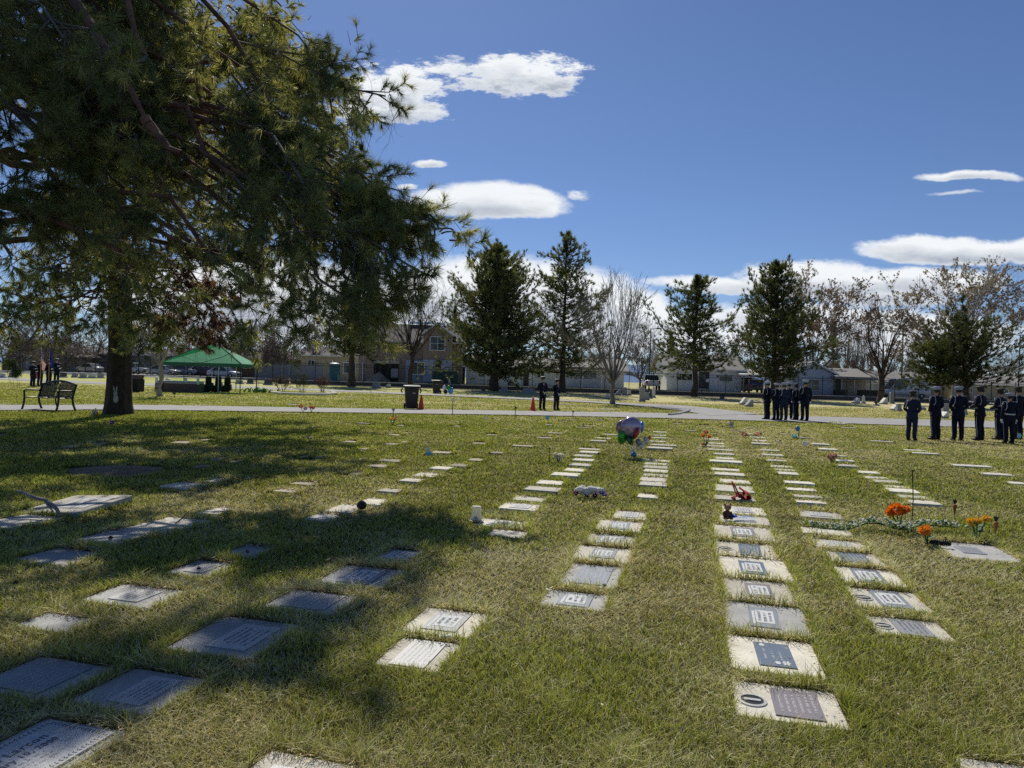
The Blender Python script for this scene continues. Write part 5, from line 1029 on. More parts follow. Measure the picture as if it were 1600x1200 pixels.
# ------------------------------------------------------------------ headstones
HS = {'grey': mat('grey headstone', (.26, .26, .27), .7, var=.25, scale=7, bump=.3), 'dark': mat('dark headstone', (.035, .035, .04), .4, var=.3, scale=9), 'pale': mat('pale headstone', (.55, .54, .52), .7, var=.2, scale=7, bump=.3)}
def headstone(px, py, hpx, wpx, style, m, label, rz=0):
    p = at(px, py); d = p.y; H, W_ = hpx / F * d, wpx / F * d; o = thing('headstone', label, 'headstone', p, rz, 'upright headstones before the fence'); b = MB(); T = .22
    b.box((0, 0, .06), (W_ * 1.25, T * 1.9, .16), bev=.02); b.build('base', HS['grey'], o); b = MB()
    if style == 'round': b.prism([(-W_ / 2, .12), (W_ / 2, .12)] + [(W_ / 2 * math.cos(a), H - W_ * .3 + W_ * .3 * math.sin(a)) for a in [math.pi * i / 8 for i in range(9)]], T, Matrix.Translation((0, -T / 2, 0)))
    elif style == 'slant': b.prism([(-W_ * .5, .1), (W_ * .55, .1), (W_ * .5, H), (W_ * .2, H)], .55, Matrix.Translation((0, -.27, 0)))
    elif style == 'tall': b.box((0, 0, H / 2), (W_, T, H - .1), taper=.82); b.prism([(-W_ * .3, H - .1), (W_ * .3, H - .1), (0, H + W_ * .25)], T * .7, Matrix.Translation((0, -T * .35, 0)))
    elif style == 'cross': b.box((0, 0, H / 2), (W_ * .35, T, H)); b.box((0, 0, H * .68), (W_, T * .96, W_ * .34))
    else: b.box((0, 0, H / 2 + .06), (W_, T * 1.5, H - .1), bev=.03, taper=.9)
    b.build('stone', HS[m], o)
for a in [(588, 607, 9, 12, 'block', 'grey', 'grey trapezoid headstone behind the large dark bin'), (607, 606, 6, 6, 'round', 'pale', 'small pale headstone right of the grey trapezoid one'), (658, 601, 8, 5, 'round', 'dark', 'small dark headstone with bright top between the two bins'), (668, 605, 5, 9, 'block', 'dark', 'low dark headstone left of the far bin'), (702, 607, 13, 4, 'tall', 'pale', 'thin pale obelisk right of the far bin'),
          (755, 614, 9, 6, 'round', 'dark', 'small dark headstone under the wide conifer'), (788, 613, 8, 11, 'block', 'grey', 'grey headstone right of the wide conifer trunk'), (808, 609, 10, 6, 'block', 'dark', 'dark headstone left of the taller officer'), (826, 615, 8, 20, 'block', 'grey', 'long low grey monument behind the taller officer'), (948, 623, 9, 7, 'slant', 'pale', 'pale headstone just left of the bare tree trunk'),
          (965, 618, 9, 8, 'slant', 'grey', 'grey slanted headstone just right of the bare tree trunk'), (976, 618, 13, 8, 'round', 'grey', 'round topped grey headstone second right of the bare tree'), (983, 618, 8, 5, 'block', 'pale', 'pale small headstone third right of the bare tree'), (1003, 627, 23, 8, 'round', 'grey', 'tallest grey headstone leading the close row before the truck'), (1010, 625, 12, 7, 'block', 'grey', 'second headstone in the close row before the truck'), (1016, 623, 10, 5, 'block', 'dark', 'third, dark headstone in the close row before the truck'), (1021, 622, 17, 5, 'tall', 'pale', 'pale obelisk ending the close row before the truck'),
          (1161, 632, 11, 9, 'slant', 'pale', 'left one of two slanted pale headstones near the middle group'), (1170, 635, 11, 10, 'slant', 'grey', 'right one of two slanted headstones near the middle group'), (1337, 631, 9, 9, 'slant', 'pale', 'pale slanted headstone left of the stout bare tree'), (1349, 631, 12, 4, 'tall', 'pale', 'pale small pillar left of the stout bare tree'), (1369, 634, 8, 6, 'cross', 'dark', 'dark cross shaped headstone before the stout bare tree'), (1380, 632, 10, 9, 'slant', 'pale', 'pale slanted headstone right of the stout bare tree'), (1393, 631, 18, 6, 'round', 'grey', 'tall grey headstone below the white van nose'),
          (1397, 641, 9, 8, 'slant', 'pale', 'slanted pale headstone left of the first uniformed man'), (1404, 642, 11, 7, 'block', 'grey', 'grey block headstone touching the first uniformed man'), (1477, 645, 14, 10, 'block', 'grey', 'grey block headstone between second and third uniformed men'), (1474, 653, 10, 9, 'slant', 'pale', 'white slanted headstone between second and third uniformed men'), (1507, 648, 11, 5, 'block', 'grey', 'grey headstone between third and fourth uniformed men'), (1440, 640, 6, 9, 'block', 'pale', 'pale low headstone between first and second uniformed men'),
          (374, 600, 6, 10, 'block', 'grey', 'low grey headstone right of the green canopy'), (391, 600, 9, 9, 'block', 'dark', 'dark headstone left of the shrub bed'), (419, 602, 9, 12, 'block', 'dark', 'wide dark headstone at the shrub bed'), (99, 590, 8, 9, 'block', 'dark', 'dark headstone right of the colour guard'), (117, 590, 7, 8, 'block', 'grey', 'grey headstone below the white sedan rear'), (130, 591, 7, 10, 'block', 'grey', 'grey headstone below the white sedan doors'), (144, 591, 7, 11, 'block', 'pale', 'pale headstone below the white sedan front'), (157, 591, 8, 9, 'block', 'grey', 'grey headstone left of the pine trunk'), (20, 590, 7, 10, 'block', 'grey', 'grey headstone at the far left before the grey house'), (3, 591, 7, 9, 'block', 'pale', 'pale headstone at the extreme left'), (262, 597, 6, 7, 'round', 'pale', 'small pale headstone beyond the brown vault'), (1128, 626, 6, 7, 'block', 'dark', 'small dark headstone in front of the white house')]:
    headstone(*a)

# ------------------------------------------------------------------ graveside canopy and chairs
def pavilion():
    d = 50; a, c = atd(254, 566, d), atd(400, 569, d + 2.6); w = c.x - a.x; zt = atd(322, 536, d).z; ze = (a.z + c.z) / 2; p = ((a.x + c.x) / 2, d + 1.5, 0)
    o = thing('funeral_canopy', 'green peaked funeral canopy on slim poles', 'canopy', p); m = mat('green canopy cloth', (.06, .36, .22), .6, var=.15, scale=2, trans=.45, tcol=1.6)
    hw, hd = w / 2, 1.7; b = MB(); n = 6
    R1, R2 = Vector((-hw * .12, 0, zt)), Vector((hw * .22, 0, zt - .12)); C = [Vector((-hw, -hd, ze)), Vector((hw, -hd, ze)), Vector((hw, hd, ze)), Vector((-hw, hd, ze))]
    b.add([*C, R1, R2], [[0, 1, 5, 4], [1, 2, 5], [2, 3, 4, 5], [3, 0, 4]]); b.build('canopy_roof', m, o)
    b = MB()
    for i in range(4): q, r = C[i], C[(i + 1) % 4]; b.quad(q, r, r - Vector((0, 0, .24)), q - Vector((0, 0, .24)))
    b.build('valance', mat('dark green valance', (.008, .10, .06), .7), o)
    for x in (-hw + .1, hw * .42, hw - .1):
        for y in (-hd + .1, hd - .1): b = MB(); b.tube([(x, y, 0), (x, y, ze)], .035, 8); b.build('pole', M_iron if x < hw * .4 or x > hw * .5 else mat('pale pole', (.4, .4, .4), .4), o)
    b = MB(); 
    for q in C: b.tube([q, R1 if q.x < 0 else R2], .03, 6)
    b.build('rafter', M_iron, o)
pavilion()
def vault():
    a, c = at(241, 611), at(308, 613); d = a.y; w = c.x - a.x; o = thing('grave_platform', 'low brown boarded grave platform with white rails under the canopy', 'platform', ((a.x + c.x) / 2, d + .8, 0))
    b = MB(); b.box((0, 0, .28), (w, 1.5, .56), bev=.02); b.build('skirt', mat('brown skirt cloth', (.12, .075, .065), .9, var=.2), o); b = MB(); b.box((0, -.2, .62), (w * .96, 1.0, .12), bev=.02); b.build('top_board', mat('pinkish board', (.42, .36, .34), .8, var=.2), o)
    for y in (-.55, .4): b = MB(); b.tube([(-w / 2, y, .72), (w / 2, y, .72)], .045, 8); b.build('rail', mat('steel rail', (.6, .62, .64), .35, metal=.5), o)
    for x in (-w / 2 + .05, w * .2, w / 2 - .05): b = MB(); b.box((x, -.62, .68), (.16, .14, .34), bev=.03); b.smooth = True; b.ball((x, -.62, .9), .11, 8, 6); b.build('stanchion', M_white, o)
vault()
M_cover = mat('black chair cover', (.008, .008, .009), .9)
for i, (x, w) in enumerate(((318, 'nearest the brown platform'), (334, 'in the middle of the three'), (349, 'by the pale canopy pole'))):
    p = at(x, 612.5); o = thing('covered_chair', 'black cloth covered chair ' + w, 'chair', (p.x, p.y + .3, 0), R(6 * i - 6), 'black covered chairs under the canopy')
    b = MB(); b.smooth = True; b.box((0, 0, .24), (.56, .56, .5), bev=.06, taper=.92); b.build('seat', M_cover, o); b = MB(); b.smooth = True; b.box((.10, .22, .66), (.52, .14, .92), bev=.06, taper=.86); b.build('backrest', M_cover, o)
    b = MB(); b.smooth = True; b.box((-.28, -.02, .42), (.14, .5, .5), bev=.05); b.box((.36, -.02, .34), (.14, .5, .5), bev=.05); b.build('arm_drape', M_cover, o)
def skirt_table():
    a, c = at(196, 612), at(229, 612); d = a.y; w = c.x - a.x; o = thing('skirted_stand', 'black skirted stand under a red and blue striped cloth right of the pine trunk', 'stand', ((a.x + c.x) / 2, d + .5, 0))
    b = MB(); b.box((0, 0, .42), (w, .9, .84), bev=.03, taper=1.03); b.build('skirt', M_cover, o); b = MB()
    for i in range(9):
        x = -w / 2 + w * (i + .5) / 9; b.mi = i % 3; b.box((x, -.02, .98), (w / 9, .8 + .002 * i, .28), M=Matrix.Rotation(R(0), 4, 'Z') @ Matrix.Shear('XY', 4, (.35, 0)), taper=.9)
    b.build('striped_cloth', [mat('dull red cloth', (.13, .025, .035), .8), mat('navy cloth', (.02, .025, .07), .8), mat('plum cloth', (.09, .05, .07), .8)], o)
    for x in (-w / 2 + .1, w / 2 - .08): b = MB(); b.tube([(x, -.4, 0), (x, -.4, .1)], .03, 6); b.build('leg', M_iron, o)
skirt_table()
# ------------------------------------------------------------------ people
M_skin = mat('skin', (.42, .25, .18), .55); M_skin2 = mat('darker skin', (.16, .085, .055), .55); M_navy = mat('navy uniform cloth', (.010, .012, .026), .85, var=.2, scale=20, spec=.2); M_navy2 = mat('blue uniform cloth', (.018, .024, .055), .85, var=.15, scale=20, spec=.2)
M_cap_sunlit = mat('cap cloth', (.30, .35, .52), .6); M_capd = mat('dark cap cloth', (.018, .017, .02), .6); M_hair = mat('short dark hair', (.02, .014, .01), .7); M_shoe = mat('black shoe', (.01, .01, .011), .45, spec=.2); M_glove = mat('white glove', (.75, .75, .76), .8); M_cord = mat('silver cord', (.50, .52, .56), .5); M_stripe = mat('trouser stripe', (.30, .33, .42), .6)  # pale cap colour holds the sun and sky sheen on dark blue caps
M_eye = mat('eye', (.02, .015, .012), .3)
POSES = {
 'attention': dict(L=[(-.185, 0, 1.43), (-.245, -.03, 1.14), (-.235, .03, .88)], R=[(.185, 0, 1.43), (.245, -.03, 1.14), (.235, .03, .88)], hd=[(0, .1, -1), (0, .1, -1)]),
 'clasped': dict(L=[(-.185, 0, 1.43), (-.262, -.02, 1.15), (-.075, .19, .98)], R=[(.185, 0, 1.43), (.262, -.02, 1.15), (.075, .20, 1.0)], hd=[(.75, .35, -.55), (-.75, .35, -.55)]),
 'carry': dict(L=[(-.185, 0, 1.43), (-.30, -.03, 1.17), (-.13, .24, 1.10)], R=[(.185, 0, 1.43), (.29, .0, 1.16), (.09, .27, 1.26)], hd=[(.8, .5, .1), (-.8, .4, .3)]),
 'flag': dict(L=[(-.185, 0, 1.43), (-.27, .02, 1.16), (-.02, .28, 1.18)], R=[(.185, 0, 1.43), (.27, .03, 1.14), (.03, .30, .98)], hd=[(.75, .6, 0), (-.7, .6, 0)])}
def skin_mesh(vs, es, rs, root=0, sub=2):
    me = bpy.data.meshes.new('person_body'); me.from_pydata(vs, es, []); o = bpy.data.objects.new('person_body', me); COL.objects.link(o)
    o.modifiers.new('skin', 'SKIN'); l = me.skin_vertices[0].data if me.skin_vertices else None
    if l is None:
        bpy.context.view_layer.objects.active = o; l = me.skin_vertices[0].data
    for i, r in enumerate(rs): l[i].radius = r if hasattr(r, '__len__') else (r, r)
    l[root].use_root = True; s = o.modifiers.new('sub', 'SUBSURF'); s.levels = s.render_levels = sub
    dg = bpy.context.evaluated_depsgraph_get(); dg.update(); m2 = bpy.data.meshes.new_from_object(o.evaluated_get(dg)); bpy.data.objects.remove(o)
    V = [v.co.copy() for v in m2.vertices]; Nn = [v.normal.copy() for v in m2.vertices]; Fs = [list(p.vertices) for p in m2.polygons]; bpy.data.meshes.remove(m2); return V, Nn, Fs
def glove_mb(w, d, side):
    """palm, four bent fingers of unequal length and a thumb"""
    b = MB(); b.smooth = True; w = Vector(w); d = Vector(d).normalized(); up = Vector((0, 0, 1)) if abs(d.z) < .8 else Vector((0, 1, 0)); sd = d.cross(up).normalized(); n = sd.cross(d).normalized()
    M3 = Matrix((sd, d, n)).transposed().to_4x4(); b.ball(w + d * .045, (.040, .055, .018), 10, 7, M3); b.tube([w - d * .05, w + d * .01], [.034, .030], 8)
    for i, ln in enumerate((.062, .075, .07, .055)):
        p = w + d * .085 + sd * (.027 - .018 * i); b.tube([p, p + d * ln * .5 - n * .006, p + d * ln * .85 - n * .022, p + d * ln - n * .036], [.0095, .009, .0085, .006], 6)
    p = w + d * .03 + sd * side * .036; b.tube([p, p + sd * side * .02 + d * .03 - n * .008, p + sd * side * .016 + d * .06 - n * .016], [.012, .0105, .008], 6); return b
TPL = {}
def person_tpl(pose):
    if pose in TPL: return TPL[pose]
    A = POSES[pose]; vs, es, rs = [], [], []
    def v(p, r, par=None): vs.append(p); rs.append(r); (es.append((par, len(vs) - 1)) if par is not None else None); return len(vs) - 1
    pel = v((0, 0, .97), (.150, .115)); sp = v((0, .01, 1.13), (.135, .100), pel); ch = v((0, .0, 1.32), (.165, .115), sp); nb = v((0, -.01, 1.47), (.075, .065), ch); nk = v((0, 0, 1.54), .054, nb); hd = v((0, .012, 1.605), (.072, .078), nk); hm = v((0, .012, 1.67), (.076, .092), hd); v((0, .0, 1.745), (.058, .070), hm)
    for s, k in ((-1, 'L'), (1, 'R')):
        a, e, w = A[k]; i = v(a, .072, ch); m1 = tuple((a[j] + e[j]) / 2 for j in range(3)); i = v(m1, .056, i); i = v(e, .046, i); m2 = tuple((e[j] + w[j]) / 2 for j in range(3)); i = v(m2, .043, i); v(w, .030, i)
        i = v((s * .095, 0, .88), (.098, .105), pel); i = v((s * .10, .01, .70), .082, i); i = v((s * .105, .015, .50), .062, i); i = v((s * .108, -.02, .32), .056, i); i = v((s * .11, -.02, .10), .040, i); v((s * .12, .09, .045), (.038, .032), i)
    V, Nn, Fs = skin_mesh(vs, es, rs)
    out = {}
    b = MB(); b.smooth = True; b.add(V, Fs)          # bare body with a face
    b.add([(0, .098, 1.675), (-.016, .10, 1.63), (.016, .10, 1.63), (0, .128, 1.635)], [[0, 1, 3], [0, 3, 2], [1, 2, 3]])
    for s in (-1, 1): b.ball((s * .078, .0, 1.645), (.012, .022, .034), 7, 5)
    b.tube([(-.024, .101, 1.60), (0, .108, 1.599), (.024, .101, 1.60)], .006, 5)
    b.mi = 1
    for s in (-1, 1): b.ball((s * .031, .094, 1.668), (.012, .008, .008), 7, 5)
    def mesh(bb, n): o = bb.build(n, []); me = o.data; bpy.data.objects.remove(o); return me
    out['body'] = mesh(b, 'body')
    wr = [Vector(A['L'][2]), Vector(A['R'][2])]
    def cut(test, off, n, extra=None):
        b = MB(); b.smooth = True; keep = [f for f in Fs if test(sum((V[i] for i in f), Vector()) / len(f))]; idx = sorted({i for f in keep for i in f}); mp = {j: i for i, j in enumerate(idx)}
        b.add([V[j] + Nn[j] * off(V[j]) for j in idx], [[mp[i] for i in f] for f in keep])
        if extra: extra(b)
        return mesh(b, n)
    arm = lambda c: abs(c.x) > .19 or (c.y > .12 and c.z > .9 and c.z < 1.4)
    def tails(b): b.lathe([(.172, 1.10), (.176, 1.02), (.192, .93), (.208, .84), (.212, .80), (.195, .80)], n=20, sy=.76); b.tube([(-.07, .075, 1.47), (0, .10, 1.44), (.07, .075, 1.47)], .012, 5); b.tube([(-.075, 0, 1.49), (0, -.075, 1.505), (.075, 0, 1.49)], .02, 6)
    out['jacket'] = cut(lambda c: (c.z > .90 and c.z < 1.50 and min((c - w).length for w in wr) > .02 and (abs(c.x) > .06 or c.z < 1.48)) or (arm(c) and c.z > .84 and c.z < 1.5 and abs(c.x) > .19 and min((c - w).length for w in wr) > .015), lambda p: .020 if p.z < 1.4 else .016, 'jacket', tails)
    out['trousers'] = cut(lambda c: c.z < .98 and c.z > .085 and not (arm(c) and (abs(c.x) > .215 or c.y > .14)), lambda p: .020 + .014 * max(0, (.5 - p.z)) * 2, 'trousers')
    for s, k in ((-1, 'L'), (1, 'R')):
        out['glove' + k] = mesh(glove_mb(A[k][2], A['hd'][0 if s < 0 else 1], s if pose == 'attention' else -s), 'glove')
        b = MB(); b.smooth = True; b.ball((s * .118, .05, .04), (.05, .145, .045), 10, 6); b.box((s * .118, .04, .012), (.09, .27, .024), bev=.008); b.ball((s * .112, -.04, .085), (.05, .06, .05), 8, 5); out['shoe' + k] = mesh(b, 'shoe')
        b = MB(); b.tube([(s * .196, 0, .93), (s * .198, .01, .72), (s * .186, .01, .5), (s * .184, -.02, .3), (s * .172, -.02, .11)], .010, 4); out['stripe' + k] = mesh(b, 'stripe')
    b = MB(); b.smooth = True; b.lathe([(.088, 1.615), (.093, 1.66), (.090, 1.71), (.06, 1.745)], (0, -.012, 0), 14, sy=1.03); out['hair'] = mesh(b, 'hair')
    b = MB(); b.smooth = True; T = Matrix.Rotation(R(-7), 4, 'X')
    b.lathe([(.096, 0), (.098, .045), (.128, .075), (.140, .092), (.130, .108), (.07, .118), (.004, .119)], (0, .004, 1.70), 20, T, sy=1.1); out['cap'] = mesh(b, 'cap')
    b = MB(); n = 10; vsv = [(.094 * math.cos(a), .004 + .10 * math.sin(a), 1.712) for a in [math.pi * (.1 + .8 * i / n) for i in range(n + 1)]] + [(.100 * math.cos(a), .004 + (.10 + .075 * math.sin(a)) * math.sin(a), 1.712 - .045 * math.sin(a)) for a in [math.pi * (.1 + .8 * i / n) for i in range(n + 1)]]
    b.add(vsv, [[i, i + 1, n + 2 + i, n + 1 + i] for i in range(n)]); out['visor'] = mesh(b, 'visor')
    b = MB(); a = Vector(A['L'][0]); b.tube([a + Vector((.03, .02, .075)), a + Vector((.035, -.075, .03)), a + Vector((.02, -.115, -.12)), a + Vector((-.02, -.105, -.235)), a + Vector((-.075, -.05, -.22)), a + Vector((-.085, .04, -.10)), a + Vector((.0, .08, .05))], .0115, 6); b.box(a + Vector((.01, 0, .077)), (.12, .05, .012)); b.box(Vector(A['R'][0]) + Vector((-.01, 0, .077)), (.12, .05, .012)); out['cord'] = mesh(b, 'cord')
    TPL[pose] = out; return out
def person(px, py, hpx, face, pose, label, group, cap=None, skin=None, coth=None, cord=True, belt=False, medals=False):
    t = person_tpl(pose); p = at(px, py); s = hpx / F * p.y / 1.82; o = thing('person', label, 'person', p, face, group); o.scale = (s, s, s); cl = coth or M_navy; sk = skin or M_skin
    def part(k, n, mats, parent=None):
        me = t[k].copy(); me.materials.clear()
        for m in mats: me.materials.append(m)
        return link(n, me, parent or o)
    part('body', 'body', [sk, M_eye]); part('jacket', 'jacket', [cl]); part('trousers', 'trousers', [cl]); part('hair', 'hair', [M_hair]); c = part('cap', 'cap', [cap or M_cap_sunlit]); part('visor', 'visor', [M_shoe], c)
    for k in 'LR': part('glove' + k, 'glove', [M_glove]); part('shoe' + k, 'shoe', [M_shoe]); part('stripe' + k, 'trouser_stripe', [M_stripe])
    if cord: part('cord', 'shoulder_cord', [M_cord])
    if belt: b = MB(); b.smooth = True; b.lathe([(.182, 0), (.186, .025), (.182, .05)], (0, 0, 1.03), 20, sy=.78); b.build('belt', M_cord, o)
    if medals: b = MB(); b.box((-.085, .125, 1.33), (.07, .012, .03), M=Matrix.Rotation(R(-8), 4, 'X')); b.mi = 1; [b.ball((0, .137 - .0 * i, 1.28 - .07 * i), .011, 6, 4) for i in range(4)]; b.box((.0, .118, 1.40), (.05, .01, .09), M=Matrix.Rotation(R(-14), 4, 'X')); b.build('ribbon_bar', [mat('ribbon bar', (.30, .12, .10), .7), M_cord], o)
    return o
GR, GM, GO, GC = 'uniformed men lined up on the right lawn', 'uniformed men bunched at the roadside', 'officers standing by the orange cone', 'colour guard by the bench'
person(1424, 688, 77, R(-50), 'clasped', 'leftmost man of the right hand line, dark cap, turned to the right', GR, M_capd, coth=M_navy2)
person(1461, 687, 83, R(20), 'clasped', 'second man of the right hand line, cap tinted pale as sunlit, white cord on shoulder', GR)
person(1496, 688, 84, R(-8), 'clasped', 'third man of the right hand line, seen squarely from behind in cap tinted as sunlit', GR)
person(1530, 688, 85, R(30), 'carry', 'tallest man of the right hand line with bent arm and white glove showing', GR, M_capd)
person(1561, 687, 80, R(25), 'carry', 'fifth man of the right hand line in dark cap, partly hidden by a neighbour', GR, M_capd)
person(1576, 693, 79, R(-4), 'attention', 'man with silver belt standing nearest in the right hand line, legs apart', GR, belt=True)
person(1589, 686, 82, R(10), 'attention', 'man at the right edge behind the one with the silver belt', GR, M_capd)
person(1198, 655.5, 60, R(35), 'clasped', 'leftmost man of the middle group, tilted cap, facing half left', GM)
person(1212, 656.5, 58, R(20), 'clasped', 'second man of the middle group, white glove at his side', GM)
person(1224, 657, 59, R(5), 'clasped', 'broad man in the middle of the middle group, seen from behind', GM, coth=M_navy2)
person(1232, 655, 58, R(-15), 'attention', 'man hidden behind the broad one in the middle group, cap tinted as sunlit', GM)
person(1243, 656.5, 57, R(35), 'clasped', 'fifth man of the middle group, face turned to the left', GM, M_capd)
person(1257, 657.5, 64, R(4), 'attention', 'tallest man of the middle group, rightmost, legs apart', GM)
person(847, 641, 53, R(205), 'clasped', 'taller officer facing the camera with hands crossed in white gloves', GO, M_capd, cord=False, medals=True)
person(869, 641, 49, R(215), 'clasped', 'shorter officer facing the camera with hands crossed in white gloves', GO, M_capd, cord=False, medals=True)
person(51, 604, 40, R(255), 'carry', 'leftmost member of the colour guard, white gloves at the waist', GC, M_capd)
person(62, 603.5, 41, R(250), 'flag', 'colour guard member holding the striped flag', GC, M_capd)
person(76, 603, 41, R(250), 'flag', 'colour guard member holding the plain blue flag', GC, M_capd)
person(88, 600, 40, R(240), 'carry', 'rightmost member of the colour guard, arm bent with white glove', GC, M_capd)
M_wood = mat('flag pole wood', (.35, .25, .15), .5); M_gold = mat('brass finial', (.55, .42, .18), .3, metal=.8)
def flag(px, py, top, kind, label, seed):
    p = at(px, py) + Vector((.25, -.32, 0)); H = atd(px, top, p.y).z; o = thing('flag', label, 'flag', p, 0, 'flags of the colour guard'); o.rotation_euler = (R(4), R(3), 0)
    b = MB(); b.smooth = True; b.tube([(0, 0, .35), (0, 0, H)], .02, 8); b.build('pole', M_wood, o); b = MB(); b.smooth = True; b.lathe([(.02, 0), (.045, .04), (.03, .1), (.002, .2)], (0, 0, H), 8); b.build('finial', M_gold, o)
    b = MB(); b.smooth = True; ni, nj = 26, 30; vs = []; g = np.random.default_rng(seed); w = 1.35; h = .92
    for i in range(ni + 1):
        for j in range(nj + 1):
            f = j / nj; t = i / ni; dn = 1.18 * w * f * (.80 + .12 * t); out = .30 * f ** .75 * (1 - .35 * t) + .02
            vs.append((out + .03 * math.sin(f * 9 + t * 2), -.11 * math.sin(f * 11 + t * 1.5) * min(1, f * 2.5) - .03, H - .08 - t * h * (1 - .35 * f) - dn * .82))
    for i in range(ni):
        for j in range(nj):
            if kind == 'stripes':
                if i < 14 and j < 12: b.mi = 2 if not (i % 3 == 1 and (j + i // 3 * 1) % 3 == 1) else 1
                else: b.mi = 0 if (i // 2) % 2 == 0 else 1
            else: b.mi = 2 if not ((i - 13) ** 2 + (j - 14) ** 2 < 9) else 3
            n = len(b.v); q = i * (nj + 1) + j
            b.f.append([q, q + 1, q + nj + 2, q + nj + 1]); b.m.append(b.mi); b.sm.append(True)
    b.v = [tuple(v) for v in vs]
    b.build('cloth', [mat('red stripe cloth', (.42, .03, .035), .8, trans=.3), mat('white stripe cloth', (.7, .7, .68), .8, trans=.3), mat('deep blue cloth', (.010, .016, .16), .8, trans=.2), mat('gold emblem', (.5, .4, .12), .7)], o)
flag(62, 603.5, 545, 'stripes', 'limp striped flag with white stars on blue held by the colour guard', 1)
flag(75, 603, 541, 'blue', 'furled deep blue flag on a tall pole held by the colour guard', 2)
# ------------------------------------------------------------------ bench, bins, cones
def bench():
    A_, B_ = at(60, 639.5), at(121, 641.5); W_ = 1.5
    o = thing('park_bench', 'black metal slatted park bench with a curved back beside the big pine', 'bench', (A_ + B_) / 2 + Vector((-.12, 0, 0)), R(180 - 19)); o.scale = (1.1, 1.06, 1.05)
    # local: x along the seat, +y towards the road (front), back rest on the camera side
    for s in (-1, 1):
        b = MB(); b.smooth = True; x = s * W_ / 2
        b.tube([(x, -.14, 0), (x, -.05, .22), (x, -.02, .42), (x, -.10, .70), (x, -.16, .90)], .034, 6); b.build('rear_leg', M_iron, o)
        b = MB(); b.smooth = True; b.tube([(x, .56, 0), (x, .50, .2), (x, .48, .42), (x, .50, .64), (x, .40, .67), (x, .0, .66), (x, -.10, .64)], .032, 6); b.build('arm_leg', M_iron, o)
    b = MB()
    for i in range(11): b.box((0, .0 + i * .046, .435 - .012 * math.sin(i * .3)), (W_ - .04, .034, .014))
    for x in (-W_ / 2 + .03, 0, W_ / 2 - .03): b.tube([(x, -.02, .42), (x, .48, .42)], .022, 5)
    b.build('seat', M_iron, o)
    b = MB(); n = 33; tops = []
    for i in range(n + 1):
        x = -W_ / 2 + W_ * i / n; z = .86 + .13 * math.cos(math.pi * x / W_); yy = -.155 - .02 * math.cos(math.pi * x / W_); tops.append((x, yy, z))
        if abs(x) < .05: b.box((x, -.075, .54), (.02, .012, .2), M=Matrix.Rotation(R(16), 4, 'X')); b.box((x, -.148, .82), (.02, .012, .2), M=Matrix.Rotation(R(16), 4, 'X')); continue
        b.box(((0 + x), (yy - .03) / 2, (z + .45) / 2), (.026, .012, z - .44), M=Matrix.Rotation(R(16), 4, 'X'))
    b.tube(tops, .036, 6); b.tube([(-W_ / 2, -.03, .45), (W_ / 2, -.03, .45)], .02, 6); b.build('backrest', M_iron, o)
    b = MB()
    for i in range(7):
        a = i * 6.283 / 7; b.ball((.075 * math.cos(a), -.115, .68 + .055 * math.sin(a)), (.03, .008, .018), 7, 5)
    b.box((0, -.105, .63), (.3, .012, .02)); b.box((0, -.125, .74), (.3, .012, .02)); b.build('cast_emblem', M_iron, o)
    b = MB(); b.smooth = True; b.tube([(0, -.12, 0), (0, -.04, .25), (0, -.02, .42)], .022, 6); b.build('middle_leg', M_iron, o)
bench()
def wheelie_bin(px, py, hpx, label, lidm, rz):
    p = at(px, py); s = hpx / F * p.y / 1.14; o = thing('wheelie_bin', label, 'bin', p, rz, 'wheeled rubbish bins'); o.scale = (s, s, s); m = mat('black brown plastic', (.022, .016, .018), .55, var=.2, scale=3)
    b = MB(); b.box((0, 0, .52), (.50, .54, 1.0), bev=.04, taper=1.28); b.build('bin_body', m, o); b = MB(); b.box((0, 0, .98), (.74, .80, .07), bev=.02); b.box((0, -.40, .86), (.16, .05, .06)); b.build('rim', m, o)
    b = MB(); b.box((0, 0, 1.05), (.76, .82, .07), bev=.03, taper=.93); b.smooth = True; b.tube([(-.36, .42, 1.02), (.36, .42, 1.02)], .025, 6); b.build('lid', lidm, o)
    b = MB(); b.box((-.12 + .2, -.335, .72), (.13, .012, .06), M=Matrix.Rotation(R(-4), 4, 'X')); b.build('label_plate', mat('label plate', (.35, .33, .33), .6), o)
    b = MB(); b.smooth = True; b.tube([(-.4, .3, .93), (-.46, .36, .80), (-.40, .34, .72)], .035, 6); b.tube([(.4, .3, .93), (.46, .36, .80), (.40, .34, .72)], .035, 6); b.build('handle', m, o)
    for x in (-.29, .29): b = MB(); b.lathe([(.06, -.035), (.13, -.035), (.13, .035), (.06, .035)], (x, .26, .13), 14, Matrix.Rotation(R(90), 4, 'Y')); b.build('wheel', M_tyre, o)
M_lid = mat('pale lid', (.20, .22, .22), .35); M_lid2 = mat('dark lid', (.05, .06, .05), .4)  # paler lid for the near bin, darker one for the far bin
wheelie_bin(642.5, 638.5, 39, 'large black brown wheeled bin next to the orange cone at the roadside', M_lid, R(12)); wheelie_bin(682, 614.5, 22, 'smaller looking dark wheeled bin farther back by the balloon cluster', M_lid2, R(-5))
M_cone = mat('orange cone plastic', (.62, .055, .018), .5)
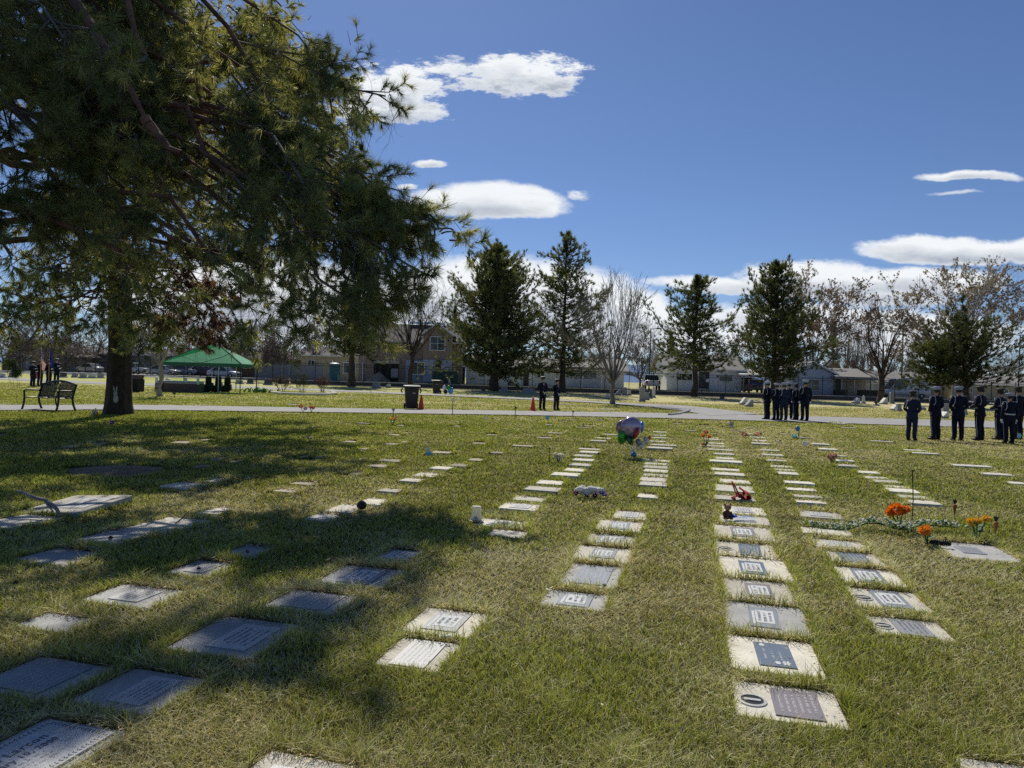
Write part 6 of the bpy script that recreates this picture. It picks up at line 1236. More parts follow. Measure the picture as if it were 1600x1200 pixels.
def cone(px, py, hpx, label, rz=.2):
    p = at(px, py); s = hpx / F * p.y / .72; o = thing('traffic_cone', label, 'traffic cone', p, rz, 'orange traffic cones'); o.scale = (s, s, s); b = MB(); b.smooth = True; b.lathe([(.145, .03), (.14, .05), (.035, .70), (.025, .72), (.015, .69)], n=18); b.build('cone_body', M_cone, o); b = MB(); b.box((0, 0, .016), (.38, .38, .032), bev=.01); b.build('base', mat('cone base', (.45, .05, .02), .6), o)
cone(658, 639.5, 23, 'orange traffic cone touching the large wheeled bin'); cone(832.5, 642, 22, 'orange traffic cone at the feet of the taller officer', .5); cone(57, 592, 11, 'small far orange cone glimpsed between the colour guard legs')
# ------------------------------------------------------------------ shrub bed
def shrub(px, py, hpx, wpx, label, cols, n, seed, group=None, kind='twig'):
    g = np.random.default_rng(seed); p = at(px, py); h = hpx / F * p.y; w = wpx / F * p.y; o = thing('shrub', label, 'shrub', p, 0, group); S, T = [], []
    for i in range(n):
        a = g.uniform(0, 6.28); sp = g.uniform(.1, 1); q = np.array([math.cos(a) * w * .12 * sp, math.sin(a) * w * .12, 0]); grow(S, T, q, (math.cos(a) * sp * w * .5 / h, math.sin(a) * sp * w * .5 / h, 1), h * .62, .014, 2, g, .35, .15, (3, 4), (.3, .7), .6, .006, 3)
    segs_mesh('stems', S, 3, mat('shrub twig', cols[0], .9), o); P = np.array([t[0] for t in T]); D = np.array([t[1] for t in T]); P[:, 2] = np.maximum(P[:, 2], .05)
    V, Fc, c = tufts(P, D, .10, .035, 7, g, 1.1, .1, np.ones((len(P), 1)) * np.array(cols[1])[None], .35); np_mesh('foliage', V, Fc, 3, M_leaf, o, col=c); return o
shrub(441, 613, 22, 30, 'reddish brown twiggy shrub at the left of the kerbed bed', ((.10, .06, .05), (.10, .065, .055)), 14, 1, 'shrubs in the kerbed bed'); shrub(473, 614, 24, 26, 'dark green shrub in the middle of the kerbed bed', ((.05, .05, .03), (.05, .07, .03)), 14, 2, 'shrubs in the kerbed bed'); shrub(504, 613, 21, 28, 'plum red twiggy shrub at the right of the kerbed bed', ((.10, .045, .05), (.11, .05, .055)), 14, 3, 'shrubs in the kerbed bed')
b = MB(); pts = [at(421, 612.5, .06), at(440, 614.5, .06), at(475, 616, .06), at(510, 616, .06), at(525, 614.5, .06), at(518, 612.5, .06)]; b.tube(pts, .11, 6); tag(b.build('kerb', mat('pale kerb', (.55, .53, .48), .9)), 'pale curved kerb round the shrub bed', 'kerb', kind='structure')
def agave():
    p = at(404, 613.5); o = thing('garland_wreath', 'flat green garland heap with looping leaves left of the shrub bed', 'garland', p); g = np.random.default_rng(3)
    b = MB(); b.smooth = True
    for i in range(26): a = g.uniform(0, 6.28); q = Vector((g.normal(0, .45), g.normal(0, .2), .02)); b.tube([q, q + Vector((.2 * math.cos(a), .2 * math.sin(a), g.uniform(.2, .38))), q + Vector((.45 * math.cos(a), .3 * math.sin(a), .06))], [.05, .045, .02], 5)
    b.build('leaves', mat('bright green leaf', (.03, .17, .04), .5, var=.4, scale=3), o)
    b = MB(); b.tube([(-.2, 0, 0), (-.2, 0, 1.0)], .015, 5); b.tube([(-.05, 0, 0), (-.05, 0, 1.0)], .015, 5); b.build('stake', M_bark3, o)
agave()
# ------------------------------------------------------------------ grave ornaments
def flower_ball(b, c, r, n, g, size=.05, flat=.8):
    for i in range(n):
        d = Vector(g.standard_normal(3)).normalized(); d.z *= flat; p = Vector(c) + d * r * g.uniform(.75, 1); t = d.cross(Vector(g.standard_normal(3))).normalized() * size * .35; b.add([p - d * size * .3, p + t, p + d * size + Vector((0, 0, g.uniform(-.3, .3) * size)), p - t], [[0, 1, 2, 3]])
PET = {}
def pet(name, c): 
    if name not in PET: PET[name] = mat(name, c, .6, var=.25, scale=25, trans=.3)
    return PET[name]
M_gleaf = mat('silk leaf', (.03, .13, .03), .6, var=.3, scale=20, trans=.2); M_stem = mat('stem wire', (.04, .09, .03), .7)
def bouquet(px, py, label, heads, cat='flowers', seed=1, leaves=10, name='flower_bunch', group='flowers left on the graves', stems=True, spread=.05):
    """heads: (dpx, dpy up, radius px, colour)"""
    p = at(px, py); k = p.y / F; g = np.random.default_rng(seed); o = thing(name, label, cat, p, 0, group)
    for (dx, dy, r, m) in heads:
        c = Vector((dx * k, g.uniform(-1, 1) * spread * .5, dy * k)); b = MB(); flower_ball(b, c, r * k * .58, int(80 + 7 * r), g, r * k * .42); h = b.build('blossom', m, o)
        if stems: b = MB(); b.tube([(dx * k * .1, 0, 0), (dx * k * .5, 0, dy * k * .5), c], .006 + .0006 * p.y / 4, 5); b.build('stem', M_stem, o)
    if leaves:
        b = MB(); hm = max(h[1] for h in heads) * k
        for i in range(leaves): a = g.uniform(0, 6.28); z = g.uniform(.1, .75) * hm; l = g.uniform(.25, .5) * hm; q = Vector((0, 0, z)); d = Vector((math.cos(a), math.sin(a) * .7, .4)) * l; s = Vector((-math.sin(a), math.cos(a), 0)) * l * .28; b.add([q, q + d * .5 + s, q + d, q + d * .5 - s], [[0, 1, 2, 3]])
        b.build('leaves', M_gleaf, o)
    return o
OR, YE, PK, WH, PU, PE, RD, OY = pet('orange petals', (.85, .25, .016)), pet('yellow petals', (.80, .50, .03)), pet('pink petals', (.65, .16, .2)), pet('white petals', (.78, .78, .72)), pet('purple petals', (.22, .10, .42)), pet('peach petals', (.55, .33, .26)), pet('red petals', (.5, .02, .03)), pet('orange yellow petals', (.80, .32, .03))
bouquet(1405, 822, 'bright orange chrysanthemum bunch at the middle of the leafy garland', [(-6, 26, 15, OR), (6, 27, 11, OR), (-14, 20, 9, OR)], seed=2, leaves=14)
bouquet(1450, 851, 'paler orange chrysanthemum bunch standing left of the black cat ornament', [(-8, 22, 11, OY), (-2, 25, 9, OY)], seed=3, leaves=12)
bouquet(1526, 843, 'two bright yellow flower heads right of the black cat ornament', [(-7, 27, 9, YE), (0, 29, 8, YE), (15, 33, 8, YE)], seed=4, leaves=8)
bouquet(1300, 724, 'dusty peach flower bunch beside the small bright marker', [(-3, 11, 7, PE), (4, 12, 6, PE), (0, 7, 6, PE)], seed=5, leaves=6)
bouquet(872, 722, 'white flower bunch at the far end of the paper lantern row', [(-3, 9, 6, WH), (4, 11, 6, WH), (2, 5, 6, WH), (-5, 13, 4, WH)], seed=6, leaves=8)
bouquet(613, 664, 'small yellow posy on the lawn near the road', [(-3, 10, 4, YE), (3, 9, 3, YE), (6, 13, 2.5, PK)], seed=7, leaves=8)
bouquet(473, 644, 'pink and mauve posy at the road edge', [(-3, 9, 4.5, PK), (4, 6, 4, PU)], seed=8, leaves=4); bouquet(486, 644, 'red and pink posy right of the mauve posy at the road edge', [(-1, 8, 4, PK), (3, 7, 3.5, RD)], seed=9, leaves=4)
bouquet(149, 651, 'pale yellow flower bunch at the left foot of the big pine', [(-2, 8, 5, WH), (4, 4, 4, YE), (-4, 3, 4, WH)], seed=10, leaves=6); bouquet(175, 664, 'small purple flower head lying in front of the big pine', [(0, 4, 5, PU)], seed=11, leaves=0, stems=False)
bouquet(1103, 697, 'tall pink and orange flower figure at the head of teddy bear row', [(-5, 17, 4.5, OR), (5, 15, 4, OR), (0, 22, 4.5, PK), (1, 10, 4, WH), (-4, 3, 3.5, RD), (2, 5, 3, WH)], seed=12, leaves=4)
for (x, y, lab) in ((270, 660, 'left'), (286, 662, 'right')): bouquet(x, y, f'faded dry flower tuft right of the big pine, {lab} one of two', [(0, 4, 4, PE)], seed=x, leaves=4)
# small stakes by the pine
for (x, y, lab) in ((165, 645, 'left'), (188, 643, 'right')):
    p = at(x, y); b = MB(); b.tube([(0, 0, 0), (0, 0, .16)], .022, 6); b.smooth = True; b.ball((0, 0, .17), .03, 6, 5); o = b.build('candle_stake', M_white); o.location = p + Vector((0, -.6, 0)); tag(o, f'short white candle stake at the foot of the big pine, {lab} of the two', 'candle stake', 'candle stakes')
# rabbit plaque hanging on the trunk
def rabbit():
    c = atd(181, 618, T1.y - .56); k = c.y / F; o = thing('rabbit_cutout', 'grey white rabbit cutout with two long ears hung on the pine trunk', 'ornament', c); b = MB(); b.smooth = True
    b.ball((0, 0, -5 * k), (4.2 * k, .02, 6.5 * k), 12, 8); b.ball((-.8 * k, 0, 3.5 * k), (3.2 * k, .022, 3.4 * k), 12, 8); b.ball((-3.2 * k, 0, 10 * k), (1.1 * k, .016, 4.8 * k), 8, 6, Matrix.Rotation(R(-12), 4, 'Y')); b.ball((1.0 * k, 0, 10.5 * k), (1.1 * k, .016, 4.8 * k), 8, 6, Matrix.Rotation(R(5), 4, 'Y')); b.build('rabbit_body', mat('weathered white paint', (.40, .40, .40), .8, var=.25, scale=6), o)
    b = MB(); b.ball((-2 * k, -.024, 4.3 * k), (.6 * k, .01, .6 * k), 6, 4); b.ball((.5 * k, -.024, 4.2 * k), (.6 * k, .01, .6 * k), 6, 4); b.build('eyes', M_eye, o)
rabbit()
# balloons
def foil(b, c, r, M=None): b.smooth = True; b.lathe([(.02, -1.12), (.10, -1.0), (.55, -.72), (.86, -.3), (.95, .1), (.82, .55), (.5, .86), (.01, .98)], c, 20, (M or Matrix.Identity(4)) @ Matrix.Diagonal((r, r * .45, r, 1)))
def balloons():
    p = at(990, 714); k = p.y / F; o = thing('balloon_bouquet', 'bouquet of foil balloons, big purple grey one on top of green and silver ones', 'balloons', p)
    B_ = [('purple', (-5, 46), 17.5, (.40, .31, .42)), ('mauve', (-16, 44), 14, (.30, .20, .24)), ('green', (-18, 30), 11, (.03, .30, .03)), ('green', (-6, 27), 9, (.02, .10, .03)), ('blue', (13, 47), 9, (.10, .25, .55)), ('red', (2, 38), 10, (.40, .03, .05)), ('silver', (17, 26), 8, (.55, .56, .62)), ('silver', (5, 24), 6, (.30, .28, .36)), ('silver', (9, 19), 5, (.6, .6, .66)), ('red', (21, 32), 3, (.45, .05, .05))]
    for i, (n, (dx, dz), r, c) in enumerate(B_):
        q = Vector((dx * k, (.10 if i in (1, 4) else -.06 * i * .4 + (.04 if i else 0)), dz * k)); b = MB(); foil(b, q, r * k, Matrix.Rotation(R(20 * (i % 3 - 1)), 4, 'Y') @ Matrix.Rotation(R(17 * i), 4, 'Z')); bl = b.build('balloon', mat(n + ' foil', c, .22, metal=.35, coat=.4), o)
        b = MB(); b.tube([(0, 0, .05), (dx * k * .4, 0, dz * k * .45), q - Vector((0, 0, r * k))], .006, 4); b.build('ribbon', M_cord, o)
    b = MB(); b.smooth = True; b.ball((0, 0, .05), (.07, .07, .06), 8, 6); b.build('weight', mat('blue foil weight', (.08, .2, .5), .3, metal=.4), o)
    s = MB(); s.tube([(0, 0, -.02), (0, 0, .3)], .008, 5); s.build('stake', M_white, o)
balloons()
def small_balloons():
    p = at(712, 628); q0 = at(703, 617); k = q0.y / F; o = thing('balloon_cluster', 'small cluster of white, green, dark and blue balloons beyond the road', 'balloons', q0)
    for n, dx, dz, r, c in (('white', -9, 9, 3.2, (.55, .55, .62)), ('green', -2, 9, 3.6, (.03, .30, .04)), ('navy', -7, 3, 3.4, (.02, .02, .08)), ('blue', 1, 4, 4.2, (.10, .36, .75)), ('teal', 3, 7, 2.5, (.1, .3, .5))):
        b = MB(); b.smooth = True; b.ball((dx * k, 0, dz * k + .1), (r * k, r * k * .8, r * k * 1.1), 12, 8); b.build('balloon', mat(n + ' latex', c, .25), o)
    b = MB(); b.tube([(2 * k, 0, 2 * k), (9 * k, -.1, 0.02)], .02, 4); b.build('ribbon', YE, o)
small_balloons()
def pinwheel(px, py, top, label, m, r):
    p = at(px, py); h = (py - top) / F * p.y; k = p.y / F; o = thing('pinwheel', label, 'pinwheel', p, .3, 'wind spinners on sticks'); b = MB(); b.tube([(0, 0, 0), (0, 0, h)], .008 + .0003 * p.y, 5); b.build('stick', M_bark2, o); b = MB()
    for i in range(6):
        a = i * math.pi / 3; d = Vector((math.cos(a), 0, math.sin(a))) * r * k; s = Vector((-math.sin(a), .25, math.cos(a))) * r * k * .5; c = Vector((0, -.02, h)); b.add([c, c + d * .6 + s, c + d], [[0, 1, 2]]); b.add([c, c + d, c + d * .5 - s * .3], [[0, 1, 2]])
    b.build('vanes', m, o)
pinwheel(707, 648, 625, 'white pinwheel on a thin stick before the bins', M_white, 3.5); pinwheel(805, 652, 637, 'dark pinwheel stick at the road edge left of the orange cone', M_door, 2.5); pinwheel(895, 652, 643, 'short dark stick at the road edge right of the officers', M_door, 2); pinwheel(614, 657, 640, 'grey pinwheel behind the yellow posy', mat('grey foil', (.3, .3, .33), .4), 3); pinwheel(855, 657, 652, 'sky blue pinwheel at the road edge below the officers', mat('sky blue foil', (.10, .45, .75), .4), 4); pinwheel(272, 622, 614, 'small dark pinwheel by the brown platform', M_door, 3); pinwheel(1592, 688, 681, 'light blue pinwheel at the feet of the rightmost man', mat('light blue foil', (.2, .55, .8), .4), 5)
def stick(px, py, top, label, r=.006):
    p = at(px, py); h = (py - top) / F * p.y; b = MB(); b.tube([(0, 0, -.02), (.01, 0, h * .5), (-.01, 0, h)], r, 5); b.smooth = True; b.ball((0, 0, h), r * 2.2, 6, 4); o = b.build('metal_stake', M_iron); o.location = p; tag(o, label, 'stake', 'thin stakes')
stick(1424, 829, 735, 'tall thin dark stake rising from the leafy garland'); stick(858, 722, 700, 'thin stake left of the white flower bunch', .008); stick(935, 719, 708, 'short blue grey stake at the paper lantern row end', .01)
# carrots on sticks
for (x, y, t, b0, lab) in ((1555, 850, 806, 834, 'right of the yellow flower heads'), (1491, 817, 780, 805, 'behind the pale double marker')):
    p = at(x, y); k = p.y / F; o = thing('carrot_stake', 'orange carrot ornament on a stick ' + lab, 'ornament', p, 0, 'carrot ornaments'); zt, zb = (y - t) * k, (y - b0) * k; b = MB(); b.smooth = True; b.lathe([(.003, zb), (.012, zb + .25 * (zt - zb)), (.024, zb + .62 * (zt - zb)), (.02, zb + .66 * (zt - zb)), (.002, zb + .67 * (zt - zb))], n=10); b.build('carrot', mat('carrot orange', (.32, .10, .03), .7, var=.3, scale=30), o)
    b = MB()
    for i in range(7): a = i * .9; q = Vector((0, 0, zb + .64 * (zt - zb))); d = Vector((math.cos(a) * .4, math.sin(a) * .4, 1)) * .36 * (zt - zb); s = Vector((-math.sin(a), math.cos(a), 0)) * .015; b.add([q, q + d * .6 + s, q + d, q + d * .6 - s], [[0, 1, 2, 3]])
    b.build('leaves', mat('dark green felt', (.012, .045, .015), .8), o); b = MB(); b.tube([(0, 0, 0), (0, 0, zb + .02)], .004, 5); b.build('stick', M_bark3, o)
# leafy garland
def garland():
    pts = [at(*q, 0) for q in ((1268, 830), (1290, 833), (1325, 834), (1350, 826), (1372, 825), (1395, 832), (1415, 834), (1440, 828), (1470, 829), (1495, 831))]; g = np.random.default_rng(9); sm = smooth_poly([(p.x, p.y) for p in pts], 12); o = thing('leafy_garland', 'long green leafy garland with white buds trailing across the lawn', 'garland', (0, 0, 0)); b = MB(); w = b
    b.tube([(q[0], q[1], .05) for q in sm], .006, 4)
    for q in sm:
        b.mi = 0
        for i in range(5):
            c = Vector((q[0] + g.normal(0, .045), q[1] + g.normal(0, .035), .05 + g.uniform(0, .05))); a = g.uniform(0, 6.28); d = Vector((math.cos(a), math.sin(a), g.uniform(0, .9))) * .042; s = Vector((-math.sin(a), math.cos(a), .2)) * .014; b.add([c, c + d * .5 + s, c + d, c + d * .5 - s], [[0, 1, 2, 3]])
        b.mi = 1
        for i in range(2): w.ball(Vector((q[0] + g.normal(0, .04), q[1] + g.normal(0, .04), .08 + g.uniform(0, .04))), .011, 5, 4)
    b.build('leaves', [M_gleaf, WH], o)
garland()
M_fur = mat('brown plush', (.10, .05, .028), .95, var=.3, scale=60, bump=.6, bscale=120); M_fur2 = mat('tan plush', (.36, .22, .13), .95, var=.2, scale=60); M_black = mat('black plush', (.006, .006, .007), .8); M_wfur = mat('white fleece', (.88, .87, .85), .95, bump=1, bscale=60, trans=.35)
def bear():
    p = at(1136, 812, 0); k = p.y / F; o = thing('teddy_bear', 'brown teddy bear with a tan face sitting on a grave marker', 'teddy bear', p, R(10)); b = MB(); b.smooth = True; b.ball((0, 0, 8 * k), (5.5 * k, 5 * k, 8 * k), 12, 8); b.ball((5 * k, -3 * k, 3 * k), (3 * k, 5 * k, 2.6 * k), 8, 6); b.ball((-4.5 * k, -3 * k, 3 * k), (3 * k, 5 * k, 2.6 * k), 8, 6); b.ball((6 * k, -1 * k, 9 * k), (2 * k, 2.2 * k, 4.5 * k), 8, 6); b.ball((-6 * k, -1 * k, 9 * k), (2 * k, 2.2 * k, 4.5 * k), 8, 6); b.build('bear_body', M_fur, o)
    b = MB(); b.smooth = True; b.ball((0, -1 * k, 19.5 * k), (5.6 * k, 5 * k, 4.8 * k), 12, 8); b.ball((-4.5 * k, 0, 23.5 * k), (2.2 * k, 1.2 * k, 2.2 * k), 8, 6); b.ball((4.5 * k, 0, 23.5 * k), (2.2 * k, 1.2 * k, 2.2 * k), 8, 6); b.ball((0, -5.5 * k, 18.5 * k), (2.6 * k, 2 * k, 2 * k), 8, 6); h = b.build('head', M_fur2, o); b = MB(); b.ball((0, -7.4 * k, 19.2 * k), .8 * k, 6, 5); b.ball((-2 * k, -5.3 * k, 21 * k), .7 * k, 6, 5); b.ball((2 * k, -5.3 * k, 21 * k), .7 * k, 6, 5); b.build('eyes_and_nose', M_black, h)
bear()
def blue_bow():
    p = at(1146, 810, .02); k = p.y / F; o = thing('ribbon_bow', 'shiny blue ribbon bow with trailing tails in front of the teddy bear', 'ribbon', p); m = mat('blue foil ribbon', (.02, .10, .50), .3, metal=.3); b = MB(); b.smooth = True
    for i in range(7): a = i * .9; b.tube([(0, 0, 2 * k), (4 * k * math.cos(a), 3 * k * math.sin(a), 6 * k), (6 * k * math.cos(a), 4 * k * math.sin(a), 3 * k), (0, 0, 1.5 * k)], .9 * k, 5)
    b.build('bow', m, o); b = MB()
    for j in range(3): 
        for i in range(10): x0, x1 = (4 + i * 3) * k, (7 + i * 3) * k; z = lambda q: .02 + .012 * math.sin(q * 40 + j); b.quad((x0, (j - 1) * .02, z(x0)), (x1, (j - 1) * .02, z(x1)), (x1, (j - 1) * .02 + .02, z(x1)), (x0, (j - 1) * .02 + .02, z(x0)))
    b.build('tails', mat('light blue ribbon', (.08, .28, .60), .3, metal=.3), o)
blue_bow()
def red_cloth():
    p = at(1156, 780, 0); k = p.y / F; o = thing('red_bow', 'crumpled dark red cloth bow standing in the teddy bear row', 'bow', p); m = mat('dark red velvet', (.30, .012, .016), .8, var=.25, scale=20); b = MB(); b.smooth = True
    def fold(pts, w):
        vs = []; n = len(pts)
        for i, (x, y, z) in enumerate(pts): vs += [(x * k, (y - w) * k, (z - w * .3) * k), (x * k, y * k, (z + w * .5) * k), (x * k, (y + w) * k, (z - w * .3) * k)]
        b.add(vs, [[i * 3 + j, (i + 1) * 3 + j, (i + 1) * 3 + j + 1, i * 3 + j + 1] for i in range(n - 1) for j in range(2)])
    fold([(0, 0, 4), (-4, -1, 12), (-9, 0, 22), (-13, 1, 27), (-10, 2, 20), (-6, 2, 10), (0, 0, 4)], 4); fold([(0, 0, 4), (6, -2, 12), (12, -1, 9), (17, 0, 3), (10, 2, 2), (0, 0, 3)], 6); fold([(0, 0, 4), (-6, -3, 6), (-14, -3, 2), (-8, -5, 0)], 4); fold([(-2, -2, 18), (4, -2, 14), (12, -2, 8), (16, -4, 1)], 4); b.ball((-1 * k, -2 * k, 6 * k), (4 * k, 4 * k, 4 * k), 8, 6); b.build('cloth', m, o)
red_cloth()
def wreath():
    p = at(921, 776, 0); k = p.y / F; o = thing('fleece_wreath', 'white fleece heap edged with purple flowers lying on the lawn', 'wreath', p); b = MB(); b.smooth = True; g = np.random.default_rng(3)
    for i in range(16): b.ball((g.uniform(-18, 18) * k, g.uniform(-5, 6) * k, g.uniform(5, 14) * k), (g.uniform(5, 8) * k, 5 * k, g.uniform(3.5, 6) * k), 10, 7)
    b.build('fleece', M_wfur, o)
    for x, z, m in ((-22, 6, 'plum petals'), (-4, 3, 'plum petals'), (8, 3.5, 'plum petals'), (23, 5, 'violet petals'), (18, 8, 'violet petals')): b = MB(); flower_ball(b, (x * k, -5 * k, z * k), 3 * k, 80, g, 2.6 * k); b.build('blossom', pet(m, (.13, .02, .09) if m[0] == 'p' else (.28, .14, .60)), o)
wreath()
def lantern():
    p = at(744, 814, 0); k = p.y / F; o = thing('paper_lantern', 'white paper bag lantern standing on a grave marker', 'lantern', p, R(-8)); w, h = 15 * k, 22 * k; b = MB(); b.box((0, 0, h / 2 + .01), (w, w * .6, h), bev=.006, taper=.92); b.build('bag', mat('white paper', (.80, .80, .78), .8, trans=.35, var=.05), o); b = MB(); b.add([(-w * .3, -w * .31, .02), (w * .3, -w * .31, .02), (w * .2, -w * .312, h * .3), (0, -w * .314, h * .42), (-w * .2, -w * .312, h * .3)], [[0, 1, 2, 3, 4]]); b.build('grey_front_patch', mat('grey patch', (.45, .45, .46), .9), o)  # flat grey patch low on the front of the bag
    b = MB(); b.lathe([(.0, .0), (w * .8, .002), (w * .82, .012), (w * .5, .014)], n=16); b.build('saucer', mat('grey tin saucer', (.25, .25, .25), .4, metal=.5), o)
lantern()
def cat_ornament():
    p = at(1468, 853, 0); k = p.y / F; o = thing('cat_ornament', 'black plush cat ornament stretched beside the pale double marker', 'ornament', p, R(-15)); b = MB(); b.smooth = True; b.ball((-6 * k, 0, 5 * k), (9 * k, 4 * k, 4.5 * k), 12, 8); b.ball((4 * k, 0, 4.5 * k), (7 * k, 3.5 * k, 4 * k), 10, 7); b.ball((13 * k, 0, 4 * k), (3.6 * k, 3.2 * k, 3.2 * k), 10, 7); b.lathe([(1.4 * k, 0), (.05 * k, 4.5 * k)], (11 * k, 0, 6.5 * k), 6); b.lathe([(1.4 * k, 0), (.05 * k, 4.5 * k)], (14.5 * k, 0, 6.3 * k), 6); b.tube([(8 * k, 0, 7 * k), (9 * k, 0, 12 * k), (7 * k, 0, 15 * k)], 1.1 * k, 6); b.tube([(-14 * k, 0, 3 * k), (-19 * k, 0, 2 * k), (-21 * k, 0, 4 * k)], 1 * k, 6)
    for x in (-9, -3, 6, 9): b.tube([(x * k, -2 * k, 4 * k), (x * k, -2.5 * k, 0)], 1.2 * k, 6)
    b.build('cat_body', M_black, o)
cat_ornament()
def basket():
    p = at(1174, 682, 0); k = p.y / F; o = thing('easter_basket', 'pale yellow hooped basket with pink blossoms beyond the teddy bear row', 'basket', p); m = mat('pale yellow cane', (.72, .66, .40), .7); b = MB(); b.smooth = True; b.lathe([(8 * k, 0), (11 * k, 4 * k), (10 * k, 3.6 * k), (7 * k, 1 * k)], (0, 0, 0), 16, sy=.5); b.build('bowl', m, o)
    for r, x in ((16, 0), (7, 9)): b = MB(); b.smooth = True; b.tube([((x - r * math.cos(a)) * k, 0, r * .86 * math.sin(a) * k + .02) for a in [math.pi * i / 14 for i in range(15)]], .8 * k, 6); b.build('handle', m, o)
    g = np.random.default_rng(2)
    for x, mm in ((-12, PK), (-7, WH), (7, PK), (12, PK)): b = MB(); flower_ball(b, (x * k, -3 * k, 3 * k), 3 * k, 60, g, 2.4 * k); b.build('blossom', mm, o)
basket()
def blue_stake():
    p = at(1248, 684, 0); k = p.y / F; o = thing('blue_balloon', 'blue balloon on a stake with a pale blue bow by the middle group', 'balloon', p); b = MB(); foil(b, Vector((-2 * k, 0, 14 * k)), 4 * k); b.build('balloon', mat('blue balloon foil', (.03, .20, .55), .25, metal=.3), o); b = MB(); b.tube([(0, 0, 0), (0, 0, 12 * k)], .015, 5); b.build('stick', M_stem, o); b = MB(); flower_ball(b, (-7 * k, 0, 2.5 * k), 3.4 * k, 60, np.random.default_rng(1), 3 * k); b.build('bow', pet('pale blue tulle', (.3, .55, .65)), o)
blue_stake()
def cello():
    p = at(669, 711, 0); k = p.y / F; o = thing('cellophane_cone', 'blue cellophane wrapped cone lying on the middle lawn', 'ornament', p); b = MB(); b.lathe([(8 * k, 0), (7 * k, 3 * k), (3 * k, 8 * k), (.3 * k, 15 * k)], n=9, sy=.7); b.build('wrap', mat('clear wrap', (.45, .50, .50), .2, trans=.5), o); b = MB(); b.box((1 * k, -5.5 * k, 2.6 * k), (11 * k, 1.5 * k, 4 * k), bev=.01); b.build('blue_card', mat('aqua card', (.12, .5, .62), .5), o); b = MB(); flower_ball(b, (-7 * k, -3 * k, 2 * k), 2 * k, 40, np.random.default_rng(4), 2 * k); b.build('blossom', YE, o)
cello()
def angel():
    p = at(1143, 669, 0); k = p.y / F; o = thing('angel_figure', 'grey angel figure with raised wings near the road', 'ornament', p); m = mat('grey angel resin', (.35, .35, .38), .5); b = MB(); b.smooth = True; b.lathe([(2.4 * k, 0), (2 * k, 3 * k), (1.2 * k, 6 * k), (.5 * k, 7 * k)], n=10); b.ball((0, 0, 8 * k), 1.1 * k, 8, 6); b.build('figure', m, o); b = MB()
    for s in (-1, 1): b.add([(0, .02, 4 * k), (s * 1.5 * k + 1.2 * k, .03, 12 * k), (s * 3 * k + 1 * k, .03, 9 * k), (s * 2 * k, .02, 5 * k)], [[0, 1, 2, 3]])
    b.build('wings', m, o)
angel()
for (x, y, z, w, lab) in ((1258, 697, 7, 9, 'white round stone ornament at the top of the garland row'),):
    p = at(x, y, 0); k = p.y / F; b = MB(); b.smooth = True; b.ball((0, 0, z * k * .5), (w * k * .5, w * k * .4, z * k * .55), 10, 7); b.ball((-2 * k, 0, z * k * .9), (2.4 * k, 2 * k, 2 * k), 8, 6); o = b.build('lamb_ornament', M_wfur); o.location = p; tag(o, lab, 'ornament')
# stone, pine cones, fallen branch, litter
def pebble(px, py, r, name, label, m, cat, sq=.8):
    p = at(px, py, 0); k = p.y / F; b = MB(); b.smooth = True; g = random.Random(px); b.ball((0, 0, r * k * sq), (r * k, r * k, r * k * sq), 12, 8); b.v = [tuple(c * (1 + g.uniform(-.05, .05)) for c in v) for v in b.v]; o = b.build(name, m); o.location = p; tag(o, label, cat)
pebble(565, 796, 8, 'round_stone', 'round dark brown stone resting on a pale marker', mat('dark brown stone', (.035, .022, .016), .8, var=.4, scale=20), 'stone', .85)
M_pc = mat('fallen pine cone', (.03, .02, .014), .9, var=.4, scale=60)
def fallen_cone(px, py, r, label):
    p = at(px, py, 0); r *= .62; k = p.y / F; b = MB(); g = random.Random(px)
    for i in range(40):
        f = i / 39; a = i * 2.4; rr = r * k * math.sin(math.pi * (.12 + .8 * f)); c = Vector((rr * .5 * math.cos(a), (f - .5) * 2.2 * r * k, rr * .5 * math.sin(a) + r * k * .8)); d = Vector((math.cos(a), .5, math.sin(a))) * rr * .65; s = Vector((-math.sin(a), 0, math.cos(a))) * rr * .4; b.add([c, c + d + s, c + d * 1.2, c + d - s], [[0, 1, 2, 3]])
    b.smooth = True; b.ball((0, 0, r * k * .8), (r * k * .5, r * k * 1.1, r * k * .5), 8, 6); o = b.build('pine_cone', M_pc); o.location = p + Vector((0, 0, .0)); o.rotation_euler.z = g.uniform(0, 3); tag(o, label, 'pine cone', 'fallen pine cones')
for x, y, r, lab in ((311, 890, 4.5, 'pine cone lying on the shaded marker in the left foreground row'), (387, 864, 4, 'pine cone at the end of the dark leaf strewn marker'), (173, 843, 4.5, 'pine cone in front of the blue grey shaded marker'), (203, 778, 4.5, 'pine cone in the grass right of the tilted marker'), (558, 781, 3, 'small pine cone beside the round dark stone'), (25, 912, 4, 'pine cone in the shaded grass near the left edge'), (835, 922, 3, 'dark pine cone on the sunlit grass left of the balloon row'), (944, 917, 4, 'pine cone on the near marker of the balloon row')): fallen_cone(x, y, r, lab)
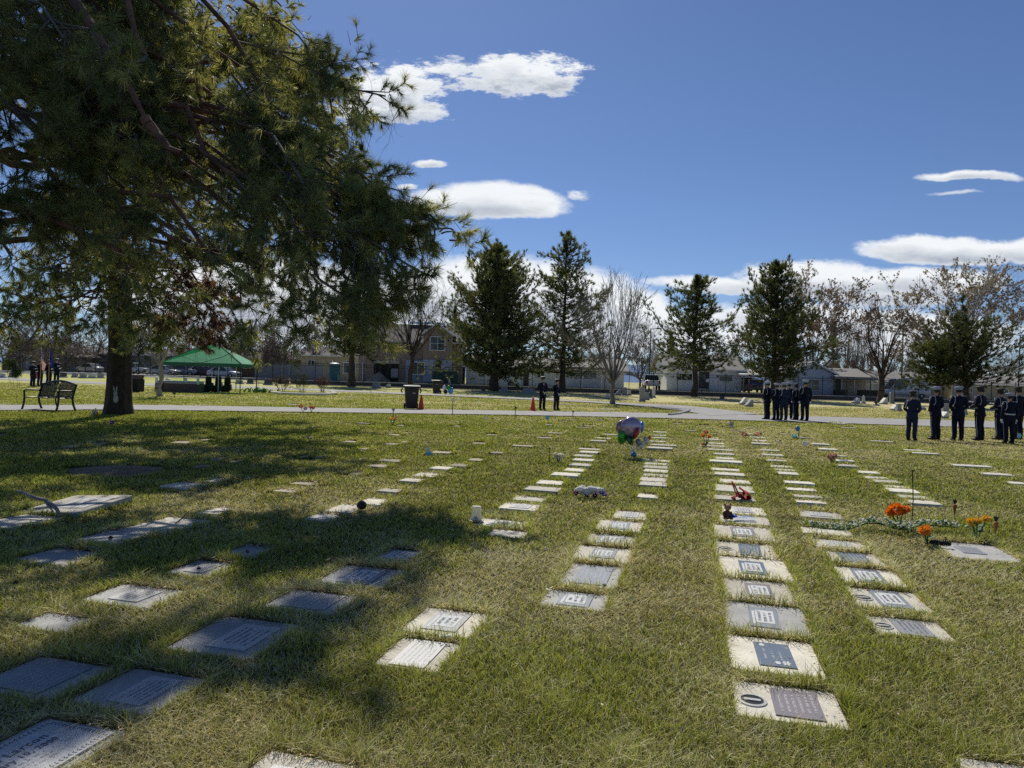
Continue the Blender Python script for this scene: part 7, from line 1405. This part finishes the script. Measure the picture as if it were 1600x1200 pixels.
def branch():
    g = np.random.default_rng(2); p = at(95, 808, 0); o = thing('fallen_branch', 'bare crooked fallen branch propped on the tilted marker', 'branch', (0, 0, 0)); d = p.y; P = lambda x, y, z: Vector(at(x, y, 0)) * 1 + Vector((0, 0, 0))
    pts = [atd(27, 768, d + .15), atd(36, 769, d + .12), atd(48, 775, d + .1), atd(60, 779, d + .08), atd(70, 781, d + .06), atd(80, 788, d + .03), atd(88, 795, d), atd(95, 808, d)]; b = MB(); b.smooth = True; b.tube(pts, [.012, .014, .017, .02, .022, .024, .02, .016], 7); b.build('main_stem', M_bark3, o); b = MB(); b.tube([pts[4], atd(76, 791, d), atd(84, 800, d)], [.016, .012, .006], 6); b.tube([pts[5], atd(90, 789, d)], [.009, .004], 5); b.build('side_twig', M_bark3, o)
branch()
p = at(287, 810, .03); b = MB(); b.tube([at(274, 818, .02), at(284, 810, .05), at(294, 800, .09)], [.006, .008, .004], 5); tag(b.build('twig', M_bark), 'short dark twig on the leaf strewn marker', 'twig')
for x, y, lab in ((691, 1000, 'crumpled white paper scraps at the back rim of the sunlit marker'), (860, 925, 'small white paper scrap at the corner of the nearest balloon row marker'), (925, 880, 'small white scrap behind the large slate text marker')):
    p = at(x, y, 0); b = MB(); g = np.random.default_rng(x)
    for i in range(5): c = Vector((g.normal(0, .016), g.normal(0, .008), .014 + g.uniform(0, .012))); e = Vector((g.normal(0, .014), g.normal(0, .014), g.uniform(0, .01))); f = Vector((g.normal(0, .014), g.normal(0, .014), g.uniform(0, .01))); b.quad(c, c + e, c + e + f, c + f)
    o = b.build('paper_scrap', M_white); o.location = p; tag(o, lab, 'paper scrap', 'scraps of white litter')
# a bare patch of soil in the shade and leaf heaps against the markers
def soil_patch():
    c = at(185, 733, 0); n = 28; g = random.Random(2); b = MB(); vs = [(0, 0, .028)]
    for r, z in ((.5, .022), (1.0, -.03)):
        for i in range(n): a = 6.283 * i / n; q = r * g.uniform(.85, 1.1); vs.append((.78 * q * math.cos(a), .62 * q * math.sin(a), z))
    b.smooth = True; b.add(vs, [[0, 1 + i, 1 + (i + 1) % n] for i in range(n)] + [[1 + i, 1 + n + i, 1 + n + (i + 1) % n, 1 + (i + 1) % n] for i in range(n)]); o = b.build('soil_patch', mat('bare pale soil', (.20, .15, .10), 1, var=.4, scale=6, bump=1)); o.location = c; tag(o, 'bare patch of pale brown soil in the pine shade', 'soil', kind='structure'); BARE.append((c.x, c.y, (.8, .66)))
BARE = []; soil_patch()
grass(); litter()
